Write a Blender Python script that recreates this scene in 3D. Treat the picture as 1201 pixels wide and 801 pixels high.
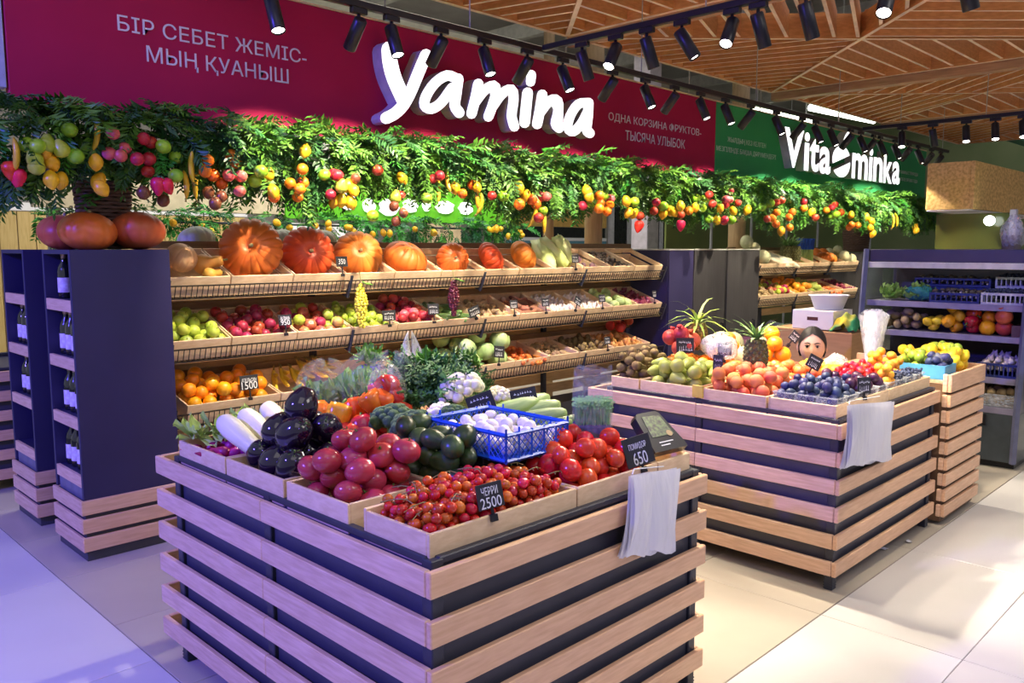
import bpy, bmesh, math, random
import numpy as np
from mathutils import Vector, Matrix, Euler

for _o in list(bpy.data.objects):
    bpy.data.objects.remove(_o)
SC = bpy.context.scene
COL = SC.collection
PI = math.pi

# ------------------------------------------------------------------ camera
YAW, PITCH = math.radians(44.75), math.radians(6.45)
cam_d = bpy.data.cameras.new('camera')
cam_d.sensor_width = 36.0
cam_d.lens = 967.3 / 1201.0 * 36.0
cam_d.clip_start = 0.05
cam_d.clip_end = 200
cam = bpy.data.objects.new('camera', cam_d)
COL.objects.link(cam)
_fh = Vector((math.cos(YAW), math.sin(YAW), 0))
_rt = Vector((math.sin(YAW), -math.cos(YAW), 0))
_fw = _fh * math.cos(PITCH) - Vector((0, 0, 1)) * math.sin(PITCH)
_up = _fh * math.sin(PITCH) + Vector((0, 0, 1)) * math.cos(PITCH)
cam.matrix_world = Matrix(((_rt.x, _up.x, -_fw.x, 0), (_rt.y, _up.y, -_fw.y, 0), (_rt.z, _up.z, -_fw.z, 1.55), (0, 0, 0, 1)))
SC.camera = cam

# ------------------------------------------------------------------ world and large lights
SC.view_settings.view_transform = 'Standard'
SC.view_settings.look = 'None'
SC.view_settings.gamma = 1.0
SC.view_settings.exposure = 0.0
SC.view_settings.use_curve_mapping = False
W = bpy.data.worlds.new('hall_ambient')
SC.world = W
W.use_nodes = True
W.node_tree.nodes['Background'].inputs[0].default_value = (0.86, 0.88, 1.0, 1)
W.node_tree.nodes['Background'].inputs[1].default_value = 0.43

def look(o, target):
    o.rotation_euler = (Vector(target) - o.location).to_track_quat('-Z', 'Y').to_euler()

def area_light(name, loc, target, energy, color, sx, sy):
    d = bpy.data.lights.new(name, 'AREA')
    d.energy = energy; d.color = color; d.shape = 'RECTANGLE'; d.size = sx; d.size_y = sy
    o = bpy.data.objects.new(name, d); COL.objects.link(o)
    o.location = loc; look(o, target)
    return o

def spot_light(name, loc, target, energy, color, deg, blend=.5, radius=.03):
    d = bpy.data.lights.new(name, 'SPOT')
    d.energy = energy; d.color = color; d.spot_size = math.radians(deg); d.spot_blend = blend; d.shadow_soft_size = radius
    o = bpy.data.objects.new(name, d); COL.objects.link(o)
    o.location = loc; look(o, target)
    return o

# violet stage wash from the neighbouring stall on the left, hall lamps over the aisle behind the camera, plus an added table fill
spot_light('violet_wash_light', (-2.9, 3.1, 3.4), (0.9, 3.4, 0.4), 1500, (0.10, 0.065, 1.0), 80, .6, .10)
spot_light('violet_wash_light', (0.2, -1.6, 3.4), (2.2, 1.6, 0.6), 70, (0.30, 0.16, 1.0), 70, .7, .10)
area_light('hall_lamp_light', (0.2, 0.2, 4.3), (1.8, 1.4, 0), 22, (1.0, .93, .9), 2.4, 2.4)
area_light('hall_lamp_light', (5.0, -0.6, 4.3), (4.6, 0.8, 0), 16, (1.0, .96, .9), 3.0, 1.5)
area_light('hall_lamp_light', (3.4, -1.6, 4.3), (1.9, 1.5, .4), 46, (1.0, .92, .86), 1.6, 1.6)  # added fill, brightens the right face of the front table
area_light('hall_lamp_light', (6.5, 7.6, 4.0), (6.5, 9.0, 0), 150, (1.0, .96, .88), 8.0, 1.5)

# ------------------------------------------------------------------ materials
MATS = {}
def M(name, col, rough=.5, metal=0., col2=None, scale=12., stretch=(1, 1, 1), detail=3., lo=.35, hi=.65, bump=0., bscale=None,
      spec=.5, emit=None, es=0., trans=0., ior=1.45, alpha=1., sss=0., rnd=0., coat=0., hue=0., sheen=0.):
    if name in MATS:
        return MATS[name]
    m = bpy.data.materials.new(name); m.use_nodes = True
    nt = m.node_tree; N = nt.nodes; L = nt.links
    b = N['Principled BSDF']
    b.inputs['Roughness'].default_value = rough
    b.inputs['Metallic'].default_value = metal
    b.inputs['Specular IOR Level'].default_value = spec
    b.inputs['IOR'].default_value = ior
    b.inputs['Transmission Weight'].default_value = trans
    b.inputs['Alpha'].default_value = alpha
    b.inputs['Coat Weight'].default_value = coat
    b.inputs['Coat Roughness'].default_value = .12
    if sss:
        b.inputs['Subsurface Weight'].default_value = sss
        b.inputs['Subsurface Radius'].default_value = (.02, .012, .008)
        b.inputs['Subsurface Scale'].default_value = .3
    if emit:
        b.inputs['Emission Color'].default_value = (*emit, 1)
        b.inputs['Emission Strength'].default_value = es
    tc = N.new('ShaderNodeTexCoord'); mp = N.new('ShaderNodeMapping'); mp.inputs['Scale'].default_value = stretch
    L.new(tc.outputs['Object'], mp.inputs['Vector'])
    nz = N.new('ShaderNodeTexNoise'); nz.inputs['Scale'].default_value = scale; nz.inputs['Detail'].default_value = detail
    L.new(mp.outputs['Vector'], nz.inputs['Vector'])
    c2 = col2 or tuple(c * .8 for c in col)
    rp = N.new('ShaderNodeMapRange'); rp.inputs['From Min'].default_value = lo; rp.inputs['From Max'].default_value = hi
    L.new(nz.outputs['Fac'], rp.inputs['Value'])
    mx = N.new('ShaderNodeMix'); mx.data_type = 'RGBA'
    mx.inputs['A'].default_value = (*c2, 1); mx.inputs['B'].default_value = (*col, 1)
    L.new(rp.outputs['Result'], mx.inputs['Factor'])
    out = mx.outputs['Result']
    if rnd or hue:
        oi = N.new('ShaderNodeObjectInfo'); hs = N.new('ShaderNodeHueSaturation')
        r1 = N.new('ShaderNodeMapRange'); r1.inputs['To Min'].default_value = 1 - rnd; r1.inputs['To Max'].default_value = 1 + rnd
        L.new(oi.outputs['Random'], r1.inputs['Value']); L.new(r1.outputs['Result'], hs.inputs['Value'])
        ml = N.new('ShaderNodeMath'); ml.operation = 'MULTIPLY'; ml.inputs[1].default_value = 7.31
        fr = N.new('ShaderNodeMath'); fr.operation = 'FRACT'
        L.new(oi.outputs['Random'], ml.inputs[0]); L.new(ml.outputs[0], fr.inputs[0])
        r2 = N.new('ShaderNodeMapRange'); r2.inputs['To Min'].default_value = .5 - hue; r2.inputs['To Max'].default_value = .5 + hue
        L.new(fr.outputs[0], r2.inputs['Value']); L.new(r2.outputs['Result'], hs.inputs['Hue'])
        L.new(out, hs.inputs['Color']); out = hs.outputs['Color']
    L.new(out, b.inputs['Base Color'])
    if bump:
        bp = N.new('ShaderNodeBump'); bp.inputs['Strength'].default_value = bump; bp.inputs['Distance'].default_value = .004
        if bscale:
            n2 = N.new('ShaderNodeTexNoise'); n2.inputs['Scale'].default_value = bscale; n2.inputs['Detail'].default_value = 2
            L.new(mp.outputs['Vector'], n2.inputs['Vector']); L.new(n2.outputs['Fac'], bp.inputs['Height'])
        else:
            L.new(nz.outputs['Fac'], bp.inputs['Height'])
        L.new(bp.outputs['Normal'], b.inputs['Normal'])
    MATS[name] = m
    return m

WOOD = M('birch_slat_x', (.76, .48, .30), .48, col2=(.66, .39, .23), scale=6, stretch=(1.5, 14, 14), rnd=.06, bump=.05)
WOODY = M('birch_slat_y', (.74, .50, .34), .48, col2=(.62, .39, .25), scale=6, stretch=(14, 1.5, 14), rnd=.06, bump=.05)
CRATE = M('poplar_crate', (.78, .58, .36), .6, col2=(.68, .48, .28), scale=7, stretch=(3, 3, 10), rnd=.08, bump=.06)
PLY = M('shelf_plywood', (.70, .50, .25), .55, col2=(.58, .40, .18), scale=6, stretch=(1.2, 10, 10), rnd=.05)
DARK = M('charcoal_metal', (.030, .034, .052), .45, col2=(.024, .028, .044), scale=30)
DARKB = M('charcoal_board', (.055, .058, .080), .5, col2=(.048, .050, .070), scale=9)
GREYB = M('graphite_laminate', (.050, .048, .050), .5, col2=(.040, .038, .040), scale=4, stretch=(6, 6, 1))
NAVY = M('navy_laminate', (.026, .022, .075), .5, col2=(.021, .018, .064), scale=3)
BLACK = M('black_plastic', (.012, .012, .016), .4)
WHITEP = M('white_plastic', (.82, .82, .84), .4, col2=(.76, .76, .79), scale=5)
STEM = M('dry_stem', (.30, .22, .08), .8, col2=(.18, .20, .06), scale=40)
LEAF = M('leaf_green', (.075, .22, .035), .5, col2=(.035, .12, .02), scale=9, rnd=.3, hue=.02)
CHALK = M('chalk_white', (.85, .85, .85), .8)

# ------------------------------------------------------------------ mesh builder
class MB:
    def __init__(s):
        s.v = []; s.f = []; s.mi = []
    def add(s, vs, fs, mi=0, mat=None):
        k = len(s.v)
        if mat is not None:
            vs = [mat @ Vector(p) for p in vs]
        s.v.extend([tuple(p) for p in vs])
        for f in fs:
            s.f.append(tuple(i + k for i in f)); s.mi.append(mi)
        return s
    def box(s, x0, x1, y0, y1, z0, z1, mi=0, mat=None):
        vs = [(x0, y0, z0), (x1, y0, z0), (x1, y1, z0), (x0, y1, z0), (x0, y0, z1), (x1, y0, z1), (x1, y1, z1), (x0, y1, z1)]
        return s.add(vs, [(3, 2, 1, 0), (4, 5, 6, 7), (0, 1, 5, 4), (1, 2, 6, 5), (2, 3, 7, 6), (3, 0, 4, 7)], mi, mat)
    def cbox(s, x0, x1, y0, y1, z0, z1, c=.003, mi=0, mat=None):
        # box with chamfered edges
        X, Y, Z = (x0, x1), (y0, y1), (z0, z1)
        vs = []; idx = {}
        for a in (0, 1):
            for b in (0, 1):
                for d in (0, 1):
                    sx, sy, sz = (1 - 2 * a) * c, (1 - 2 * b) * c, (1 - 2 * d) * c
                    for ax in range(3):
                        p = [X[a] + sx, Y[b] + sy, Z[d] + sz]
                        p[ax] = (X[a], Y[b], Z[d])[ax]
                        idx[(a, b, d, ax)] = len(vs); vs.append(tuple(p))
        fs = []
        for ax in range(3):
            o = [i for i in range(3) if i != ax]
            for sd in (0, 1):
                q = []
                for u, w in ((0, 0), (1, 0), (1, 1), (0, 1)):
                    k = [0, 0, 0]; k[ax] = sd; k[o[0]] = u; k[o[1]] = w
                    q.append(idx[(*k, ax)])
                fs.append(tuple(q))
        for ax in range(3):
            o = [i for i in range(3) if i != ax]
            for u in (0, 1):
                for w in (0, 1):
                    k0 = [0, 0, 0]; k0[o[0]] = u; k0[o[1]] = w
                    k1 = list(k0); k1[ax] = 1
                    fs.append((idx[(*k0, o[0])], idx[(*k1, o[0])], idx[(*k1, o[1])], idx[(*k0, o[1])]))
        for a in (0, 1):
            for b in (0, 1):
                for d in (0, 1):
                    fs.append(tuple(idx[(a, b, d, ax)] for ax in range(3)))
        return s.add(vs, fs, mi, mat)
    def tube(s, pts, r, n=6, mi=0, mat=None, cap=True):
        pts = [Vector(p) for p in pts]
        rr = r if isinstance(r, (list, tuple)) else [r] * len(pts)
        vs = []; fs = []
        ref = None
        for i, p in enumerate(pts):
            a = pts[max(i - 1, 0)]; b = pts[min(i + 1, len(pts) - 1)]
            t = (b - a).normalized()
            if ref is None:
                ref = Vector((0, 0, 1)) if abs(t.z) < .9 else Vector((1, 0, 0))
            u = (ref - t * ref.dot(t)).normalized(); ref = u
            w = t.cross(u)
            for k in range(n):
                an = 2 * PI * k / n
                vs.append(p + (u * math.cos(an) + w * math.sin(an)) * rr[i])
        for i in range(len(pts) - 1):
            for k in range(n):
                k2 = (k + 1) % n
                fs.append((i * n + k, i * n + k2, (i + 1) * n + k2, (i + 1) * n + k))
        if cap:
            fs.append(tuple(range(n))[::-1]); fs.append(tuple((len(pts) - 1) * n + k for k in range(n)))
        return s.add(vs, fs, mi, mat)
    def rev(s, prof, n=14, fn=None, mi=0, mat=None):
        # prof: (r, z) from bottom to top; poles closed when r == 0.  fn(angle, t) multiplies the radius
        vs = []; fs = []; rows = []
        m = len(prof)
        for i, (r, z) in enumerate(prof):
            if r < 1e-6:
                rows.append([len(vs)]); vs.append((0, 0, z))
            else:
                row = []
                for k in range(n):
                    an = 2 * PI * k / n
                    q = r * (fn(an, i / (m - 1)) if fn else 1)
                    row.append(len(vs)); vs.append((q * math.cos(an), q * math.sin(an), z))
                rows.append(row)
        for a, b in zip(rows[:-1], rows[1:]):
            for k in range(n):
                k2 = (k + 1) % n
                if len(a) == 1 and len(b) == 1:
                    continue
                if len(a) == 1: fs.append((a[0], b[k2], b[k]))
                elif len(b) == 1: fs.append((a[k], a[k2], b[0]))
                else: fs.append((a[k], a[k2], b[k2], b[k]))
        if len(rows[0]) > 1: fs.append(tuple(rows[0])[::-1])
        if len(rows[-1]) > 1: fs.append(tuple(rows[-1]))
        return s.add(vs, fs, mi, mat)
    def prism(s, poly, d0, d1, mi=0, mat=None):
        # 2D polygon (u, v) extruded along local z between d0 and d1
        n = len(poly)
        vs = [(x, y, d0) for x, y in poly] + [(x, y, d1) for x, y in poly]
        fs = [tuple(range(n))[::-1], tuple(range(n, 2 * n))] + [(i, (i + 1) % n, n + (i + 1) % n, n + i) for i in range(n)]
        return s.add(vs, fs, mi, mat)
    def mesh(s, name, mats, smooth=False, off=None):
        me = bpy.data.meshes.new(name)
        vs = s.v if off is None else [(x - off[0], y - off[1], z - off[2]) for x, y, z in s.v]
        me.from_pydata(vs, [], s.f)
        for m in (mats if isinstance(mats, (list, tuple)) else [mats]):
            me.materials.append(m)
        if any(s.mi): me.polygons.foreach_set('material_index', s.mi)
        if smooth: me.polygons.foreach_set('use_smooth', [True] * len(s.f))
        me.update()
        return me

def tag(o, label=None, cat=None, group=None, kind=None):
    if label: o['label'] = label
    if cat: o['category'] = cat
    if group: o['group'] = group
    if kind: o['kind'] = kind
    return o

def link(name, data, parent=None, loc=(0, 0, 0), rot=None, scale=None):
    o = bpy.data.objects.new(name, data)
    COL.objects.link(o)
    o.location = loc
    if rot is not None: o.rotation_euler = rot
    if scale is not None: o.scale = scale if isinstance(scale, (tuple, list)) else (scale,) * 3
    if parent is not None: o.parent = parent
    return o

def thing(name, loc, label, cat, group=None, rot=None):
    o = link(name, None, None, loc, rot)
    o.empty_display_size = .05
    return tag(o, label, cat, group)

def wpart(name, mb, mats, parent, smooth=False, label=None, kind=None, base=None):
    """part built in world coordinates under a parent at base"""
    b = base if base is not None else parent.location
    o = link(name, mb.mesh(name, mats, smooth, b), parent)
    tag(o, label, kind=kind)
    return o

def wthing(name, mb, mats, base, label, cat, group=None, smooth=False):
    """a thing that is one mesh, built in world coordinates"""
    o = link(name, mb.mesh(name, mats, smooth, base), None, base)
    return tag(o, label, cat, group)

def dup(root, loc, rot=None, scale=None, label=None, group=None):
    r = root.copy(); COL.objects.link(r); r.location = loc
    if rot is not None: r.rotation_euler = rot
    if scale is not None: r.scale = scale if isinstance(scale, (tuple, list)) else (scale,) * 3
    if label: r['label'] = label
    if group: r['group'] = group
    for ch in root.children:
        c = ch.copy(); COL.objects.link(c); c.parent = r
        for g in ch.children:
            d = g.copy(); COL.objects.link(d); d.parent = c
    return r

def text_mesh(s, x_w, z_h, depth, bold=0.0):
    """flat lettering fitted to a width and height, lower left corner at the origin, in the XZ plane facing -Y"""
    cu = bpy.data.curves.new('lettering', 'FONT'); cu.body = s; cu.extrude = .5; cu.offset = bold; cu.resolution_u = 3
    o = bpy.data.objects.new('lettering', cu); COL.objects.link(o)
    dg = bpy.context.evaluated_depsgraph_get()
    me = bpy.data.meshes.new_from_object(o.evaluated_get(dg))
    bpy.data.objects.remove(o); bpy.data.curves.remove(cu)
    co = np.empty(len(me.vertices) * 3); me.vertices.foreach_get('co', co); co = co.reshape(-1, 3)
    lo = co.min(0); hi = co.max(0)
    u = (co[:, 0] - lo[0]) / max(hi[0] - lo[0], 1e-6) * x_w
    w = (co[:, 1] - lo[1]) / max(hi[1] - lo[1], 1e-6) * z_h
    d = -(co[:, 2] - lo[2]) / max(hi[2] - lo[2], 1e-6) * depth
    out = np.stack([u, d, w], 1)
    me.vertices.foreach_set('co', out.ravel()); me.materials.clear(); me.update()
    return me

def lettering(name, s, parent, loc, w, h, depth, mat, rot=None, bold=0.0):
    me = text_mesh(s, w, h, depth, bold); me.materials.append(mat)
    return link(name, me, parent, loc, rot)
# ------------------------------------------------------------------ floor
random.seed(4)
FL_OUT = M('porcelain_tile_light', (.66, .64, .62), .32, col2=(.61, .59, .57), scale=1.6, detail=5, rnd=.03, bump=.01)
FL_IN = M('porcelain_tile_beige', (.50, .45, .37), .34, col2=(.44, .39, .32), scale=1.6, detail=5, rnd=.03, bump=.01)
GROUT = M('floor_grout', (.22, .20, .18), .8)
m = MB(); m.box(-8, 22, -8, 18, -.06, -.004)
floor = link('floor', m.mesh('floor', GROUT)); tag(floor, kind='structure')
def tiles(x0, y0, dx, dy, nx, ny, mat, x_lim=None, y_lim=None):
    g = .003
    mm = MB(); mm.cbox(0, dx - g, 0, dy - g, -.02, 0, .0015); me = mm.mesh('floor_tile', mat)
    for i in range(nx):
        for j in range(ny):
            link('floor_tile', me, floor, (x0 + i * dx, y0 + j * dy, 0))
tiles(1.156 - 4 * .55, -4.49, .55, 1.078, 4, 13, FL_OUT)
tiles(1.158, 1.432 - 6 * .552, 1.078, .552, 12, 6, FL_OUT)
tiles(1.158, 1.434, 1.078, .676, 9, 9, FL_IN)
FL_FAR = M('porcelain_far_floor', (.46, .42, .36), .4, scale=2)
m = MB(); m.box(10.9, 22, 1.44, 18, -.003, .0); m.box(1.16, 10.88, 7.53, 18, -.003, 0)
ff = link('far_floor', m.mesh('far_floor', FL_FAR), floor)

# ------------------------------------------------------------------ ceiling of timber fins
FIN = M('ceiling_fin_wood', (.70, .31, .10), .6, col2=(.58, .24, .07), scale=5, stretch=(3, 3, 12), rnd=.10)
FIN_LIT = M('ceiling_fin_edge', (.90, .68, .50), .6, scale=6)  # light on the bottom edges put into a paler wood colour
ZC, FH, FT = 3.20, .20, .026
ceil = link('ceiling', None, None, (0, 0, ZC)); tag(ceil, kind='structure')
def clip_line(p, d, poly):
    t0, t1 = -1e9, 1e9
    n = len(poly)
    for i in range(n):
        a = poly[i]; b = poly[(i + 1) % n]
        ex, ey = b[0] - a[0], b[1] - a[1]
        nx, ny = -ey, ex
        num = nx * (a[0] - p[0]) + ny * (a[1] - p[1]); den = nx * d[0] + ny * d[1]
        if abs(den) < 1e-9:
            if num > 0: return None
            continue
        t = num / den
        if den > 0: t0 = max(t0, t)
        else: t1 = min(t1, t)
    return (t0, t1) if t1 - t0 > .05 else None
FINMESH = {}
def fin(ax, ay, bx, by, h=FH, t=FT, name='ceiling_fin', dz=0):
    L = math.hypot(bx - ax, by - ay); key = (round(L, 2), h, t)
    if key not in FINMESH:
        mm = MB(); mm.box(-L / 2, L / 2, -t / 2, t / 2, 0, h)
        mm.mi = [1 if i == 0 else 0 for i in range(6)]
        FINMESH[key] = mm.mesh('ceiling_fin', [FIN, FIN_LIT])
    link(name, FINMESH[key], ceil, ((ax + bx) / 2, (ay + by) / 2, dz), (0, 0, math.atan2(by - ay, bx - ax)))
def fan(poly, ang, sp):
    a = math.radians(ang); d = (math.cos(a), math.sin(a)); nrm = (-d[1], d[0])
    pr = [p[0] * nrm[0] + p[1] * nrm[1] for p in poly]
    area = sum(poly[i][0] * poly[(i + 1) % len(poly)][1] - poly[(i + 1) % len(poly)][0] * poly[i][1] for i in range(len(poly)))
    if area < 0: poly = poly[::-1]
    s0 = math.ceil(min(pr) / sp) * sp
    while s0 < max(pr) - .01:
        p = (nrm[0] * s0, nrm[1] * s0)
        r = clip_line(p, d, poly)
        if r: fin(p[0] + d[0] * r[0], p[1] + d[1] * r[0], p[0] + d[0] * r[1], p[1] + d[1] * r[1])
        s0 += sp
YE = 4.38; S = 3.19
for k, x0 in enumerate((1.95, 5.12, 8.52, 11.40)):
    x1 = (5.03, 8.33, 11.34, 14.5)[k]
    y0, y1 = YE - S, YE
    cx, cy = (x0 + x1) / 2, (y0 + y1) / 2
    A, B, C_, D = (x0, y0), (x1, y0), (x1, y1), (x0, y1); O = (cx, cy)
    fan([B, C_, O], 0, .20)                      # side by the beam
    fan([A, B, O], -45, .23)                      # near side
    fan([C_, D, O], (-75, -72, -128, -128)[k], .17)   # far edge side
    fan([D, A, O], (-75, 20, -135, -135)[k], .17)
    for p, q in ((A, C_), (D, B)): fin(*p, *q, h=.19, t=.035, name='ceiling_rib', dz=-.01)
    fin(x0, y1, x1, y1, h=.2, t=.04, name='ceiling_edge_board', dz=-.01)
    fin(x0, y0, x1, y0, h=.2, t=.04, name='ceiling_edge_board', dz=-.01)
    fin(x1, y0, x1, y1, h=.2, t=.04, name='ceiling_edge_board', dz=-.01)
    fin(x0, y0, x0, y1, h=.2, t=.04, name='ceiling_edge_board', dz=-.01)
BEAM = M('ceiling_beam_wood', (.50, .29, .17), .55, col2=(.40, .22, .12), scale=5, stretch=(12, 1, 12))
for x0, x1 in ((8.36, 8.49), (5.05, 5.10), (11.36, 11.39), (1.88, 1.93)):
    m = MB(); m.cbox(x0, x1, 1.0, 4.40, ZC - .085, ZC + .24, .004); wpart('ceiling_beam', m, BEAM, ceil)
# near field of the timber ceiling, towards the camera
for k, x0 in enumerate((5.12, 8.52)):
    x1 = (8.33, 11.34)[k]; y1 = YE - S - .05; y0 = y1 - 2.2
    fan([(x0, y0), (x1, y0), (x1, y1), (x0, y1)], -45 if k == 0 else 0, .2)

# hall roof far above, open services
ROOF = M('roof_sheet_grey', (.33, .32, .30), .8, scale=2)
m = MB(); m.box(0.5, 22, 4.3, 18, 5.2, 5.3); roof = link('hall_roof', m.mesh('hall_roof', ROOF)); tag(roof, kind='structure')
STEELR = M('roof_steel', (.42, .42, .38), .6)
for i in range(7):
    m = MB(); x = 1.5 + i * 2.6
    m.box(x, x + .12, 4.6, 18, 4.72, 4.95); wpart('roof_beam', m, STEELR, roof, base=(0, 0, 0))
for y in (5.4, 6.9, 8.6, 10.5):
    m = MB(); m.tube([(0.8, y, 4.45), (21, y, 4.45)], .06, 8); wpart('service_pipe', m, STEELR, roof, base=(0, 0, 0))
for y in (5.0, 6.2, 7.7):
    m = MB(); m.box(0.8, 21, y, y + .3, 4.15, 4.22); wpart('cable_tray', m, STEELR, roof, base=(0, 0, 0))

# far walls
WALLG = M('far_wall_plaster', (.42, .40, .37), .85, scale=2)
WALLGR = M('far_wall_green', (.20, .24, .12), .8, col2=(.15, .20, .09), scale=1.2)
m = MB(); m.box(-2, 22, 14.0, 14.2, 0, 5.2); w_ = link('wall_back', m.mesh('wall_back', WALLG)); tag(w_, kind='structure')
m = MB(); m.box(21.8, 22, -8, 14, 0, 5.2); w_ = link('wall_right', m.mesh('wall_right', WALLGR)); tag(w_, kind='structure')
# ------------------------------------------------------------------ slatted produce tables
PITCHZ, SLH = .1265, .067
def slat_table(name, x0, x1, y0, y1, left_split, label, top=.772, n=6):
    t = thing(name, (x0, y0, 0), label, 'produce table')
    def B(nm, mat, *a, c=.003, **k):
        m = MB(); m.cbox(*a, c=c); return wpart(nm, m, mat, t, **k)
    for i in range(n):
        z1 = top - PITCHZ * i; z0 = z1 - SLH
        ys = [y0 + .0215] + left_split + [y1]
        for a, b in zip(ys[:-1], ys[1:]):
            B('slat', WOODY, x0, x0 + .02, a + .001, b - .001, z0, z1)
        B('slat', WOOD, x0, x1, y0, y0 + .02, z0, z1)
        B('slat', WOODY, x1 - .02, x1, y0 + .0215, y1, z0, z1)
        B('slat', WOOD, x0 + .02, x1 - .02, y1 - .02, y1, z0, z1)
    zb = top - PITCHZ * (n - 1) - SLH + .02
    B('panel', DARKB, x0 + .036, x0 + .046, y0 + .05, y1 - .14, zb, top + .012)
    B('panel', DARKB, x0 + .05, x1 - .05, y0 + .034, y0 + .044, zb, top + .012)
    B('panel', DARKB, x1 - .046, x1 - .036, y0 + .05, y1 - .14, zb, top + .012)
    B('panel', DARKB, x0 + .05, x1 - .05, y1 - .15, y1 - .14, zb, top + .012)
    B('deck', DARKB, x0 + .05, x1 - .05, y0 + .05, y1 - .15, top - .03, top - .01)
    posts = [(x0 + .022, y0 + .022), (x1 - .062, y0 + .022), (x0 + .022, y1 - .16), (x1 - .062, y1 - .16)]
    for yy in left_split: posts.append((x0 + .022, yy - .02)); posts.append((x1 - .062, yy - .02))
    for px, py in posts:
        m = MB(); m.cbox(px, px + .04, py, py + .04, 0, top + .018, .003)
        for k in range(3): m.box(px - .001, px + .041, py - .001, py + .041, .005 + k * .012, .009 + k * .012)
        wpart('leg', m, DARK, t)
    for a in ((x0 + .024, x0 + .05, y0 + .05, y1 - .15), (x1 - .05, x1 - .024, y0 + .05, y1 - .15)):
        B('top_rail', DARK, *a, top + .002, top + .022)
    for a in ((x0 + .05, x1 - .05, y0 + .024, y0 + .05), (x0 + .05, x1 - .05, y1 - .16, y1 - .135)):
        B('top_rail', DARK, *a, top + .002, top + .022)
    return t
slat_table('slatted_produce_table', 1.214, 2.458, 1.480, 3.104, [2.305],
           'large slatted birch and charcoal produce table in the foreground heaped with tomatoes and aubergines')
slat_table('slatted_produce_table', 3.560, 4.850, 1.480, 2.930, [2.225],
           'slatted birch and charcoal produce table further back carrying peaches plums and pineapples')

# end counter beyond the second table, slats down to the floor
t = thing('slatted_counter', (4.87, 1.43, 0), 'narrow slatted wooden counter standing against the end of the second produce table', 'counter')
zt = .86
for k in range(9):
    z1 = zt - (0 if k == 0 else .115 + (k - 1) * .089); z0 = z1 - (.10 if k == 0 else .068)
    for nm, a in (('slat', (4.87, 5.49, 1.432, 1.452)), ('slat', (5.47, 5.49, 1.453, 2.2)), ('slat', (4.868, 4.888, 1.453, 1.478))):
        m = MB(); m.cbox(*a, max(z0, .01), z1, .003); wpart(nm, m, WOOD if a[1] - a[0] > .1 else WOODY, t)
m = MB(); m.box(4.89, 5.465, 1.457, 2.2, .02, zt - .06); wpart('body', m, M('counter_core_brown', (.16, .09, .05), .6), t)
m = MB(); m.cbox(4.89, 5.465, 1.46, 2.2, zt - .06, zt - .04, .003); wpart('deck', m, WOOD, t)

# ------------------------------------------------------------------ bottle cabinets on the left
GLASSD = M('dark_bottle_glass', (.012, .016, .014), .08, spec=.8, coat=.5)
LABW = M('bottle_paper_label', (.75, .72, .78), .7, col2=(.55, .40, .50), scale=30)
FOILG = M('bottle_foil', (.45, .32, .20), .35, metal=.6)
mb = MB(); mb.rev([(0, 0), (.030, 0), (.034, .006), (.034, .135), (.030, .158), (.014, .185), (.0125, .225), (.014, .228), (.014, .236), (0, .236)], 14)
BOT = mb.mesh('glass', GLASSD, True)
mb = MB(); mb.rev([(.0346, .03), (.0346, .105)], 14); mb.f = mb.f[:14]; mb.mi = mb.mi[:14]; BOTL = mb.mesh('paper_label', LABW, True)
mb = MB(); mb.rev([(.0132, .20), (.0148, .226), (.0148, .238), (0, .239)], 12); BOTC = mb.mesh('cap', FOILG, True)
def bottle(loc, label, group, sc=1.0):
    o = thing('glass_bottle', loc, label, 'bottle', group); o.scale = (sc,) * 3
    link('glass', BOT, o); link('paper_label', BOTL, o); link('cap', BOTC, o)
    return o
def bottle_cabinet(x0, x1, y0, y1, label, bl, spots):
    h = 1.543
    t = thing('bottle_cabinet', (x0, y0, 0), label, 'cabinet')
    def B(nm, mat, *a, c=.002):
        m = MB(); m.cbox(*a, c=c); return wpart(nm, m, mat, t)
    B('side_panel', NAVY, x0, x1, y0, y0 + .022, .31, h)
    B('side_panel', NAVY, x0, x1, y1 - .022, y1, .31, h)
    B('top_panel', NAVY, x0, x1, y0 + .022, y1 - .022, h - .022, h)
    B('back_panel', NAVY, x1 - .02, x1, y0 + .022, y1 - .022, .31, h - .022)
    zs = (1.295, 1.008, .715, .425)
    for z in zs:
        s = B('shelf', NAVY, x0 + .02, x1 - .02, y0 + .022, y1 - .022, z - .05, z)
        m = MB(); m.cbox(x0 + .001, x0 + .0195, y0 + .023, y1 - .023, z - .055, z + .002, .002)
        o = link('front_edging', m.mesh('front_edging', WOODY, False, t.location), s)
    B('kick_board', M('grey_blue_laminate', (.17, .17, .24), .5), x0 + .012, x0 + .024, y0 + .023, y1 - .023, .30, .37)
    for k in range(3):
        z1 = .312 - k * .093
        B('slat', WOOD, x0 - .018, x1 + .0, y0 - .018, y0 + .0, z1 - .072, z1, c=.003)
        B('slat', WOODY, x0 - .018, x0 - .001, y0 + .001, y1, z1 - .072, z1, c=.003)
    B('plinth', DARKB, x0 + .003, x1 - .003, y0 + .003, y1 - .003, 0, .30)
    for k, ys in enumerate(spots):
        for y in ys:
            bottle((x0 + .075, y, zs[k] + .001), bl.replace(' on the ', ' on the %s shelf of the ' % ('top', 'second', 'third', 'lowest')[k]).replace(' shelf cabinet', ' cabinet'), 'bottles on shelf %d of the %s cabinet' % (k + 1, 'nearer' if y0 < 5 else 'farther'), 1.0)
    return t
bottle_cabinet(1.32, 1.80, 4.28, 4.70, 'tall navy open shelf cabinet with bottles and three pumpkins on top', 'dark labelled bottle on the nearer navy shelf cabinet',
               [[4.61], [4.63, 4.545, 4.46], [4.62, 4.535, 4.45], [4.64, 4.56, 4.475, 4.39]])
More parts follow.
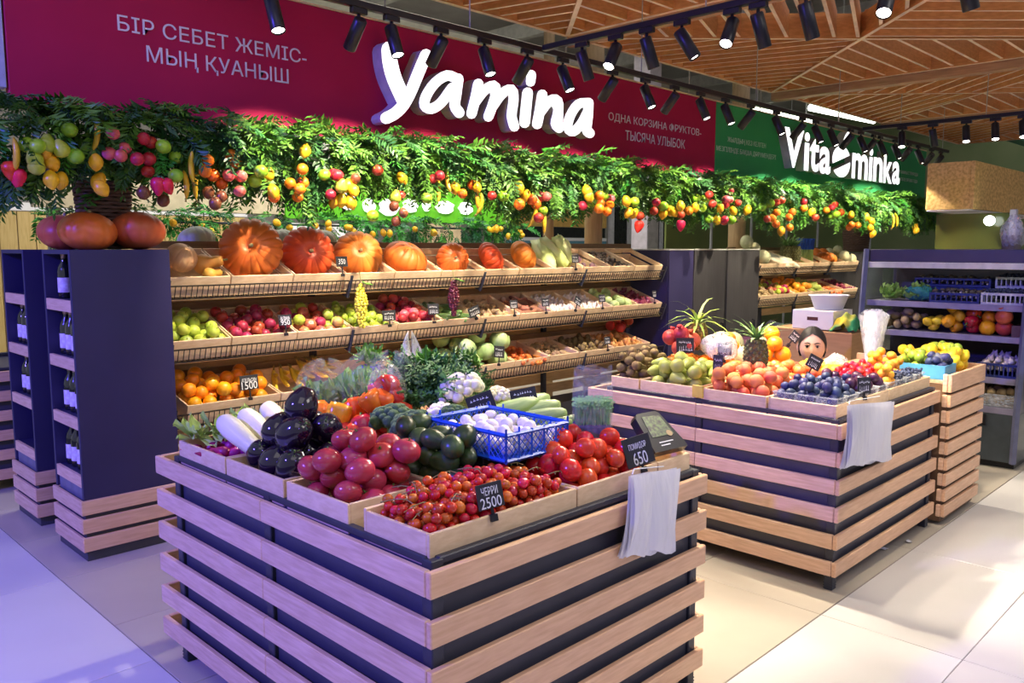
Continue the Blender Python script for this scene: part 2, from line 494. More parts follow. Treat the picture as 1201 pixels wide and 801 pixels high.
bottle_cabinet(1.32, 1.80, 5.03, 5.45, 'navy open shelf cabinet with bottles farthest left behind the pumpkin cabinet', 'dark labelled bottle on the farther navy shelf cabinet',
               [[], [5.30, 5.38, 5.22], [5.28, 5.36], []])
t = slat_table('slatted_produce_table', 1.25, 2.2, 5.95, 7.0, [6.5], 'distant slatted produce table cut by the left picture edge')

# ------------------------------------------------------------------ long sloping produce rack
BRK = M('rack_brown_board', (.24, .15, .075), .6, col2=(.18, .11, .05), scale=5, stretch=(1, 9, 9))
WIRE = M('rack_wire_black', (.035, .03, .025), .4, metal=.4)
def rack(name, label, X0, X1, yf, tiers, nsec, backz=(.25, 1.50)):
    t = thing(name, (X0, yf, 0), label, 'produce rack')
    def B(nm, mat, *a, c=.002, **k):
        m = MB(); m.cbox(*a, c=c); return wpart(nm, m, mat, t, **k)
    sec = (X1 - X0) / nsec
    z = backz[0]
    while z < backz[1] - .05:
        B('back_plank', PLY, X0, X1, yf + .50, yf + .515, z, z + .085); z += .105
    for i in range(nsec + 1):
        x = X0 + i * sec
        B('upright', DARK, x - .02, x + .02, yf + .46, yf + .498, 0, backz[1])
    B('base', DARKB, X0, X1, yf + .22, yf + .48, 0, .22)
    for (zl, rise, dep) in tiers:
        ang = math.atan2(rise, dep)
        R = Matrix.Translation((0, yf, zl)) @ Matrix.Rotation(ang, 4, 'X')
        B('back_rail', BRK, X0, X1, yf + dep + .005, yf + dep + .03, zl + rise - .005, zl + rise + .04)
        for i in range(nsec):
            a, b = X0 + i * sec + .01, X0 + (i + 1) * sec - .01
            m = MB()
            nv = int((b - a) / .031)
            for k in range(nv + 1):
                x = a + (b - a) * k / nv
                m.box(x - .0018, x + .0018, -.012, -.008, -.125, -.048, mat=R)
                m.box(x - .002, x + .002, -.012, dep, -.129, -.125, mat=R)
            for zz in (-.125, -.048):
                m.box(a, b, -.014, -.007, zz - .003, zz + .003, mat=R)
            wpart('wire_basket', m, WIRE, t)
            m = MB(); m.box(a, b, .0, dep, -.140, -.130, mat=R); wpart('tier_board', m, PLY, t)
        for i in range(nsec + 1):
            x = X0 + i * sec
            m = MB(); m.cbox(x - .009, x + .009, -.02, dep, -.165, -.11, .002, mat=R); m.cbox(x - .009, x + .009, -.022, -.012, -.13, -.01, .002, mat=R)
            m.box(x - .009, x + .009, dep - .01, .48, -.20, -.12, mat=R)
            wpart('tier_bracket', m, DARK, t)
    return t
TIERS = [(1.392, .160, .40), (1.043, .145, .40), (.680, .100, .40)]
rack('sloping_produce_rack', 'long three tier sloping produce rack below the red banner', 1.86, 6.54, 4.45, TIERS, 4)
TIERS2 = [(1.372, .150, .40), (1.010, .13, .40)]
rack('sloping_produce_rack', 'far two tier sloping produce rack below the green banner', 8.62, 11.4, 4.60, TIERS2, 3, (.7, 1.46))

CW, CD, CH = .385, .395, .12
def crate_parts(w, d, h, low=None, th=.010, slot=False):
    """boards of a crate: list of (name, MB) in a local frame, front-left-top corner at the origin, inside below z = 0"""
    out = []
    def B(nm, *a):
        m = MB(); m.cbox(*a, c=.0018); out.append((nm, m))
    B('front_board', 0, w, 0, th, -h, 0)
    if slot:
        B('back_board', 0, w, d - th, d, -.030, .012); B('back_board', 0, w, d - th, d, -h, -.045)
        for x in (0, w - th):
            B('side_board', x, x + th, th, d - th, -.035, .004); B('side_board', x, x + th, th, d - th, -h, -.055)
    else:
        B('back_board', 0, w, d - th, d, -h, .006)
        for x in (0, w - th): B('side_board', x, x + th, th, d - th, -h, 0)
    B('bottom_board', th, w - th, th, d - th, -h, -h + th)
    return out
CRATE_CACHE = {}
def crate(name, label, loc, rotx=0., rotz=0., w=CW, d=CD, h=CH, slot=False, group=None, mat=None, th=.010):
    key = (w, d, h, slot, th, (mat or CRATE).name)
    if key not in CRATE_CACHE:
        CRATE_CACHE[key] = [(n, m.mesh(n, mat or CRATE)) for n, m in crate_parts(w, d, h, th=th, slot=slot)]
    t = thing(name, loc, label, 'crate', group)
    t.rotation_euler = Euler((rotx, 0, rotz)); t.rotation_euler = (Matrix.Rotation(rotz, 3, 'Z') @ Matrix.Rotation(rotx, 3, 'X')).to_euler()
    for n, me in CRATE_CACHE[key]: link(n, me, t)
    return t

# ------------------------------------------------------------------ dark wardrobes between the racks
for i, (x0, x1, lb) in enumerate(((6.60, 7.02, 'dark wardrobe cabinet directly at the end of the produce rack'), (7.03, 7.62, 'middle dark wardrobe cabinet of the three'), (7.66, 8.33, 'rightmost dark wardrobe cabinet with a black bar handle'))):
    t = thing('wardrobe_cabinet', (x0, 4.45, 0), lb, 'cabinet')
    mt = NAVY if i == 0 else GREYB
    m = MB(); m.cbox(x0, x1, 4.472, 5.0, 0, 1.53, .003); wpart('body', m, mt, t)
    m = MB(); m.cbox(x0 + .003, x1 - .003, 4.45, 4.470, .5, 1.527, .003); d = wpart('door', m, mt, t)
    m = MB(); m.cbox(x0 + .003, x1 - .003, 4.45, 4.470, .03, .493, .003); wpart('drawer_front', m, mt, t)
    m = MB(); hx = x1 - .12 if i == 2 else x1 - .06
    m.tube([(hx, 4.45, .62), (hx, 4.425, .62), (hx, 4.425, .78), (hx, 4.45, .78)], .008, 6)
    o = link('handle', m.mesh('handle', BLACK, False, t.location), d)
    m = MB(); m.cbox(x0 - .002, x1 + .002, 4.448, 5.0, 1.531, 1.543, .002); wpart('top_board', m, M('pale_edge_board', (.5, .5, .46), .5), t)
# ------------------------------------------------------------------ banners
RED = M('red_banner_print', (.42, .014, .070), .6, col2=(.38, .012, .062), scale=2, spec=.15)
GRN = M('green_banner_print', (.045, .34, .12), .6, col2=(.04, .31, .11), scale=2, spec=.15)
LET = M('lit_letter_face', (.9, .9, .92), .4, emit=(1, .98, 1), es=1.5)
LETS = M('letter_side', (.62, .57, .58), .5)
PRINT = M('printed_white_letters', (.78, .72, .80), .6)
PRINTG = M('printed_pale_letters', (.60, .72, .60), .6)
t = thing('hanging_banner', (1.17, 4.5, 2.235), 'long dark red banner with the big white lit word Yamina above the produce rack', 'banner')
red_banner = t
m = MB(); m.cbox(1.17, 7.438, 4.5, 4.56, 2.237, 3.005, .004); wpart('panel', m, RED, t)
m = MB(); m.box(1.17, 7.438, 4.49, 4.58, 2.215, 2.236); wpart('bottom_trim', m, DARK, t)
m = MB(); m.box(1.17, 7.438, 4.498, 4.565, 3.006, 3.018); wpart('top_trim', m, CRATE, t)
def letter_solid(polys, y0, y1):
    m = MB()
    for p in polys:
        a = sum(p[i][0] * p[(i + 1) % len(p)][1] - p[(i + 1) % len(p)][0] * p[i][1] for i in range(len(p)))
        if a < 0: p = p[::-1]
        n = len(p); eps = .0015 * polys.index(p if a >= 0 else p[::-1])
        vs = [(x, y0 - eps, z) for x, z in p] + [(x, y1, z) for x, z in p]
        m.add(vs, [tuple(range(n))], 0)
        m.add(vs, [(i + n, (i + 1) % n + n, (i + 1) % n, i) for i in range(n)] + [tuple(range(n, 2 * n))[::-1]], 1)
    return m
YAMINA = {'y':[[(3.26,2.804),(3.262,2.779),(3.263,2.752),(3.268,2.721),(3.276,2.687),(3.287,2.651),(3.303,2.613),(3.325,2.573),(3.35,2.533),(3.374,2.493),(3.4,2.475),(3.437,2.474),(3.472,2.491),(3.492,2.519),(3.487,2.548),(3.462,2.588),(3.437,2.627),(3.418,2.662),(3.404,2.694),(3.394,2.726),(3.387,2.755),(3.383,2.78),(3.381,2.804),(3.38,2.83),(3.366,2.855),(3.335,2.865),(3.298,2.857),(3.27,2.833)],[(3.577,2.836),(3.557,2.797),(3.536,2.758),(3.515,2.718),(3.494,2.676),(3.473,2.635),(3.453,2.596),(3.431,2.56),(3.411,2.527),(3.39,2.5),(3.37,2.478),(3.349,2.46),(3.328,2.444),(3.31,2.434),(3.291,2.424),(3.269,2.414),(3.247,2.396),(3.241,2.372),(3.253,2.353),(3.278,2.344),(3.308,2.35),(3.33,2.361),(3.355,2.373),(3.384,2.39),(3.412,2.41),(3.441,2.435),(3.47,2.465),(3.496,2.5),(3.52,2.537),(3.543,2.577),(3.565,2.618),(3.587,2.661),(3.608,2.702),(3.629,2.742),(3.65,2.781),(3.671,2.821),(3.674,2.845),(3.658,2.863),(3.629,2.868),(3.598,2.857)]],'a':[[(3.92,2.747),(3.89,2.753),(3.853,2.76),(3.802,2.756),(3.753,2.736),(3.71,2.709),(3.671,2.679),(3.636,2.644),(3.606,2.607),(3.583,2.573),(3.569,2.543),(3.562,2.513),(3.567,2.483),(3.592,2.46),(3.629,2.449),(3.671,2.451),(3.71,2.465),(3.748,2.486),(3.786,2.515),(3.823,2.551),(3.858,2.592),(3.892,2.632),(3.901,2.654),(3.891,2.673),(3.867,2.682),(3.838,2.677),(3.815,2.661),(3.781,2.621),(3.749,2.583),(3.721,2.554),(3.696,2.535),(3.673,2.523),(3.66,2.518),(3.654,2.517),(3.65,2.518),(3.65,2.518),(3.65,2.521),(3.654,2.535),(3.664,2.555),(3.682,2.582),(3.707,2.613),(3.734,2.639),(3.763,2.662),(3.794,2.68),(3.816,2.69),(3.827,2.69),(3.849,2.685),(3.879,2.679),(3.908,2.68),(3.934,2.694),(3.947,2.715),(3.941,2.736)],[(3.86,2.712),(3.853,2.677),(3.846,2.642),(3.841,2.61),(3.834,2.581),(3.827,2.55),(3.827,2.518),(3.842,2.49),(3.861,2.473),(3.876,2.46),(3.901,2.45),(3.932,2.454),(3.957,2.471),(3.966,2.494),(3.955,2.514),(3.94,2.527),(3.928,2.535),(3.925,2.541),(3.925,2.556),(3.931,2.581),(3.938,2.612),(3.944,2.646),(3.951,2.681),(3.958,2.716),(3.952,2.738),(3.93,2.75),(3.9,2.749),(3.873,2.734)]],'m':[[(4.051,2.707),(4.042,2.675),(4.034,2.643),(4.024,2.609),(4.012,2.573),(3.999,2.535),(3.986,2.497),(3.988,2.475),(4.007,2.46),(4.036,2.458),(4.065,2.469),(4.081,2.49),(4.095,2.529),(4.109,2.568),(4.121,2.606),(4.131,2.641),(4.14,2.674),(4.149,2.707),(4.145,2.728),(4.124,2.742),(4.094,2.741),(4.066,2.728)],[(4.095,2.549),(4.128,2.585),(4.159,2.619),(4.187,2.645),(4.216,2.665),(4.244,2.679),(4.244,2.681),(4.223,2.688),(4.223,2.682),(4.223,2.665),(4.216,2.641),(4.203,2.609),(4.189,2.578),(4.176,2.55),(4.163,2.524),(4.15,2.498),(4.149,2.476),(4.165,2.46),(4.194,2.455),(4.223,2.464),(4.242,2.483),(4.256,2.51),(4.27,2.537),(4.283,2.567),(4.298,2.6),(4.313,2.636),(4.322,2.67),(4.323,2.701),(4.312,2.731),(4.261,2.752),(4.207,2.739),(4.162,2.716),(4.12,2.687),(4.084,2.652),(4.05,2.615),(4.018,2.58),(4.009,2.559),(4.018,2.54),(4.042,2.53),(4.071,2.534)],[(4.269,2.542),(4.304,2.581),(4.338,2.62),(4.368,2.647),(4.396,2.666),(4.418,2.676),(4.407,2.678),(4.396,2.682),(4.4,2.663),(4.4,2.636),(4.395,2.602),(4.385,2.56),(4.38,2.517),(4.387,2.482),(4.399,2.455),(4.411,2.432),(4.43,2.415),(4.46,2.411),(4.491,2.421),(4.511,2.441),(4.511,2.464),(4.499,2.488),(4.489,2.509),(4.484,2.53),(4.488,2.562),(4.499,2.605),(4.505,2.646),(4.504,2.682),(4.496,2.716),(4.456,2.747),(4.391,2.741),(4.342,2.719),(4.298,2.689),(4.258,2.652),(4.222,2.611),(4.187,2.572),(4.179,2.551),(4.188,2.531),(4.213,2.522),(4.244,2.526)]],'i':[[(4.548,2.707),(4.542,2.671),(4.536,2.634),(4.531,2.597),(4.526,2.559),(4.521,2.523),(4.516,2.486),(4.524,2.463),(4.551,2.45),(4.586,2.451),(4.617,2.467),(4.632,2.491),(4.637,2.528),(4.642,2.565),(4.647,2.602),(4.652,2.639),(4.658,2.677),(4.664,2.714),(4.656,2.737),(4.629,2.75),(4.593,2.748),(4.562,2.731)],[(4.592,2.843),(4.589,2.826),(4.587,2.809),(4.584,2.792),(4.59,2.771),(4.614,2.76),(4.646,2.762),(4.674,2.776),(4.687,2.798),(4.69,2.815),(4.693,2.833),(4.696,2.85),(4.689,2.871),(4.665,2.882),(4.633,2.88),(4.605,2.865)]],'n':[[(4.711,2.716),(4.702,2.678),(4.694,2.64),(4.685,2.603),(4.675,2.566),(4.665,2.53),(4.655,2.494),(4.659,2.471),(4.683,2.456),(4.718,2.455),(4.751,2.468),(4.768,2.491),(4.779,2.528),(4.789,2.565),(4.8,2.602),(4.809,2.641),(4.818,2.68),(4.826,2.718),(4.82,2.741),(4.794,2.755),(4.759,2.754),(4.727,2.739)],[(4.778,2.555),(4.818,2.595),(4.857,2.634),(4.884,2.657),(4.899,2.662),(4.903,2.663),(4.893,2.668),(4.894,2.661),(4.894,2.632),(4.89,2.602),(4.882,2.575),(4.869,2.544),(4.863,2.509),(4.882,2.477),(4.908,2.463),(4.925,2.455),(4.958,2.449),(4.994,2.458),(5.017,2.479),(5.02,2.503),(5.001,2.521),(4.984,2.528),(4.978,2.53),(4.979,2.525),(4.983,2.539),(4.996,2.569),(5.006,2.605),(5.01,2.642),(5.01,2.682),(4.992,2.72),(4.934,2.74),(4.873,2.732),(4.816,2.708),(4.769,2.671),(4.728,2.629),(4.688,2.589),(4.678,2.566),(4.688,2.545),(4.716,2.535),(4.75,2.538)]],'a2':[[(5.308,2.761),(5.268,2.755),(5.218,2.747),(5.159,2.724),(5.112,2.688),(5.074,2.646),(5.045,2.606),(5.024,2.567),(5.011,2.527),(5.011,2.489),(5.038,2.457),(5.087,2.439),(5.153,2.443),(5.205,2.468),(5.246,2.5),(5.283,2.533),(5.314,2.569),(5.341,2.606),(5.366,2.642),(5.372,2.666),(5.354,2.685),(5.32,2.691),(5.283,2.683),(5.258,2.663),(5.232,2.628),(5.208,2.594),(5.184,2.566),(5.156,2.539),(5.128,2.518),(5.118,2.511),(5.127,2.513),(5.126,2.513),(5.124,2.514),(5.125,2.529),(5.135,2.558),(5.151,2.588),(5.174,2.62),(5.204,2.652),(5.229,2.672),(5.244,2.677),(5.273,2.681),(5.313,2.686),(5.348,2.698),(5.369,2.72),(5.368,2.743),(5.344,2.759)],[(5.258,2.719),(5.255,2.679),(5.253,2.639),(5.25,2.602),(5.244,2.567),(5.237,2.532),(5.237,2.498),(5.258,2.468),(5.288,2.454),(5.303,2.449),(5.341,2.445),(5.378,2.456),(5.401,2.478),(5.4,2.503),(5.377,2.52),(5.361,2.526),(5.359,2.524),(5.362,2.52),(5.363,2.538),(5.369,2.571),(5.376,2.609),(5.379,2.648),(5.382,2.69),(5.384,2.73),(5.373,2.753),(5.342,2.764),(5.304,2.761),(5.271,2.743)]]}
for k, polys in YAMINA.items():
    nm = 'letter_' + k[0]
    wpart(nm, letter_solid(polys, 4.40, 4.499), [LET, LETS], t, label='raised white lit letter %s' % (k.upper() if k == 'y' else k[0]))
def print_on(t, s, x0, x1, z0, z1, mat, y=4.4985, bold=0.):
    lettering('printed_line', s, t, (x0 - t.location.x, y - t.location.y, z0 - t.location.z), x1 - x0, z1 - z0, .002, mat, bold=bold)
print_on(t, 'БІР СЕБЕТ ЖЕМІС-', 1.68, 2.775, 2.655, 2.735, PRINT, bold=0.)
print_on(t, 'МЫҢ ҚУАНЫШ', 1.82, 2.65, 2.505, 2.605, PRINT, bold=0.)
print_on(t, 'ОДНА КОРЗИНА ФРУКТОВ-', 5.71, 7.17, 2.628, 2.71, PRINT, bold=0.)
print_on(t, 'ТЫСЯЧА УЛЫБОК', 5.95, 6.89, 2.495, 2.58, PRINT, bold=0.)

t = thing('hanging_banner', (7.44, 4.5, 2.235), 'green banner with the white lit word Vitaminka to the right of the red banner', 'banner')
green_banner = t
m = MB(); m.cbox(7.441, 13.45, 4.5, 4.56, 2.237, 3.005, .004); wpart('panel', m, GRN, t)
m = MB(); m.box(7.441, 13.45, 4.49, 4.58, 2.215, 2.236); wpart('bottom_trim', m, DARK, t)
m = MB(); m.box(7.441, 13.45, 4.498, 4.565, 3.006, 3.018); wpart('top_trim', m, CRATE, t)
print_on(t, 'ЖЫЛДЫҢ КЕЗ КЕЛГЕН', 7.67, 8.47, 2.625, 2.685, PRINTG)
print_on(t, 'МЕЗГІЛІНДЕ БАҚША ДӘРУМЕНДЕРІ', 7.46, 8.71, 2.52, 2.58, PRINTG)
print_on(t, 'ВИТАМИНЫ С ПРИРОДЫ', 12.33, 13.12, 2.605, 2.66, PRINTG)
print_on(t, 'В ЛЮБОЕ ВРЕМЯ ГОДА', 12.33, 13.12, 2.505, 2.56, PRINTG)
def raised(t, s, x0, x1, z0, z1, y0, y1, bold):
    me = text_mesh(s, x1 - x0, z1 - z0, y1 - y0, bold)
    me.materials.append(LET); me.materials.append(LETS)
    for p in me.polygons: p.material_index = 0 if p.normal.y < -.9 else 1
    return link('letter_' + s.lower(), me, t, (x0 - t.location.x, y1 - t.location.y, z0 - t.location.z))
for s, x0, x1, z0, z1 in (('V', 8.70, 9.17, 2.45, 2.88), ('i', 9.19, 9.32, 2.44, 2.87), ('t', 9.33, 9.58, 2.44, 2.83), ('a', 9.59, 9.90, 2.43, 2.75),
                          ('m', 10.52, 11.02, 2.43, 2.75), ('i', 11.05, 11.17, 2.43, 2.85), ('n', 11.20, 11.52, 2.43, 2.75), ('k', 11.55, 11.86, 2.43, 2.85), ('a', 11.86, 12.14, 2.43, 2.74)):
    o = raised(t, s, x0, x1, z0, z1, 4.40, 4.498, .028); tag(o, 'raised white lit letter ' + s)
# round fruit emblem between the two halves of the word: disc with a diagonal slash and a leaf
def ell(cx, cz, rx, rz, n=24, a0=0, a1=2 * PI, rot=0):
    r = []
    for i in range(n):
        a = a0 + (a1 - a0) * i / (n - 1 if a1 - a0 < 6 else n)
        u, w = rx * math.cos(a), rz * math.sin(a)
        r.append((cx + u * math.cos(rot) - w * math.sin(rot), cz + u * math.sin(rot) + w * math.cos(rot)))
    return r
ex, ez = 10.20, 2.61
up = ell(ex, ez + .02, .26, .17, 16, math.radians(25), math.radians(200))
lo_ = ell(ex, ez - .02, .26, .17, 16, math.radians(215), math.radians(370))
leafp = ell(ex + .10, ez + .28, .13, .05, 14, rot=math.radians(48))
wpart('fruit_emblem', letter_solid([up, lo_, leafp], 4.40, 4.498), [LET, LETS], t, label='round white fruit emblem with a leaf and a diagonal slash')

# hangers from the roof
for bn, xs in ((red_banner, (1.6, 3.4, 5.2, 7.0)), (green_banner, (8.4, 10.4, 12.6))):
    for x in xs:
        m = MB(); m.tube([(x, 4.54, 3.01), (x, 4.54, 5.2)], .006, 5); wpart('hanger_rod', m, STEELR, bn)
# posts behind the racks that carry the banners
POST = M('timber_post', (.55, .38, .20), .6, col2=(.45, .30, .15), scale=5, stretch=(8, 8, 1))
for x, y, r, lb in ((6.20, 5.05, .085, 'round timber post behind the rack near the dark wardrobes'), (8.88, 5.05, .10, 'round timber post behind the dark wardrobes'), (5.78, 5.25, .05, 'slimmer round timber post left of the thick one')):
    m = MB(); m.tube([(x, y, 0), (x, y, 3.6)], r, 16); m.tube([(x, y, 0), (x, y, .06)], r + .02, 16)
    wthing('timber_post', m, POST, (x, y, 0), lb, 'post', smooth=True)
m = MB(); m.cbox(1.10, 1.162, 4.5, 4.56, 2.30, 5.2, .003)
wpart('edge_post', m, M('column_plaster', (.45, .45, .60), .6), red_banner)  # blue light falling on the column put into its plaster colour

# ------------------------------------------------------------------ garlands of leafy fronds
def frond_mb(rng, L, n, w):
    m = MB()
    pts = []
    bend = rng.uniform(.15, .5)
    for i in range(n + 1):
        u = i / n
        pts.append(Vector((L * u, L * .08 * math.sin(u * 3), -bend * L * u * u)))
    m.tube(pts[::2] if n > 8 else pts, .0025, 3, cap=False)
    for i in range(1, n + 1):
        p = pts[i]; t_ = (pts[i] - pts[i - 1]).normalized()
        for sgn in (-1, 1):
            ll = w * (1 - .55 * abs(i / n - .45) * 1.6) * rng.uniform(.8, 1.15)
            side = Vector((t_.y, -t_.x, 0)).normalized() * sgn
            d = (side * rng.uniform(.7, 1) + t_ * rng.uniform(.4, .9) + Vector((0, 0, rng.uniform(-.5, .25)))).normalized()
            nn = d.cross(t_).normalized() * (ll * .10)
            b = d.cross(nn).normalized() * ll * .17
            m.add([p, p + d * ll * .5 + b + nn, p + d * ll, p + d * ll * .5 - b + nn], [(0, 1, 2), (0, 2, 3)])
    return m
rg = random.Random(11)
def leafmat(name, c1, c2, rnd=.35):
    mt = M(name, c1, .42, col2=c2, scale=14, rnd=rnd, hue=.03, spec=.4)
    b = mt.node_tree.nodes['Principled BSDF']
    b.inputs['Subsurface Weight'].default_value = 0
    return mt
FERN = leafmat('garland_leaf', (.09, .31, .035), (.04, .18, .02))
FERN2 = leafmat('garland_leaf_deep', (.035, .15, .045), (.02, .09, .03))
FR = []
for k in range(6):
    FR.append(frond_mb(rg, rg.uniform(.22, .32), 11, rg.uniform(.075, .105)))
FRM = [f.mesh('frond', FERN if i % 3 else FERN2) for i, f in enumerate(FR)]
def garland(label, x0, x1, seed, npart, nstuff, y=4.38, ztop=2.235, thick=.27, base=None, sc=.82, depth=.16, mats=None, rod=True):
    rng = random.Random(seed)
    t = thing('leafy_garland', (x0, y, ztop), label, 'garland')
    if rod:
        m = MB(); m.tube([(x0, y + .05, ztop - .10), (x1, y + .05, ztop - .10)], .012, 6)
        for x in np.arange(x0 + .3, x1, 1.2): m.tube([(x, y + .05, ztop - .10), (x, y + .05, ztop + .02), (x, y + .13, ztop + .02)], .006, 4)
        wpart('hanging_rail', m, DARK, t)
    def place():
        x = rng.uniform(x0, x1)
        u = rng.random()
        zz = ztop - thick * (1 + max(0, 2.1 - x) * .55) * u * (.75 + .25 * math.sin(x * 3.1) + .12 * math.sin(x * 7.7))
        yy = y + rng.uniform(-depth, .06) * (1 - .5 * u)
        az = rng.uniform(PI * .95, PI * 2.05) if rng.random() < .8 else rng.uniform(0, PI)
        if u < .25: el = rng.uniform(-.3, .55)
        elif u < .6: el = rng.uniform(-.9, .3)
        else: el = rng.uniform(-1.5, -.5)
        s = rng.uniform(.65, 1.15) * sc
        return Matrix.Translation((x - x0, yy - y, zz - ztop)) @ Matrix.Rotation(az, 4, 'Z') @ Matrix.Rotation(-el, 4, 'Y') @ Matrix.Rotation(rng.uniform(-.8, .8), 4, 'X') @ Matrix.Scale(s, 4)
    for i in range(npart):
        o = link('frond', FRM[rng.randrange(6)], t); o.matrix_local = place()
    V = []; F = []; MI = []; k = 0
    arr = [(np.array(f.v), f.f) for f in FR]
    for i in range(nstuff):
        j = rng.randrange(6); a, fs = arr[j]
        Mx = np.array(place())
        v = a @ Mx[:3, :3].T + Mx[:3, 3]
        V.append(v); F.extend([tuple(q + k for q in f) for f in fs]); MI.extend([0 if j % 3 else 1] * len(fs)); k += len(a)
    me = bpy.data.meshes.new('foliage'); me.from_pydata(np.concatenate(V).tolist(), [], F)
    for mt in (mats or [FERN, FERN2]): me.materials.append(mt)
    me.polygons.foreach_set('material_index', MI); me.update()
    tag(link('foliage', me, t), kind='stuff')
    return t
garland('dense green leafy garland with hanging fruit under the red banner', 1.0, 7.44, 5, 290, 1750)
garland('dense green leafy garland with hanging fruit under the green banner', 7.46, 13.4, 6, 240, 1100)
# ------------------------------------------------------------------ fruit shapes shared by piles and garlands
def ballprof(r, h, n=9, top=.0, bot=.0, pw=1.0, shift=0.):
    """profile of a rounded body: r half width, h half height, dimples top / bot"""
    out = []
    for i in range(n + 1):
        a = -PI / 2 + PI * i / n
        rr = r * max(math.cos(a), 0) ** pw; z = h * math.sin(a)
        if top and i >= n - 1: z = h * (1 - top) if i == n else h * (1 - top * .12)
        if bot and i <= 1: z = -h * (1 - bot) if i == 0 else -h * (1 - bot * .12)
        rr *= 1 + shift * math.sin(a)
        out.append((0 if i in (0, n) else rr, z))
    return out
def ribs(k, amp, ph=0.): return lambda a, t: 1 + amp * (abs(math.cos(a * k / 2 + ph)) - .6)
def lump(seed, amp):
    r = random.Random(seed); p = [r.uniform(0, 6.28) for _ in range(4)]
    return lambda a, t: 1 + amp * (.6 * math.sin(2 * a + p[0] + 3 * t) + .4 * math.sin(3 * a + p[1] - 4 * t))
PROTO = {}
def proto(key, mb, mats, smooth=True):
    PROTO[key] = mb.mesh(key.split('/')[0], mats, smooth); return PROTO[key]
def simple(key, prof, mats, n=14, fn=None, stem=None, mi_stem=1):
    m = MB(); m.rev(prof, n, fn)
    if stem:
        z0, z1, r0 = stem; m.tube([(0, 0, z0), (r0 * .5, 0, (z0 + z1) / 2), (r0 * 1.5, 0, z1)], [r0, r0 * .8, r0], 5, mi_stem)
    return proto(key, m, mats)
def fm(name, c1, c2, rough=.35, sc=30, rnd=.12, hue=.012, **k):
    return M(name, c1, rough, col2=c2, scale=sc, rnd=rnd, hue=hue, **k)
F_GA = fm('green_apple_skin', (.30, .52, .03), (.20, .42, .02))
F_GP = fm('yellow_green_skin', (.42, .50, .05), (.34, .42, .03))
F_LE = fm('lemon_skin', (.80, .47, .02), (.66, .36, .01), bump=.1, bscale=160)
F_OR = fm('orange_peel', (.92, .36, .012), (.86, .29, .008), bump=.12, bscale=170)
F_RE = fm('red_apple_skin', (.50, .025, .02), (.34, .015, .02))
F_PI = fm('pink_apple_skin', (.68, .14, .13), (.58, .08, .08))
F_BR = fm('brown_fruit_skin', (.22, .07, .03), (.14, .05, .02))
F_ST = fm('strawberry_skin', (.75, .02, .02), (.60, .012, .015), bump=.2, bscale=120)
F_BA = fm('banana_skin', (.80, .52, .03), (.62, .42, .03), sc=14)
simple('apple/ga', ballprof(.041, .037, 9, .30, .2), [F_GA, STEM], fn=lump(1, .02), stem=(.02, .045, .002))
simple('apple/re', ballprof(.037, .034, 9, .30, .2), [F_RE, STEM], fn=lump(2, .02), stem=(.02, .042, .002))
simple('apple/pi', ballprof(.036, .033, 9, .30, .2), [F_PI, STEM], fn=lump(3, .02), stem=(.02, .042, .002))
simple('apple/br', ballprof(.034, .036, 9, .2, .1), [F_BR, STEM], fn=lump(4, .02), stem=(.02, .045, .002))
simple('pear/gp', [(0, -.045), (.020, -.043), (.036, -.028), (.040, -.010), (.034, .012), (.022, .032), (.014, .044), (0, .047)], [F_GP, STEM], stem=(.045, .066, .002))
simple('lemon/le', [(0, -.050), (.008, -.046), (.022, -.034), (.034, -.015), (.036, .003), (.030, .022), (.018, .038), (.008, .045), (0, .047)], [F_LE, STEM])
F_ORH = fm('hanging_orange_skin', (.85, .21, .012), (.74, .15, .01), bump=.1, bscale=150)
simple('orange/or', ballprof(.037, .035, 9, .06, .04), [F_ORH, STEM], stem=(.032, .036, .003))
simple('strawberry/st', [(0, -.060), (.012, -.052), (.028, -.028), (.038, .0), (.036, .022), (.022, .036), (0, .034)], [F_ST, LEAF], stem=(.03, .055, .003))
def banana_mb(L=.19, r=.017, bend=1.0, n=9):
    m = MB(); pts = []; rr = []
    for i in range(n):
        u = i / (n - 1); a = (u - .5) * bend
        R = L / bend
        pts.append((R * math.sin(a), 0, R * (1 - math.cos(a))))
        rr.append(r * (1 - abs(2 * u - 1) ** 3.2 * .72))
    m.tube(pts, rr, 6)
    m.tube([pts[-1], (pts[-1][0] + .018, 0, pts[-1][2] + .012)], [rr[-1], r * .35], 6, 1)
    return m
proto('banana/ba', banana_mb(.17, .016, 1.0), [F_BA, STEM])
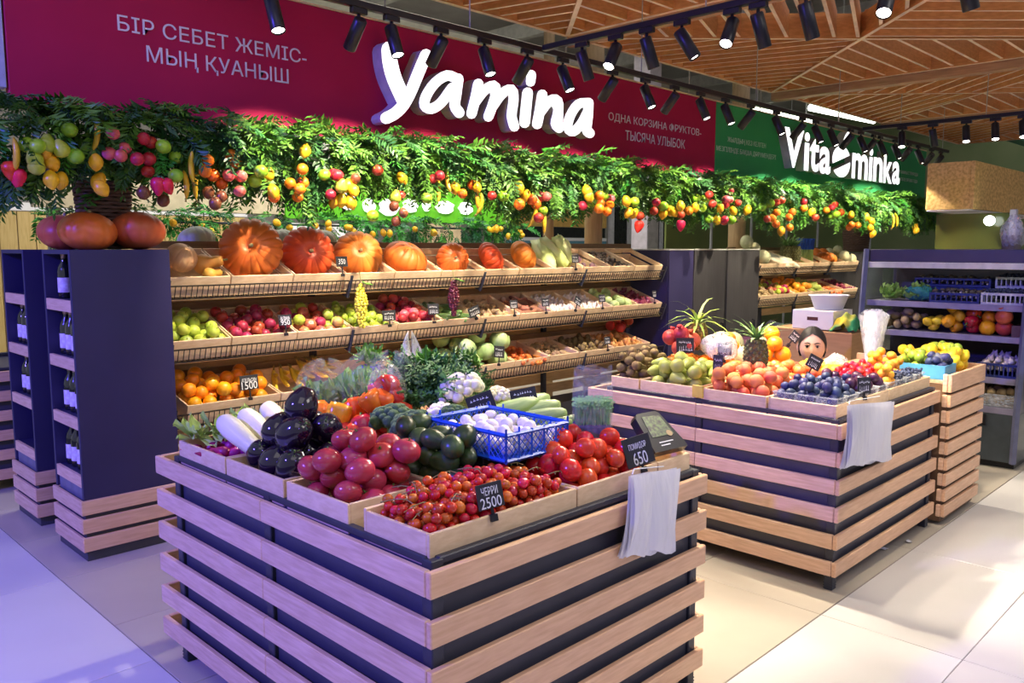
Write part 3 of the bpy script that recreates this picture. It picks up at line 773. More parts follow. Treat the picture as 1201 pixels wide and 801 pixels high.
HANG = [(1.32,4.29,2.09,'ga'),(1.15,4.32,2.01,'ga'),(1.17,4.25,2.0,'ga'),(1.22,4.28,2.02,'gp'),(1.27,4.26,2.0,'gp'),(1.33,4.26,1.97,'ga'),(1.16,4.27,1.95,'gp'),(1.17,4.28,1.92,'gp'),(1.21,4.29,1.98,'le'),(1.24,4.3,1.94,'le'),(1.23,4.29,1.86,'le'),(1.28,4.32,1.86,'le'),(1.42,4.27,1.95,'le'),(1.45,4.34,1.87,'le'),(1.43,4.25,1.83,'le'),(1.5,4.32,2.0,'pi'),(1.54,4.29,1.99,'pi'),(1.57,4.31,2.03,'pi'),(1.5,4.26,2.09,'pi'),(1.61,4.27,1.98,'re'),(1.69,4.33,1.99,'re'),(1.69,4.35,1.93,'re'),(1.65,4.28,2.08,'re'),(1.7,4.32,2.07,'re'),(1.11,4.34,1.87,'st'),(1.08,4.34,1.9,'st'),(1.7,4.26,1.86,'st'),(1.74,4.25,1.86,'st'),(1.74,4.27,2.05,'ga'),(1.83,4.34,2.01,'ga'),(1.79,4.26,1.91,'ga'),(1.64,4.29,1.82,'br'),(1.76,4.35,1.79,'br'),(1.1,4.3,1.96,'ba'),(1.45,4.32,2.08,'ba'),(1.88,4.28,1.96,'ba'),(1.87,4.32,1.88,'ba'),(1.92,4.33,1.88,'ba'),(1.94,4.25,1.94,'or'),(2.02,4.33,1.93,'or'),(2.16,4.35,2.01,'or'),(2.12,4.32,2.04,'or'),(1.97,4.28,2.0,'or'),(1.99,4.33,1.84,'br'),(1.99,4.26,1.78,'br'),(2.04,4.29,1.82,'br'),(2.07,4.34,1.89,'or'),(2.08,4.28,1.93,'pi'),(2.15,4.28,1.93,'pi'),(2.13,4.26,1.85,'pi'),(2.25,4.25,1.96,'ga'),(2.33,4.32,1.95,'le'),(2.33,4.27,1.86,'le'),(2.34,4.28,1.83,'or'),(2.24,4.3,1.91,'ga'),(2.51,4.26,1.99,'or'),(2.46,4.31,1.91,'or'),(2.49,4.26,1.88,'or'),(2.54,4.31,1.92,'or'),(2.51,4.32,1.84,'or'),(2.53,4.26,2.09,'le'),(2.67,4.29,1.97,'ga'),(2.75,4.32,1.98,'re'),(2.71,4.29,1.86,'re'),(2.76,4.25,1.91,'gp'),(2.84,4.3,1.92,'le'),(2.75,4.32,1.82,'le'),(2.79,4.3,1.83,'le'),(2.87,4.34,1.83,'le'),(2.79,4.31,1.92,'gp'),(2.86,4.34,1.92,'le'),(2.85,4.26,1.89,'le'),(2.74,4.26,1.97,'re'),(2.8,4.33,1.83,'le'),(2.85,4.29,1.82,'le'),(2.87,4.27,1.96,'br'),(3.27,4.34,1.99,'le'),(3.04,4.28,2.02,'re'),(3.25,4.33,1.88,'re'),(3.2,4.32,1.87,'gp'),(3.04,4.34,1.75,'ga'),(3.18,4.31,1.81,'br'),(3.21,4.33,1.72,'br'),(3.23,4.28,1.77,'br'),(3.42,4.28,1.87,'ga'),(3.52,4.34,2.0,'re'),(3.54,4.29,2.02,'re'),(3.58,4.35,1.93,'ba'),(3.63,4.32,1.99,'ba'),(3.69,4.31,1.95,'le'),(3.71,4.26,1.91,'or'),(3.87,4.34,1.98,'or'),(3.87,4.29,1.96,'le'),(3.89,4.31,1.87,'ba'),(3.91,4.29,1.85,'ba'),(3.99,4.27,1.91,'re'),(4.17,4.34,1.92,'ga'),(4.3,4.31,1.98,'le'),(4.24,4.25,1.86,'or'),(4.37,4.31,1.93,'le'),(4.4,4.28,1.9,'or'),(4.47,4.3,1.87,'or'),(4.57,4.34,1.93,'pi'),(4.57,4.29,1.93,'pi'),(4.58,4.34,1.83,'ga'),(4.46,4.31,1.78,'ba'),(4.44,4.25,1.77,'re'),(4.6,4.34,1.75,'ba'),(4.49,4.32,1.87,'or'),(4.46,4.35,1.91,'or'),(5.01,4.27,1.99,'le'),(5.02,4.26,1.95,'le'),(5.15,4.34,1.91,'ga'),(5.02,4.32,1.88,'re'),(5.15,4.26,1.96,'or'),(5.29,4.33,1.97,'ga'),(5.38,4.33,1.95,'pi'),(5.26,4.34,1.91,'or'),(5.36,4.32,1.9,'or'),(5.15,4.26,1.86,'or'),(5.24,4.25,1.84,'or'),(5.49,4.25,1.93,'le'),(5.6,4.25,1.93,'ga'),(5.55,4.27,1.84,'le'),(5.72,4.34,1.84,'le'),(5.75,4.3,1.82,'re'),(5.75,4.31,1.74,'st'),(5.99,4.33,1.87,'re'),(5.92,4.26,1.94,'re'),(6.06,4.28,1.91,'ga'),(6.1,4.31,1.85,'le'),(6.26,4.35,1.88,'le'),(6.26,4.31,1.87,'le'),(6.28,4.25,1.92,'le'),(6.41,4.33,1.85,'re'),(6.32,4.27,1.76,'st'),(6.54,4.33,1.89,'or'),(6.58,4.29,1.92,'le'),(6.67,4.34,2.01,'ga'),(6.77,4.32,2.0,'ga'),(6.72,4.31,1.92,'ga'),(6.82,4.26,1.96,'re'),(6.76,4.26,2.04,'re'),(6.96,4.26,1.92,'le'),(7.05,4.25,2.01,'pi'),(7.13,4.26,2.01,'pi'),(7.07,4.27,1.96,'re'),(6.87,4.32,1.82,'ga'),(7.0,4.31,1.82,'le'),(7.03,4.25,1.82,'re'),(7.18,4.26,1.82,'ga'),(7.34,4.35,1.92,'le'),(7.22,4.31,2.1,'re'),(6.84,4.27,1.96,'re'),(6.98,4.28,1.92,'le'),(7.14,4.32,2.01,'pi'),(7.12,4.27,2.01,'pi'),(6.99,4.31,1.82,'le'),(7.19,4.35,1.81,'re'),(7.29,4.33,1.82,'ga'),(7.22,4.27,1.91,'le'),(7.35,4.3,1.99,'re'),(7.56,4.31,1.93,'le'),(7.89,4.33,1.97,'ga'),(7.95,4.27,2.01,'ga'),(8.04,4.25,2.02,'re'),(8.17,4.26,2.05,'re'),(8.15,4.3,1.92,'or'),(8.08,4.31,1.86,'or'),(7.97,4.31,1.85,'re'),(8.11,4.28,1.8,'or'),(8.6,4.35,1.94,'or'),(8.45,4.31,1.88,'or'),(8.44,4.29,1.77,'or'),(8.29,4.31,1.73,'le'),(8.81,4.32,2.06,'re'),(8.82,4.32,1.99,'or'),(8.93,4.28,1.95,'le'),(8.98,4.26,1.89,'re'),(9.46,4.29,2.02,'re'),(9.59,4.31,2.06,'re'),(9.28,4.27,1.98,'or'),(9.55,4.33,1.93,'ga'),(9.53,4.26,1.94,'ga'),(9.7,4.28,1.97,'or'),(10.1,4.33,1.95,'le'),(9.99,4.27,1.83,'or'),(10.27,4.31,1.83,'or'),(9.99,4.3,1.8,'or'),(10.59,4.34,1.94,'le'),(10.61,4.28,1.89,'le'),(10.54,4.26,1.8,'le'),(10.77,4.32,1.73,'le'),(11.49,4.33,1.91,'ba'),(11.63,4.34,1.94,'ba'),(12.32,4.34,1.85,'le'),(12.11,4.25,1.79,'le')]
KEY = {'ga': ('apple/ga', 'hanging_apple', 'green artificial apple', 'apple'), 're': ('apple/re', 'hanging_apple', 'deep red artificial apple', 'apple'),
       'pi': ('apple/pi', 'hanging_apple', 'pink artificial apple', 'apple'), 'br': ('apple/br', 'hanging_fruit', 'brown artificial fruit', 'fruit'),
       'gp': ('pear/gp', 'hanging_pear', 'yellow green artificial pear', 'pear'), 'le': ('lemon/le', 'hanging_lemon', 'yellow artificial lemon', 'lemon'),
       'or': ('orange/or', 'hanging_orange', 'artificial orange', 'orange'), 'st': ('strawberry/st', 'hanging_strawberry', 'large red artificial strawberry', 'strawberry'),
       'ba': ('banana/ba', 'hanging_banana', 'yellow artificial banana', 'banana')}
rh = random.Random(3)
for x, y, z, k in HANG:
    key, nm, lb, cat = KEY[k]
    s = 1.0 + .12 * rh.random() + (.25 if x > 7.4 else .18 if x > 4 else 0.0)
    where = 'in the garland %s' % ('under the green banner' if x > 7.44 else 'above the pumpkins at left' if x < 3.3 else 'under the lit red banner word')
    if k == 'ba': rot = (rh.uniform(-.3, .3), PI / 2 + rh.uniform(-.35, .35), rh.uniform(0, 6))
    else: rot = (rh.uniform(-.5, .5), rh.uniform(-.5, .5), rh.uniform(0, 6))
    o = link(nm, PROTO[key], None, (x, y - .12, z), rot, s * .86)
    tag(o, lb + ' ' + where, cat, lb + 's ' + where)

# ------------------------------------------------------------------ lighting tracks and spot heads
LENS = M('spot_lens_lit', (1, 1, 1), .3, emit=(1, .93, .82), es=14)
TRK = M('track_black', (.012, .012, .018), .35)
ZT = 2.74
def track(nm, a, b, label, hang):
    t = thing('light_track', a, label, 'light track')
    m = MB()
    if abs(a[0] - b[0]) > abs(a[1] - b[1]): m.cbox(a[0], b[0], a[1] - .018, a[1] + .018, a[2] - .017, a[2] + .017, .003)
    else: m.cbox(a[0] - .018, a[0] + .018, b[1], a[1], a[2] - .017, a[2] + .017, .003)
    wpart('rail', m, TRK, t)
    for h in hang:
        m = MB(); m.tube([(h[0], h[1], a[2] + .017), (h[0], h[1], 3.4)], .004, 5); wpart('suspension_wire', m, STEELR, t)
    return t
track('x', (1.2, 3.5, ZT), (11.2, 3.5, ZT), 'long black lighting track running parallel to the two banners', [(x, 3.5) for x in (1.6, 3.2, 4.8, 6.4, 8.0, 9.6, 11.0)])
track('y', (3.76, 3.46, ZT), (3.76, .2, ZT), 'black cross track joining the long track above the front table', [(3.76, y) for y in (.8, 2.35)])
track('y', (8.5, 3.46, ZT), (8.5, .2, ZT), 'black cross track farther right under the timber ceiling', [(8.5, y) for y in (.8, 2.35)])
mb = MB(); mb.cbox(-.045, .045, -.016, .016, -.045, -.017, .003); ADX = mb.mesh('track_adapter', TRK)
mb = MB(); mb.tube([(0, 0, -.04), (0, 0, -.085)], .009, 8); ARM = mb.mesh('swivel_arm', TRK, True)
mb = MB(); mb.rev([(0, .03), (.028, .03), (.033, .024), (.033, -.135), (.030, -.138), (.0295, -.128), (0, -.128)], 18); HEAD = mb.mesh('lamp_body', TRK)
mb = MB(); mb.rev([(.0293, -.1285), (.02, -.131), (0, -.132)], 16); LNS = mb.mesh('lens', LENS, True)
for p in HEAD.polygons: p.use_smooth = abs(p.normal.z) < .5
def spot(x, y, d, label, group, energy, deg, color=(1, .86, .66), along='x', blend=.35):
    t = thing('track_spot_lamp', (x, y, ZT), label, 'spot lamp', group)
    a = link('track_adapter', ADX, t, rot=None if along == 'x' else (0, 0, PI / 2)); link('swivel_arm', ARM, t)
    q = Vector(d).normalized().to_track_quat('-Z', 'Y').to_euler()
    h = link('lamp_body', HEAD, t, (0, 0, -.095), q); link('lens', LNS, h)
    if energy:
        ld = bpy.data.lights.new('spot_beam', 'SPOT'); ld.energy = energy; ld.color = color; ld.spot_size = math.radians(deg); ld.spot_blend = blend; ld.shadow_soft_size = .025
        lo = link('spot_beam', ld, None, Vector((x, y, ZT - .095)) + Vector(d).normalized() * .14); lo.rotation_euler = q
MAIN = [(1.99,0),(2.46,-7),(2.66,6),(2.99,-7),(3.31,7),(3.66,-9),(3.98,7),(4.48,-5),(4.85,7),(5.21,-5),(5.56,6),(5.92,7),(6.32,-7),(6.76,9),(7.25,-3),(7.52,9),(7.85,10),(8.30,-5),(8.55,8),(8.88,-5),(9.06,9),(9.47,10),(9.89,-2),(10.18,11),(10.62,-8),(10.95,-9)]
KE = 2.5
ORD = ['first', 'second', 'third', 'fourth', 'fifth', 'sixth', 'seventh', 'eighth', 'ninth', 'tenth', 'eleventh', 'twelfth', 'thirteenth', 'fourteenth', 'fifteenth', 'sixteenth', 'seventeenth', 'eighteenth', 'nineteenth', 'twentieth', 'twenty-first', 'twenty-second', 'twenty-third', 'twenty-fourth', 'twenty-fifth', 'twenty-sixth']
for i, (x, s) in enumerate(MAIN):
    if s < 0: spot(x, 3.5, (.04 + max(0, x - 7.5) * .16, .95, -1), '%s black spot head from the left on the long track, tilted towards the rack' % ORD[i], 'track heads aimed at the rack', 70 * KE, 72)
    else: spot(x, 3.5, ((.05, -.45, -1) if x > 3.5 else (-.02, -.42, -1)), '%s black spot head from the left on the long track, tilted towards the tables' % ORD[i], 'track heads aimed at the tables', (55 if x > 3.5 else 80) * KE, 58 if x > 3.5 else 42)
for i, (y, s) in enumerate(((3.16,6),(2.92,-5),(2.71,6),(2.49,3),(2.20,-10),(2.06,9),(1.82,4),(1.45,-8),(1.15,6))):
    spot(3.76, y, ((-.75, -.15, -1) if s < 0 else (.30, -.55, -1) if s == 3 else (.35, -.15, -1)), '%s black spot head from the junction on the front cross track' % ORD[i], 'heads on the front cross track', (62 if s < 0 else 140 if s == 3 else 40) * KE, 60, along='y')
for i, (y, s) in enumerate(((3.08,-4),(2.80,4),(2.51,-4),(2.27,-2),(2.05,-5),(1.7,4),(1.3,-3))):
    spot(8.5, y, ((-.45, -.2, -1) if s < 0 else (.3, -.1, -1)), '%s black spot head from the junction on the right cross track' % ORD[i], 'heads on the right cross track', 40 * KE, 60, along='y')
# ------------------------------------------------------------------ piling helpers
def deposit(rect, base, n, r, seed, slope=.0, K=45, pack=.93, tall=1.0):
    """drop n balls of radius r one by one into a rectangle, each to the lowest spot tried"""
    rng = np.random.RandomState(seed)
    x0, x1, y0, y1 = rect
    cx, cy = (x0 + x1) / 2, (y0 + y1) / 2
    P = np.zeros((0, 3))
    for i in range(n):
        c = np.stack([rng.uniform(x0 + r * .85, max(x1 - r * .85, x0 + r), K), rng.uniform(y0 + r * .85, max(y1 - r * .85, y0 + r), K)], 1)
        z = np.full(K, base + r * tall)
        if len(P):
            d2 = ((c[:, None, :] - P[None, :, :2]) ** 2).sum(2)
            q = (2 * r * pack) ** 2 - d2
            zz = np.where(q > 0, P[None, :, 2] + np.sqrt(np.maximum(q, 0)) * tall, -9)
            z = np.maximum(z, zz.max(1))
        cost = z + slope * np.hypot((c[:, 0] - cx), (c[:, 1] - cy))
        k = int(cost.argmin())
        P = np.vstack([P, [c[k, 0], c[k, 1], z[k]]])
    return [tuple(p) for p in P]
def mark(out, label):
    if len(out) > 4:
        ex = {}
        for w, f in (('topmost', lambda o: -o.location.z), ('leftmost', lambda o: o.location.dot(_rt)), ('rightmost', lambda o: -o.location.dot(_rt)), ('frontmost', lambda o: o.location.dot(_fh))):
            c = min((q for q in out if q.name not in ex), key=f); ex[c.name] = 1
            if len(label.split()) < 16: c['label'] = w + ' ' + label
def place(name, keys, pts, label, cat, group, seed=0, sc=(.92, 1.06), Mx=None, rot='free', child=None):
    rng = random.Random(seed); out = []
    for p in pts:
        key = keys if isinstance(keys, str) else keys[rng.randrange(len(keys))]
        q = Vector(p)
        if rot == 'free': R = Euler((rng.uniform(-PI, PI), rng.uniform(-PI, PI), rng.uniform(-PI, PI)))
        elif rot == 'up': R = Euler((rng.uniform(-.6, .6), rng.uniform(-.6, .6), rng.uniform(-PI, PI)))
        elif rot == 'flat': R = Euler((PI / 2 + rng.uniform(-.3, .3), rng.uniform(-.5, .5), rng.uniform(-PI, PI)))
        else: R = Euler((rot[0] + rng.uniform(-.25, .25), rot[1] + rng.uniform(-.25, .25), rot[2] + rng.uniform(-.3, .3)))
        if Mx is not None:
            q = Mx @ q; R = (Mx.to_3x3().normalized() @ R.to_matrix()).to_euler()
        o = link(name, PROTO[key], None, q, R, rng.uniform(*sc)); tag(o, label, cat, group)
        if child:
            link(child[0], PROTO[child[1]], o)
        out.append(o)
    mark(out, label)
    return out
def heap(name, keys, rect, base, n, r, label, cat, seed, slope=.3, rot='free', Mx=None, sc=(.92, 1.06), child=None, tall=1., pack=.93, group=None):
    return place(name, keys, deposit(rect, base, n, r, seed, slope, tall=tall, pack=pack), label, cat, group or (cat + ' pile: ' + label), seed, sc, Mx, rot, child)

# ------------------------------------------------------------------ more shapes
TOMP = fm('pink_tomato_skin', (.50, .045, .075), (.40, .03, .05), .22, 12, rnd=.12, coat=.3)
TOMR = fm('red_tomato_skin', (.70, .045, .018), (.56, .03, .012), .2, 12, rnd=.1, coat=.3)
CHER = fm('cherry_tomato_skin', (.58, .06, .012), (.48, .04, .01), .22, 20, rnd=.22, hue=.025, coat=.2)
CALY = M('green_calyx', (.10, .20, .03), .6)
simple('tomato/p', ballprof(.042, .034, 10, .22, .08), [TOMP], 20, ribs(7, .05))
simple('tomato/r', ballprof(.034, .030, 10, .16, .05), [TOMR], 18, lump(5, .02))
simple('cherry_tomato/c', ballprof(.0145, .0150, 7), [CHER], 10)
def star_mb(r, z, n=5, w=.28, drop=.25):
    m = MB()
    for k in range(n):
        a = 2 * PI * k / n
        d = Vector((math.cos(a), math.sin(a), 0)); s = Vector((-d.y, d.x, 0))
        m.add([Vector((0, 0, z)), d * r * .45 + s * r * w * .5 + Vector((0, 0, z + r * .06)), d * r + Vector((0, 0, z - r * drop)), d * r * .45 - s * r * w * .5 + Vector((0, 0, z + r * .06))], [(0, 1, 2), (0, 2, 3)])
    m.tube([(0, 0, z - .003), (.002, 0, z + r * .35)], r * .09, 5)
    return m
proto('calyx/t', star_mb(.026, .030), [CALY], False); proto('calyx/s', star_mb(.016, .027), [CALY], False)
EGG = fm('aubergine_skin', (.014, .005, .022), (.010, .003, .015), .08, 8, rnd=.2, coat=.6)
simple('aubergine/e', [(0, -.062), (.026, -.058), (.047, -.040), (.055, -.012), (.050, .016), (.038, .040), (.026, .056), (0, .060)], [EGG], 20)
proto('calyx/e', star_mb(.034, .058, 5, .5, .6), [CALY], False)
WHT = fm('white_root_skin', (.80, .76, .58), (.72, .68, .46), .35, 6, rnd=.05)
simple('white_root/w', [(0, -.145), (.022, -.142), (.037, -.12), (.042, -.08), (.040, -.02), (.034, .05), (.026, .11), (.015, .15), (0, .158)], [WHT], 16)
RAD = fm('radish_skin', (.42, .015, .10), (.30, .01, .12), .35, 9, rnd=.25, hue=.03)
simple('radish/r', [(0, -.055), (.003, -.05), (.008, -.032), (.018, -.012), (.021, .004), (.017, .02), (.006, .026), (0, .027)], [RAD], 12)
def leaf_mb(L, w, curl=.3, n=5, ruffle=0.):
    m = MB(); vs = []; fs = []
    for i in range(n + 1):
        u = i / n; ww = w * math.sin(PI * min(.08 + u * .92, 1)) ** .7 * (.6 + .6 * u if u < .7 else 1.02 - (u - .7) * 1.2)
        z = curl * L * u * u
        for k, s in enumerate((-1, -.5, 0, .5, 1)):
            vs.append((L * u, ww * s, z + abs(s) * w * .35 + (ruffle * w * math.sin(7 * u + 2.4 * s * 3) if abs(s) == 1 else 0)))
    for i in range(n):
        for k in range(4):
            fs.append((i * 5 + k, i * 5 + k + 1, i * 5 + k + 6, i * 5 + k + 5))
    return m.add(vs, fs)
GLEAF = fm('salad_leaf', (.30, .48, .10), (.16, .34, .05), .5, 9, rnd=.2)
NAPA = fm('napa_leaf', (.58, .72, .22), (.74, .80, .46), .5, 5, rnd=.12)
AVO = fm('avocado_skin', (.045, .085, .022), (.020, .040, .016), .32, 22, rnd=.35, hue=.02, bump=.15, bscale=90)
simple('avocado/a', [(0, -.050), (.018, -.046), (.032, -.028), (.036, -.008), (.031, .016), (.021, .036), (.012, .047), (0, .050)], [AVO], 14)
def pepper(key, mat):
    m = MB(); m.rev([(0, -.040), (.018, -.045), (.034, -.036), (.042, -.010), (.045, .018), (.038, .036), (.018, .040), (0, .028)], 24, lambda a, t: 1 + .10 * abs(math.cos(2 * a)) - .05)
    m.tube([(0, 0, .026), (.004, 0, .045), (.012, 0, .058)], [.007, .005, .006], 6, 1)
    proto(key, m, [mat, CALY])
pepper('bell_pepper/o', fm('orange_pepper_skin', (.80, .16, .01), (.72, .10, .01), .18, 6, coat=.4))
pepper('bell_pepper/r', fm('red_pepper_skin', (.52, .015, .012), (.40, .01, .01), .18, 6, coat=.4))
pepper('bell_pepper/y', fm('yellow_pepper_skin', (.85, .42, .02), (.75, .32, .01), .18, 6, coat=.4))
def bumps(m, R, n, rb, seed, zmin=-.2, mi=0, flat=.75, seg=8):
    rng = random.Random(seed); g = PI * (3 - 5 ** .5)
    for i in range(n):
        z = 1 - (1 - zmin) * (i + .5) / n; rr = math.sqrt(max(0, 1 - z * z)); a = g * i
        c = Vector((R * rr * math.cos(a), R * rr * math.sin(a), R * flat * z))
        q = rb * rng.uniform(.8, 1.25)
        m.rev(ballprof(q, q * .9, 5), seg, lump(seed + i, .12), mi, Matrix.Translation(c))
BROC = fm('broccoli_floret', (.065, .13, .055), (.03, .07, .03), .8, 60, rnd=.15, bump=.6, bscale=140)
BROS = M('broccoli_stalk', (.32, .42, .16), .6)
m = MB(); bumps(m, .062, 34, .020, 3); proto('florets/b', m, [BROC]); m = MB(); m.tube([(0, 0, .02), (0, 0, -.02), (0, 0, -.075)], [.045, .024, .022], 10); proto('stalk/b', m, [BROS])
CAUL = fm('cauliflower_curd', (.80, .76, .62), (.70, .64, .50), .8, 60, rnd=.06, bump=.5, bscale=140)
m = MB(); bumps(m, .062, 36, .019, 8); proto('curd/c', m, [CAUL])
def leafy(key, R, n, mat, L, w, curl=.9, elev=.35, seed=0, z=-.04):
    m = MB(); rng = random.Random(seed)
    for i in range(n):
        l = leaf_mb(L * rng.uniform(.85, 1.1), w, curl, 5, .12)
        m.add(l.v, l.f, 0, Matrix.Rotation(2 * PI * i / n + rng.uniform(-.2, .2), 4, 'Z') @ Matrix.Translation((R * .35, 0, z)) @ Matrix.Rotation(-elev + rng.uniform(-.15, .15), 4, 'Y'))
    proto(key, m, [mat])
leafy('leaves/c', .06, 7, fm('cauliflower_leaf', (.30, .46, .16), (.20, .36, .10), .5, 12), .060, .032, 1.0, .5, 1, -.05)
EGGS = fm('egg_shell', (.82, .78, .74), (.76, .70, .66), .45, 4, rnd=.05)
simple('egg/e', [(0, -.022), (.010, -.0205), (.019, -.012), (.0215, -.001), (.019, .013), (.011, .024), (0, .028)], [EGGS], 14)
CUC = fm('cucumber_skin', (.07, .16, .04), (.16, .26, .08), .4, 14, stretch=(3, 3, .5), rnd=.2, bump=.3, bscale=60)
simple('cucumber/c', [(0, -.095), (.012, -.092), (.019, -.07), (.021, 0), (.019, .07), (.011, .092), (0, .096)], [CUC], 12)
MAR = fm('marrow_skin', (.34, .46, .18), (.24, .36, .12), .4, 16, stretch=(5, 5, .6), rnd=.15)
simple('marrow/m', [(0, -.11), (.018, -.108), (.032, -.085), (.036, -.02), (.032, .05), (.022, .095), (.012, .11), (0, .112)], [MAR], 14)
KIWI = fm('kiwi_skin', (.22, .15, .06), (.15, .10, .035), .85, 50, rnd=.15, bump=.3)
simple('kiwi/k', ballprof(.025, .031, 8), [KIWI], 12)
POT = fm('potato_skin', (.36, .27, .13), (.27, .19, .08), .8, 25, rnd=.15)
simple('potato/p', ballprof(.030, .038, 8), [POT], 12, lump(9, .08))
PEACH = fm('peach_skin', (.72, .24, .07), (.55, .10, .04), .6, 7, rnd=.14, hue=.015)
simple('peach/p', ballprof(.034, .033, 9, .18), [PEACH, STEM], 16, lambda a, t: 1 - .06 * max(0, math.cos(a)) ** 12)
NECT = fm('nectarine_skin', (.62, .09, .03), (.72, .25, .05), .35, 8, rnd=.15)
simple('nectarine/n', ballprof(.033, .032, 9, .18), [NECT, STEM], 14)
APRI = fm('apricot_skin', (.86, .42, .03), (.80, .32, .02), .5, 10, rnd=.1)
simple('apricot/a', ballprof(.027, .026, 8, .15), [APRI], 12)
PLUM = fm('plum_skin', (.045, .06, .14), (.025, .03, .08), .5, 9, rnd=.3, hue=.03)
simple('plum/p', ballprof(.022, .026, 8, .12), [PLUM], 12)
PLUMR = fm('dark_plum_skin', (.07, .018, .045), (.04, .012, .03), .35, 9, rnd=.3)
simple('plum/d', ballprof(.026, .026, 8, .12), [PLUMR], 12)
BLUE = fm('blueberry_skin', (.05, .06, .12), (.025, .03, .06), .6, 30, rnd=.3)
simple('blueberry/b', ballprof(.008, .0075, 5), [BLUE], 8)
GPEAR = fm('green_pear_skin', (.42, .46, .10), (.30, .36, .06), .4, 14, rnd=.14)
simple('pear/g', [(0, -.046), (.018, -.044), (.033, -.030), (.037, -.012), (.031, .010), (.021, .030), (.014, .045), (.006, .050), (0, .050)], [GPEAR, STEM], 14, stem=(.048, .068, .002))
POME = fm('pomegranate_skin', (.62, .10, .05), (.50, .05, .04), .4, 7)
m = MB(); m.rev(ballprof(.048, .045, 9), 16, lump(2, .03)); m.rev([(.010, .040), (.012, .052), (.017, .062)], 8); proto('pomegranate/p', m, [POME])
MANG = fm('mango_skin', (.80, .38, .02), (.70, .22, .02), .35, 5, rnd=.1)
simple('mango/m', ballprof(.040, .052, 9), [MANG], 14, lump(7, .05))
simple('orange/big', ballprof(.042, .041, 10, .05, .04), [F_OR, STEM], 18, stem=(.037, .041, .0035))
simple('orange/man', ballprof(.031, .026, 8, .1, .06), [fm('mandarin_peel', (.88, .26, .01), (.80, .20, .01), bump=.1, bscale=150), STEM], 14, stem=(.023, .028, .003))
MELN = fm('melon_skin', (.68, .66, .42), (.56, .56, .30), .6, 22, rnd=.08)
simple('melon/m', ballprof(.078, .085, 12), [MELN, STEM], 20, stem=(.083, .097, .005))
simple('strawberry/s', [(0, -.020), (.006, -.017), (.013, -.006), (.016, .004), (.013, .012), (0, .014)], [F_ST], 9)
simple('lemon/s', [(0, -.046), (.006, -.042), (.020, -.031), (.031, -.014), (.033, .003), (.028, .020), (.016, .035), (.007, .042), (0, .043)], [fm('lemon_peel_bright', (.86, .62, .03), (.78, .52, .02), bump=.1, bscale=160)], 14)
simple('lime/l', ballprof(.026, .030, 8), [fm('lime_peel', (.34, .46, .04), (.26, .38, .03))], 12)
simple('apple/gy', ballprof(.037, .034, 9, .3, .2), [fm('green_yellow_apple', (.52, .60, .08), (.38, .50, .05), rnd=.15), STEM], 14, lump(1, .02), stem=(.02, .042, .002))
simple('apple/dr', ballprof(.036, .033, 9, .3, .2), [fm('dark_red_apple', (.40, .03, .045), (.26, .015, .04), rnd=.2, hue=.03), STEM], 14, lump(3, .02), stem=(.02, .042, .002))
simple('apple/mx', ballprof(.036, .033, 9, .3, .2), [fm('blush_apple', (.60, .26, .10), (.55, .10, .06), sc=16, rnd=.2, hue=.05), STEM], 14, lump(4, .02), stem=(.02, .042, .002))
CARR = fm('carrot_skin', (.66, .20, .04), (.52, .14, .03), .6, 20, stretch=(2, 2, 8), rnd=.15)
simple('carrot/c', [(0, -.105), (.005, -.10), (.011, -.05), (.016, .03), (.019, .075), (.014, .09), (0, .092)], [CARR], 10)
simple('garlic/g', [(0, -.020), (.014, -.019), (.023, -.006), (.021, .006), (.010, .018), (.004, .030), (0, .036)], [fm('garlic_skin', (.78, .74, .66), (.62, .50, .52), .6, 18)], 12, ribs(8, .08))
simple('onion/r', [(0, -.028), (.012, -.026), (.028, -.008), (.028, .006), (.014, .021), (.005, .032), (0, .038)], [fm('red_onion_skin', (.24, .035, .06), (.16, .02, .05), .3, 9)], 12)
simple('onion/y', [(0, -.028), (.012, -.026), (.028, -.008), (.028, .006), (.014, .021), (.005, .032), (0, .038)], [fm('yellow_onion_skin', (.66, .34, .10), (.54, .24, .06), .35, 9, rnd=.2)], 12)
simple('root/g', ballprof(.020, .036, 8), [fm('ginger_skin', (.46, .33, .17), (.36, .24, .11), .8, 25, rnd=.2)], 10, lump(6, .2))
simple('sweet_potato/s', [(0, -.07), (.010, -.064), (.026, -.03), (.029, .005), (.022, .04), (.010, .066), (0, .07)], [fm('sweet_potato_skin', (.30, .12, .07), (.22, .08, .05), .7, 18, rnd=.2)], 12, lump(8, .08))
simple('beet/b', [(0, -.045), (.003, -.04), (.016, -.026), (.030, -.004), (.028, .014), (.010, .026), (0, .027)], [fm('beet_skin', (.22, .09, .14), (.32, .18, .22), .6, 12, rnd=.2)], 12)
m = MB(); m.rev([(0, -.022), (.007, -.022), (.008, .0)], 8); m.rev([(.008, -.001), (.02, -.001), (.022, .006), (.014, .016), (0, .019)], 12, None, 1)
proto('mushroom/m', m, [fm('mushroom_stem', (.74, .68, .55), (.66, .58, .45), .7), fm('mushroom_cap_dark', (.05, .035, .03), (.10, .07, .05), .6, 18)])
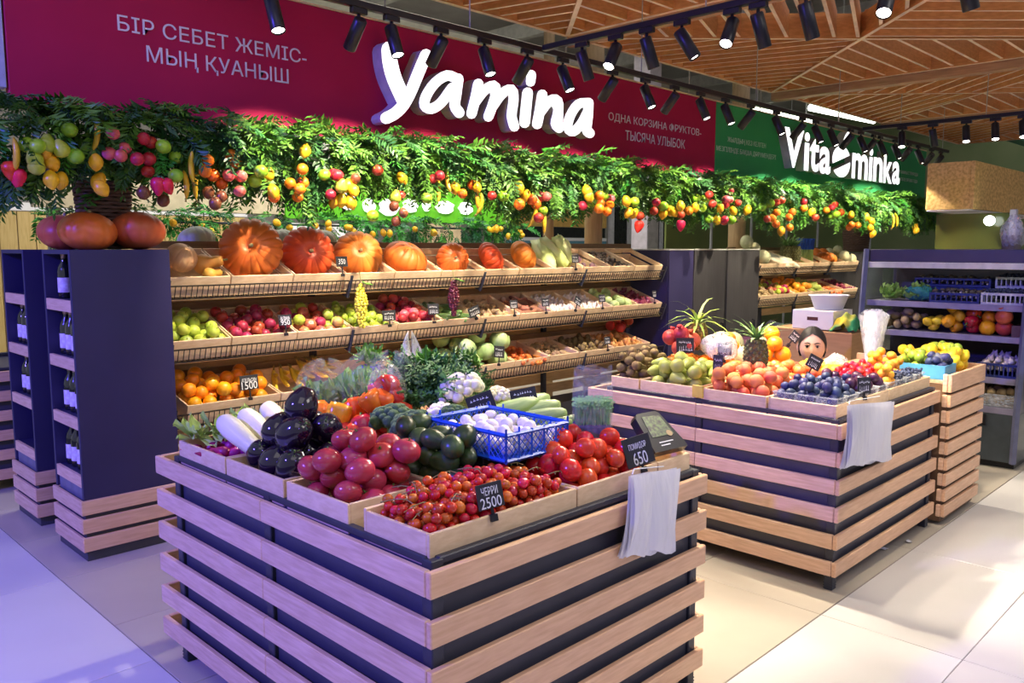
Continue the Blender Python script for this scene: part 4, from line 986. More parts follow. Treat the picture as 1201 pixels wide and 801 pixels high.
def cabbage(key, R, mats, seed):
    m = MB(); m.rev(ballprof(R, R * .88, 10), 18, lump(seed, .03))
    rng = random.Random(seed)
    for i in range(7):
        vs = []; fs = []; a0 = 2 * PI * i / 7 + rng.uniform(-.3, .3); tl = rng.uniform(-.3, .3); ex = R * (1.03 + .015 * (i % 3))
        for u in range(5):
            for w in range(5):
                th = -.9 + 1.75 * u / 4 + tl * .3; ph = a0 + (-.55 + 1.1 * w / 4) * (1.2 - .5 * abs(u / 4 - .3))
                q = ex * (1 + (.05 if u == 4 else .02 if w in (0, 4) else 0))
                vs.append((q * math.cos(th) * math.cos(ph), q * math.cos(th) * math.sin(ph), q * .88 * math.sin(th)))
        for u in range(4):
            for w in range(4): fs.append((u * 5 + w, u * 5 + w + 1, (u + 1) * 5 + w + 1, (u + 1) * 5 + w))
        m.add(vs, fs, 1)
    proto(key, m, mats)
CABM = fm('cabbage_leaf', (.48, .62, .26), (.36, .52, .18), .45, 10, rnd=.1)
cabbage('cabbage/c', .078, [CABM, CABM], 4)
def napa(key):
    m = MB(); m.rev([(0, -.13), (.036, -.125), (.052, -.08), (.058, 0), (.05, .08), (.03, .13), (0, .14)], 12)
    rng = random.Random(5)
    for i in range(9):
        l = leaf_mb(.26 * rng.uniform(.9, 1.05), .055, .12, 6, .25)
        m.add(l.v, l.f, 0, Matrix.Rotation(2 * PI * i / 9, 4, 'Z') @ Matrix.Translation((.045, 0, -.12)) @ Matrix.Rotation(-1.45 + rng.uniform(-.12, .05), 4, 'Y'))
    proto(key, m, [NAPA])
napa('napa_cabbage/n')
def pumpkin(key, R, hh, k, amp, mat, dim=.35):
    m = MB(); m.rev(ballprof(R, R * hh, 16, dim, dim * .8), 8 * k, lambda a, t: 1 - amp * math.exp(-(math.sin(a * k / 2) / .30) ** 2) + amp * .3 * abs(math.sin(a * k / 2)))
    proto(key, m, [mat])
    s = MB(); zt = R * hh * (1 - dim); s.tube([(0, 0, zt - .005), (.003, 0, zt + R * .12), (R * .06, 0, zt + R * .2)], [R * .10, R * .06, R * .07], 7)
    proto('stem/' + key, s, [M('pumpkin_stem', (.42, .33, .16), .8, col2=(.3, .26, .12), scale=40)])
PUMR = fm('red_orange_pumpkin', (.78, .145, .025), (.66, .095, .02), .38, 7, rnd=.06)
PUMO = fm('orange_pumpkin', (.80, .26, .03), (.72, .19, .02), .45, 6, rnd=.06)
PUMD = fm('deep_orange_pumpkin', (.56, .10, .04), (.46, .06, .03), .42, 5, rnd=.06)
PUMB = fm('beige_squash_skin', (.66, .42, .20), (.58, .34, .14), .5, 6, rnd=.06)
PUMY = fm('yellow_squash_skin', (.74, .40, .07), (.66, .32, .05), .5, 6, rnd=.06)
PUMW = fm('pale_squash_skin', (.62, .66, .50), (.40, .48, .28), .5, 9, rnd=.08)
pumpkin('pumpkin/r', .185, .68, 16, .060, PUMR, .36); pumpkin('pumpkin/o', .165, .72, 14, .05, PUMO); pumpkin('pumpkin/d', .135, .72, 10, .03, PUMD, .2)
pumpkin('pumpkin/e', .135, .72, 10, .03, fm('warm_orange_pumpkin', (.70, .18, .03), (.60, .12, .03), .42, 5, rnd=.05), .2); pumpkin('pumpkin/b', .11, .9, 14, .04, PUMB, .2); pumpkin('pumpkin/w', .12, .75, 12, .05, PUMW, .2)
simple('squash/y', [(0, -.075), (.03, -.072), (.058, -.045), (.064, -.015), (.050, .015), (.034, .04), (.034, .075), (.028, .095), (0, .10)], [PUMY, STEM], 18, ribs(10, .04), stem=(.098, .125, .007))
def pumpkin_at(key, loc, rot, s, label, group=None):
    o = link('pumpkin', PROTO[key], None, loc, rot, s); tag(o, label, 'pumpkin', group); link('stem', PROTO['stem/' + key], o); return o

# ------------------------------------------------------------------ price cards
SLATE = M('slate_card', (.018, .018, .022), .55, col2=(.026, .026, .03), scale=20)
mb = MB(); mb.cbox(-.5, .5, 0, .05, 0, 1, .01); CARDM = None
def price_card(loc, label, lines=None, w=.085, h=.065, rz=0., tilt=-.12, stem=.05, seed=0, group=None, roll=0.):
    t = thing('price_card', loc, label, 'price card', group); t.rotation_euler = Euler((tilt, roll, rz))
    m = MB(); m.cbox(-w / 2, w / 2, 0, .003, stem, stem + h, .0008); link('card', m.mesh('card', SLATE), t)
    m = MB(); m.box(-.004, .004, .0, .004, 0, stem + .01); m.box(-.010, .010, -.006, .010, -.012, .006); link('clip_stand', m.mesh('clip_stand', BLACK), t)
    if lines:
        n = len(lines)
        for i, (s, hh, ww) in enumerate(lines):
            zz = stem + h * (1 - (i + .92) / n) if n > 1 else stem + h * .25
            lettering('chalk_line', s, t, (-w * ww / 2, -.0002, zz), w * ww, h * hh, .0008, CHALK)
    else:
        rng = random.Random(seed); m = MB()
        for row, hh in ((.72, .12), (.3, .3)):
            x = -w * .36
            while x < w * .32:
                d = rng.uniform(.06, .12) * w
                z = stem + h * row + rng.uniform(-.04, .04) * h
                m.box(x, x + d * .8, -.0007, -.0001, z - h * hh * .5, z - h * hh * .5 + h * .05); m.box(x + d * .3, x + d * .3 + w * .018, -.0007, -.0001, z - h * hh * .5, z + h * hh * .5)
                x += d * 1.2
        link('chalk_marks', m.mesh('chalk_marks', CHALK), t)
    return t
# ------------------------------------------------------------------ crates and produce on the long rack
def tier_mx(tier, yf, x):
    zl, rise, dep = tier
    return Matrix.Translation((x, yf, zl)) @ Matrix.Rotation(math.atan2(rise, dep), 4, 'X'), math.atan2(rise, dep)
def rack_crate(tier, yf, x0, x1, label, slot=False):
    Mx, ang = tier_mx(tier, yf, x0 + .004)
    crate('wooden_crate', label, (x0 + .004, yf, tier[0]), ang, 0, w=round(x1 - x0 - .008, 3), slot=slot)
    return Mx, x1 - x0 - .008
T0, T1_, T2_ = TIERS
def inner(w): return (.012, w - .012, .012, CD - .012)
BASEZ = -CH + .011
# top tier
ed = [1.86, 2.22, 2.62, 2.985, 3.38, 3.79, 4.21, 4.58, 4.97, 5.35, 5.71, 6.07, 6.50]
who = ['the two pale squashes', 'the largest red ribbed pumpkin', 'the second red ribbed pumpkin', 'the big smooth orange pumpkin', 'the flattened orange pumpkin', 'the small reddish pumpkin', 'the tilted orange pumpkin',
       'the round orange pumpkin beside the cabbages', 'the Chinese cabbages', 'a few beets', 'the dark mushrooms', 'a few mushrooms at the rack end']
TM = []
for i in range(12):
    TM.append(rack_crate(T0, 4.45, ed[i], ed[i + 1], 'slotted wooden crate holding %s on the top tier' % who[i], True))
def on(Mx, x, y, z): return Mx @ Vector((x, y, z))
face = (PI / 2 - .35, 0, 0)
o = pumpkin_at('pumpkin/b', (2.0, 4.60, 1.497), (.5, .2, .4), .80, 'beige round squash at the left end of the top tier')
o = link('squash', PROTO['squash/y'], None, (2.135, 4.58, 1.462), (1.35, 0, .9), .95); tag(o, 'yellow pear shaped squash lying beside the beige one', 'squash')
o = link('squash', PROTO['squash/y'], None, (2.12, 4.49, 1.405), (1.4, 0, 1.6), .62); tag(o, 'pale yellow squash lying lowest at the crate front', 'squash')
pumpkin_at('pumpkin/r', (2.425, 4.60, 1.545), (PI / 2 - .20, 0, -.55), .99, 'largest red orange ribbed pumpkin standing on edge on the top tier')
pumpkin_at('pumpkin/r', (2.815, 4.61, 1.520), (PI / 2 - .15, 0, -.35), .90, 'second red orange ribbed pumpkin on edge on the top tier')
pumpkin_at('pumpkin/o', (3.195, 4.61, 1.505), (PI / 2 - .35, .1, -.5), .98, 'big smooth orange pumpkin facing out on the top tier')
pumpkin_at('pumpkin/o', (3.60, 4.62, 1.477), (.5, .1, .2), .95, 'flattened orange pumpkin lying in its top tier crate')
pumpkin_at('pumpkin/r', (4.02, 4.60, 1.470), (PI / 2 - .2, 0, -.4), .66, 'small reddish ribbed pumpkin on the top tier')
pumpkin_at('pumpkin/r', (4.43, 4.62, 1.48), (.9, .6, .4), .68, 'tilted small orange ribbed pumpkin on the top tier').data = PROTO['pumpkin/r']
pumpkin_at('pumpkin/o', (4.79, 4.62, 1.495), (.8, .5, .3), .76, 'round orange pumpkin next to the Chinese cabbages')
for i, (dx, lean) in enumerate(((.07, .15), (.18, -.05), (.29, .12))):
    Mx, w = TM[8]
    o = link('chinese_cabbage', PROTO['napa_cabbage/n'], None, on(Mx, dx, .20, .025 + .02 * i), (-.75, lean, i), 1.18); tag(o, 'pale Chinese cabbage standing in the crate on the top tier', 'cabbage', 'Chinese cabbages on the top tier')
heap('beet', 'beet/b', inner(.34), BASEZ + .03, 14, .030, 'pale purple beet in the top tier crate beside the Chinese cabbages', 'beet', 31, 0, 'up', TM[9][0])
heap('mushroom', 'mushroom/m', inner(.35), BASEZ + .055, 48, .024, 'small dark capped mushroom in the top tier crate near the end', 'mushroom', 32, 0, 'up', TM[10][0], pack=.8)
heap('mushroom', 'mushroom/m', (.012, .22, .012, .3), BASEZ, 16, .022, 'pale mushroom in the last top tier crate', 'mushroom', 33, 0, 'up', TM[11][0])
m = MB(); m.cbox(1.86, 6.54, 4.972, 5.18, 1.50, 1.515, .002)
wthing('rack_ledge', m, PLY, (1.86, 4.972, 1.50), 'narrow wooden ledge along the back of the long rack', 'shelf')
m = MB(); [m.box(x - .02, x + .02, 5.1, 5.14, 0, 1.5) for x in (2.5,)]
for x, s, lb in ((2.30, .95, 'pale melon shaped squash behind the leftmost pumpkins'), (2.88, .9, 'pale green squash between the two ribbed pumpkins'), (3.20, .9, 'white squash behind the second ribbed pumpkin')):
    pumpkin_at('pumpkin/w', (x, 5.06, 1.515 + .09 * s), (0, .2, x), s, lb)

# middle tier
em = [1.86, 2.21, 2.635, 3.03, 3.40, 3.80, 4.16, 4.585, 4.97, 5.36, 5.75, 6.13, 6.50]
wm = ['green yellow apples', 'dark red apples', 'blush apples', 'green limes', 'pink red apples', 'dark cucumbers', 'ginger roots', 'sweet potatoes', 'garlic bulbs', 'bagged garlic', 'kohlrabi and roots', 'red onions']
MM = [rack_crate(T1_, 4.45, em[i], em[i + 1], 'wooden crate filled with %s on the middle tier' % wm[i]) for i in range(12)]
B2 = BASEZ + .045
def fill(i, name, key, n, r, label, cat, seed, rot='up', MX=MM, E=em, base=B2, **k):
    w = E[i + 1] - E[i] - .008
    heap(name, key, inner(w), base, n, r, label, cat, seed, 0, rot, MX[i][0], **k)
fill(0, 'apple', 'apple/gy', 27, .036, 'green yellow apple in the first crate of the middle tier', 'apple', 41)
fill(1, 'apple', 'apple/dr', 32, .035, 'dark red apple in the second crate of the middle tier', 'apple', 42)
fill(2, 'apple', ['apple/mx', 'apple/mx', 'apple/gy', 'apple/dr'], 32, .035, 'mixed blush apple in the third crate of the middle tier', 'apple', 43)
fill(3, 'lime', ['lime/l', 'apple/gy'], 38, .031, 'green lime behind the yellow grapes on the middle tier', 'lime', 44)
fill(4, 'apple', ['apple/pi', 'apple/dr'], 34, .035, 'pink red apple in the crate beside the dark grapes', 'apple', 45)
fill(5, 'cucumber', 'cucumber/c', 15, .025, 'dark cucumber in the crate under the dark grapes', 'cucumber', 46, rot=(PI / 2 - .3, 0, .1))
fill(6, 'ginger_root', 'root/g', 36, .024, 'beige ginger root in the middle tier crate', 'root', 47, rot='flat')
fill(7, 'sweet_potato', 'sweet_potato/s', 18, .032, 'brown sweet potato in the middle tier crate', 'sweet potato', 48, rot='flat')
fill(8, 'garlic_bulb', 'garlic/g', 52, .022, 'white garlic bulb in the middle tier crate', 'garlic', 49)
fill(9, 'garlic_bulb', 'garlic/g', 46, .023, 'pale garlic bulb in the crate nearer the rack end', 'garlic', 50)
fill(10, 'kohlrabi', 'lime/l', 0, .03, 'x', 'x', 51)
heap('kohlrabi', 'cabbage/c', inner(.37), B2, 9, .05, 'pale green kohlrabi head in the middle tier crate near the rack end', 'kohlrabi', 52, 0, 'up', MM[10][0], sc=(.55, .68))
fill(11, 'onion', 'onion/r', 34, .027, 'dark red onion in the last middle tier crate', 'onion', 53)

# bottom tier
eb = [1.93, 2.51, 3.0, 3.42, 3.92, 4.53, 4.93, 5.30, 5.78, 6.32]
wb = ['oranges', 'bananas', 'lemons hidden behind the greens', 'yellow lemons', 'round cabbages', 'carrots', 'roots and a plastic bag', 'brown kiwis', 'yellow onions']
BM = []
for i in range(9):
    BM.append(rack_crate(T2_, 4.45, eb[i], eb[i + 1], 'wooden crate filled with %s on the bottom tier' % wb[i]))
fb = dict(MX=BM, E=eb)
fill(0, 'orange', 'orange/big', 40, .041, 'bright orange in the bottom tier crate by the navy cabinet', 'orange', 61, rot='free', **fb)
bw = [(.06 + .075 * i, .20 + .02 * (i % 2), -.01 + .035 * (i // 3)) for i in range(6)]
for i, (dx, dy, dz) in enumerate(bw):
    for j in range(3):
        o = link('banana', PROTO['banana/ba'], None, on(BM[1][0], dx + .016 * j, dy + .03 * j, dz + .012 * j), (.3, -.6 + .25 * j, 1.2 + .2 * i), 1.05)
        tag(o, 'yellow banana in the bottom tier crate beside the oranges', 'banana', 'bananas on the bottom tier')
fill(3, 'lemon', 'lemon/s', 26, .033, 'yellow lemon in the bottom tier crate beside the cabbages', 'lemon', 63, rot='free', **fb)
heap('cabbage', 'cabbage/c', inner(eb[5] - eb[4]), BASEZ + .02, 13, .078, 'round pale green cabbage on the bottom tier', 'cabbage', 64, 0, 'up', BM[4][0], sc=(.85, 1.05))
fill(5, 'carrot', 'carrot/c', 32, .022, 'orange carrot in the bottom tier crate beside the cabbages', 'carrot', 65, rot=(PI / 2 - .2, 0, -.5), **fb)
fill(6, 'ginger_root', 'root/g', 30, .026, 'pale root in the bottom tier crate around the plastic bag', 'root', 66, rot='flat', **fb)
fill(7, 'kiwi', 'kiwi/k', 56, .028, 'brown green kiwi in the bottom tier crate', 'kiwi', 67, **fb)
fill(8, 'onion', 'onion/y', 52, .029, 'yellow onion in the last bottom tier crate', 'onion', 68, **fb)
heap('pomegranate', 'pomegranate/p', (.30, .55, .22, .40), .02, 5, .046, 'dark red pomegranate behind the yellow onions', 'pomegranate', 69, 0, 'up', BM[8][0])

# grapes hanging from the top tier
def grapes(x, y, ztop, L, mat, label, seed, r=.0115, W_=.036):
    t = thing('grape_bunch', (x, y, ztop), label, 'grapes'); rng = random.Random(seed)
    m = MB(); m.rev(ballprof(r, r * 1.1, 5), 8); me = m.mesh('grape', mat, True)
    n = int(L / .016)
    for i in range(n):
        u = i / (n - 1); rad = W_ * (math.sin(PI * min(u * 1.6 + .15, 1) * .5) if u < .5 else (1.25 - u) * 1.25) 
        k = max(3, int(2 * PI * rad / .021))
        for j in range(k):
            a = 2 * PI * j / k + i * .8
            link('grape', me, t, (rad * math.cos(a) + rng.uniform(-.004, .004), rad * math.sin(a) * .8, -.03 - u * L + rng.uniform(-.005, .005)))
    m = MB(); m.tube([(0, .01, .06), (0, 0, 0), (.004, 0, -L * .8)], .003, 5); link('stalk', m.mesh('stalk', STEM), t)
    l = leaf_mb(.07, .03, .2); link('leaf', l.mesh('leaf', GLEAF), t, (0, -.01, -.01), (0, .5, -.8)); 
grapes(3.055, 4.385, 1.345, .26, fm('yellow_grape', (.70, .62, .06), (.60, .54, .04), .3, 9, rnd=.1, sss=.0), 'yellow grape bunch hanging from the top tier', 1)
grapes(3.84, 4.385, 1.345, .23, fm('dark_grape', (.10, .015, .025), (.06, .01, .02), .3, 9, rnd=.4), 'dark red grape bunch hanging from the top tier', 2)

# price cards on the rack, fixed to crate fronts
def rc(x, z, n, lines=None, lb=None, **k):
    price_card((x, 4.43, z), lb, lines, seed=n, **k)
rc(2.955, 1.385, 1, [('350', .5, .6)], 'small black price card in front of the smooth orange pumpkin')
rc(5.22, 1.38, 2, None, 'small black price card in front of the Chinese cabbages')
rc(2.545, 1.04, 3, [('АЛМА', .3, .75), ('950', .5, .7)], 'black price card reading 950 on the dark red apples')
rc(3.315, 1.04, 4, None, 'black price card on the green limes', w=.11, h=.07, stem=.03)
rc(3.70, 1.04, 5, None, 'black price card on the pink red apples', w=.10, h=.075)
rc(4.10, 1.04, 6, None, 'tilted black price card on the cucumbers', w=.11, h=.07, stem=.02, roll=-.3)
rc(4.50, 1.04, 7, None, 'black price card on the ginger roots')
rc(4.86, 1.04, 8, None, 'black price card on the sweet potatoes')
rc(5.22, 1.04, 9, None, 'leaning black price card on the garlic bulbs', roll=.5)
rc(5.58, 1.04, 10, None, 'black price card on the bagged garlic')
rc(6.35, 1.05, 11, None, 'small black price card on the red onions', w=.06, h=.06)
rc(2.30, .68, 12, [('АПЕЛЬСИН', .26, .8), ('1500', .52, .85)], 'black price card reading 1500 stuck in the oranges', w=.115, h=.085)
rc(4.33, .675, 13, None, 'tilted black price card on the round cabbages', w=.11, h=.09, roll=.15)
rc(5.66, .67, 14, None, 'black price card among the brown kiwis')
# pumpkins, planter and basket on top of the navy cabinet
pumpkin_at('pumpkin/e', (1.455, 4.42, 1.633), (.1, .05, 0), 1.0, 'orange pumpkin in front of the wicker planter on the navy cabinet')
pumpkin_at('pumpkin/d', (1.415, 4.645, 1.63), (.1, -.1, 1), .93, 'reddish pumpkin at the far left on the navy cabinet')
pumpkin_at('pumpkin/d', (1.70, 4.42, 1.640), (.1, .1, 2), 1.0, 'reddish pumpkin at the right corner of the navy cabinet')
WICK = M('wicker_brown', (.20, .12, .09), .75, col2=(.12, .07, .05), scale=30, stretch=(1, 1, 6))
t = thing('wicker_planter', (1.60, 4.60, 1.545), 'tall brown woven planter behind the pumpkins on the navy cabinet', 'planter')
for k in range(17):
    m = MB(); zc = .012 + k * .0205; R = .115 + .025 * k / 16
    m.tube([(R * math.cos(a * PI / 9), R * math.sin(a * PI / 9) * .75, zc + .003 * math.sin(a * 3 + k * PI)) for a in range(19)], .0105, 6); link('woven_coil', m.mesh('woven_coil', WICK, True), t)
m = MB(); m.rev([(0, .0), (.10, .0), (.12, .34), (0, .33)], 16, None, 0, Matrix.Diagonal((1, .75, 1, 1))); link('liner', m.mesh('liner', M('planter_soil', (.05, .04, .03), .9)), t)
for k in range(26):
    o = link('frond', FRM[k % 6], t); o.matrix_local = Matrix.Translation((0, 0, .33 + .05 * (k % 4))) @ Matrix.Rotation(k * 2.4, 4, 'Z') @ Matrix.Rotation(-.75 + .5 * (k % 3), 4, 'Y') @ Matrix.Scale(1.0, 4)
# ------------------------------------------------------------------ plastics
def clear(name, col=(.85, .88, .9), a=.28, rough=.12, a2=None):
    m = M(name, col, rough, spec=.8, alpha=a, bump=.25, bscale=10)
    nt = m.node_tree; b = nt.nodes['Principled BSDF']
    nz = nt.nodes.new('ShaderNodeTexNoise'); nz.inputs['Scale'].default_value = 9; nz.inputs['Detail'].default_value = 1
    r = nt.nodes.new('ShaderNodeMapRange'); r.inputs['From Min'].default_value = .35; r.inputs['From Max'].default_value = .7
    r.inputs['To Min'].default_value = a * .55; r.inputs['To Max'].default_value = a2 or min(1, a * 2.0)
    nt.links.new(nz.outputs['Fac'], r.inputs['Value']); nt.links.new(r.outputs['Result'], b.inputs['Alpha'])
    return m
FILM = clear('clear_bag_film', a=.10)
FILMB = clear('lettuce_bag_film', (.82, .88, .86), a=.05, rough=.15, a2=.13)
FILMW = clear('milky_bag_film', (.86, .88, .92), a=.45, rough=.3, a2=.42)
PUNN = clear('clear_punnet_plastic', (.80, .84, .88), a=.25, rough=.08)
BAGW = M('white_produce_bag', (.84, .83, .88), .35, col2=(.76, .75, .84), scale=6, stretch=(6, 6, 1), alpha=.82, bump=.6, bscale=9)
def blob_bag(key, rx, ry, rz, seed, mat, peak=0.):
    """crumpled closed bag, base at z = 0"""
    m = MB(); rng = random.Random(seed); ph = [rng.uniform(0, 6.3) for _ in range(8)]
    n, k = 26, 14; vs = []; fs = []
    for i in range(k + 1):
        t = i / k; a = -PI / 2 + PI * t
        for j in range(n):
            b = 2 * PI * j / n
            f = 1 + .10 * math.sin(3 * b + ph[0] + 4 * t) + .07 * math.sin(5 * b + ph[1] - 6 * t) + .05 * math.sin(9 * b + ph[2] + 5 * t)
            q = max(math.cos(a), .03) ** .55 * f
            z = rz * (1 + math.sin(a)) * (1 + .06 * math.sin(4 * b + ph[3]))
            if peak and t > .6: z += peak * (t - .6) * (1 + math.sin(2 * b + ph[4])); q *= 1 - (t - .6) * .3
            vs.append((rx * q * math.cos(b), ry * q * math.sin(b), z))
    for i in range(k):
        for j in range(n): fs.append((i * n + j, i * n + (j + 1) % n, (i + 1) * n + (j + 1) % n, (i + 1) * n + j))
    m.add(vs, fs); return m.mesh(key, mat, True)
def greens_mesh(key, n, L, w, spread, seed, mat, up=1.0, curl=.25, base_r=.03):
    m = MB(); rng = random.Random(seed)
    for i in range(n):
        l = leaf_mb(L * rng.uniform(.6, 1.1), w * rng.uniform(.7, 1.2), rng.uniform(-curl, curl), 4, .3)
        el = rng.uniform(up - spread, min(up + spread * .6, 1.5))
        m.add(l.v, l.f, 0, Matrix.Translation((rng.uniform(-base_r, base_r), rng.uniform(-base_r, base_r), 0)) @ Matrix.Rotation(rng.uniform(0, 6.3), 4, 'Z') @ Matrix.Rotation(-el, 4, 'Y'))
    return m.mesh(key, mat)

GLEAFB = fm('bright_lettuce_leaf', (.40, .58, .14), (.24, .44, .08), .5, 9, rnd=.2)
# ------------------------------------------------------------------ crates on the front table
RIM = .850
def side_crate(label, x0, x1, y0, y1, h=.085):       # open front towards -X
    return crate('wooden_crate', label, (x0, y1, RIM), 0, -PI / 2, w=round(y1 - y0, 3), d=round(x1 - x0, 3), h=h)
def front_crate(label, x0, x1, y0, y1, h=.085, th=.010):
    return crate('wooden_crate', label, (x0, y0, RIM), 0, 0, w=round(x1 - x0, 3), d=round(y1 - y0, 3), h=h, th=th)
side_crate('wooden crate of radishes and white roots at the far left corner of the front table', 1.245, 1.64, 2.595, 2.955)
side_crate('wooden crate of glossy aubergines on the left edge of the front table', 1.245, 1.64, 2.215, 2.585)
side_crate('wooden crate of pink tomatoes on the left edge of the front table', 1.245, 1.55, 1.870, 2.195)
front_crate('wooden crate of cherry tomatoes at the near corner of the front table', 1.248, 1.806, 1.523, 1.80, th=.012)
front_crate('wooden crate of red tomatoes on the right edge of the front table', 1.812, 2.215, 1.523, 1.80, th=.012)
front_crate('wooden crate at the right corner of the front table under the black pack', 2.221, 2.408, 1.523, 1.80, th=.012)
side_crate('wooden crate of peppers in the middle of the front table', 1.65, 2.04, 2.42, 2.93)
side_crate('wooden crate of broccoli in the middle of the front table', 1.65, 2.04, 2.11, 2.41)
side_crate('wooden crate of avocados behind the pink tomatoes', 1.56, 2.04, 1.81, 2.10)
side_crate('wooden crate of greens and dill at the back of the front table', 2.05, 2.40, 2.42, 2.93)
side_crate('wooden crate of cauliflower and marrows at the back of the front table', 2.05, 2.40, 1.81, 2.41)
DK = RIM - .074
# cherry tomatoes
pts = deposit((1.262, 1.794, 1.537, 1.79), DK + .048, 295, .0160, 71, .16, K=60)
place('cherry_tomato', 'cherry_tomato/c', pts, 'small orange red cherry tomato in the near corner crate', 'tomato', 'cherry tomatoes in the corner crate', 71, (.9, 1.15))
m = MB(); m.box(1.262, 1.794, 1.537, 1.788, DK, DK + .048); wthing('crate_liner', m, M('kraft_paper', (.35, .20, .12), .8), (1.262, 1.537, DK), 'brown paper liner under the cherry tomatoes', 'paper')
rv = random.Random(8)
for i in range(22):
    p = pts[120 + i * 7]
    m = MB(); a = rv.uniform(0, 6.3); L = rv.uniform(.05, .10); z = p[2] + .011
    q = [(0, 0, 0), (L * .33 * math.cos(a), L * .33 * math.sin(a), .008), (L * .66 * math.cos(a + .3), L * .66 * math.sin(a + .3), .006), (L * math.cos(a + .4), L * math.sin(a + .4), -.004)]
    m.tube(q, .0016, 4)
    for w in q[1:3]:
        for s in (-1, 1): m.tube([w, (w[0] + .010 * s * math.sin(a), w[1] - .010 * s * math.cos(a), w[2] - .004)], .0012, 4)
        sm = star_mb(.007, 0); m.add(sm.v, sm.f, 0, Matrix.Translation(w))
    o = link('tomato_vine', m.mesh('tomato_vine', M('vine_green_brown', (.20, .20, .06), .7, col2=(.26, .15, .07), scale=30)), None, (p[0], p[1], z)); tag(o, 'thin green brown tomato vine lying on the cherry tomatoes', 'vine', 'vines on the cherry tomatoes')
# pink tomatoes
heap('tomato', 'tomato/p', (1.258, 1.545, 1.882, 2.185), DK + .012, 31, .0405, 'large pink ribbed tomato heaped in the crate on the left edge', 'tomato', 72, .30, 'up', child=('calyx', 'calyx/t'), sc=(.9, 1.12), tall=.86)
# red tomatoes
heap('tomato', 'tomato/r', (1.826, 2.205, 1.537, 1.79), DK, 50, .0335, 'bright red tomato heaped in the crate on the right edge', 'tomato', 73, .16, 'free', sc=(.9, 1.12), tall=.92)
# aubergines
egg = [(1.315, 2.27), (1.325, 2.385), (1.33, 2.50), (1.43, 2.26), (1.44, 2.38), (1.45, 2.50), (1.55, 2.28), (1.56, 2.40), (1.57, 2.52)]
eg2 = [(1.355, 2.325, .958), (1.365, 2.445, .952), (1.475, 2.33, .955), (1.49, 2.45, .95), (1.42, 2.385, 1.035)]
re_ = random.Random(5)
AUB = []
for p in [(x, y, DK + .088) for x, y in egg] + eg2:
    o = link('aubergine', PROTO['aubergine/e'], None, p, (re_.uniform(-.9, .9), re_.uniform(-.9, .9), re_.uniform(0, 6)), re_.uniform(.95, 1.08)); tag(o, 'glossy black purple aubergine piled on the left edge of the front table', 'aubergine', 'aubergines on the front table'); link('calyx', PROTO['calyx/e'], o); AUB.append(o)
mark(AUB, 'glossy black purple aubergine piled on the left edge of the front table')
# white roots
for p, r, lb in (((1.315, 2.60, .905), (PI / 2 + .38, 0, .12), 'long white root lying nearest the aubergines'), ((1.395, 2.615, .915), (PI / 2 + .35, 0, .05), 'white root lying behind the nearest one'), ((1.50, 2.68, .92), (PI / 2 + .3, .1, -.1), 'white root lying farthest back beside the radishes')):
    o = link('white_root', PROTO['white_root/w'], None, p, r, .92); tag(o, lb, 'root')
heap('radish', 'radish/r', (1.258, 1.62, 2.66, 2.94), DK, 75, .021, 'magenta red radish in the far left crate of the front table', 'radish', 75, .1, 'flat')
GW = fm('pak_choi_leaf', (.52, .66, .22), (.34, .52, .10), .45, 8, rnd=.15)
for i, (x, y, z) in enumerate(((1.30, 2.92, .865), (1.42, 2.80, .895), (1.50, 2.88, .90), (1.56, 2.76, .91), (1.36, 2.86, .885))):
    o = link('leafy_bunch', greens_mesh('leafy_bunch', 9, .10, .03, .9, i, GW, .35), None, (x, y, z - .01), (0, 0, i * 1.3)); tag(o, 'pale green leafy bunch lying among the radishes', 'greens', 'leafy bunches in the radish crate')
# peppers and tomatoes behind the aubergines
pp = [((1.78, 2.50, .985), 'o'), ((1.70, 2.60, .93), 'y'), ((1.72, 2.47, .90), 'r'), ((1.80, 2.44, .915), 'r'), ((1.69, 2.72, .92), 'o'), ((1.80, 2.64, .93), 'o'), ((1.88, 2.47, .93), 'r'), ((1.74, 2.82, .90), 'o'), ((1.90, 2.58, .925), 'r'), ((1.86, 2.70, .915), 'y')]
for i, (p, k) in enumerate(pp):
    o = link('bell_pepper', PROTO['bell_pepper/' + k], None, p, (re_.uniform(-1.2, .4), re_.uniform(-.6, .6), re_.uniform(0, 6)), re_.uniform(.98, 1.15)); tag(o, {'o': 'orange', 'r': 'red', 'y': 'yellow'}[k] + ' bell pepper behind the aubergines on the front table', 'bell pepper', {'o': 'orange', 'r': 'red', 'y': 'yellow'}[k] + ' bell peppers')
heap('tomato', 'tomato/r', (1.655, 1.86, 2.43, 2.60), DK + .03, 10, .032, 'red tomato lying among the bell peppers', 'tomato', 76, .1, 'free')
# avocados
heap('avocado', 'avocado/a', (1.565, 1.705, 1.815, 2.14), RIM - .035, 22, .036, 'dark green avocado heaped in front of the blue basket', 'avocado', 77, .0, 'flat', pack=.88)
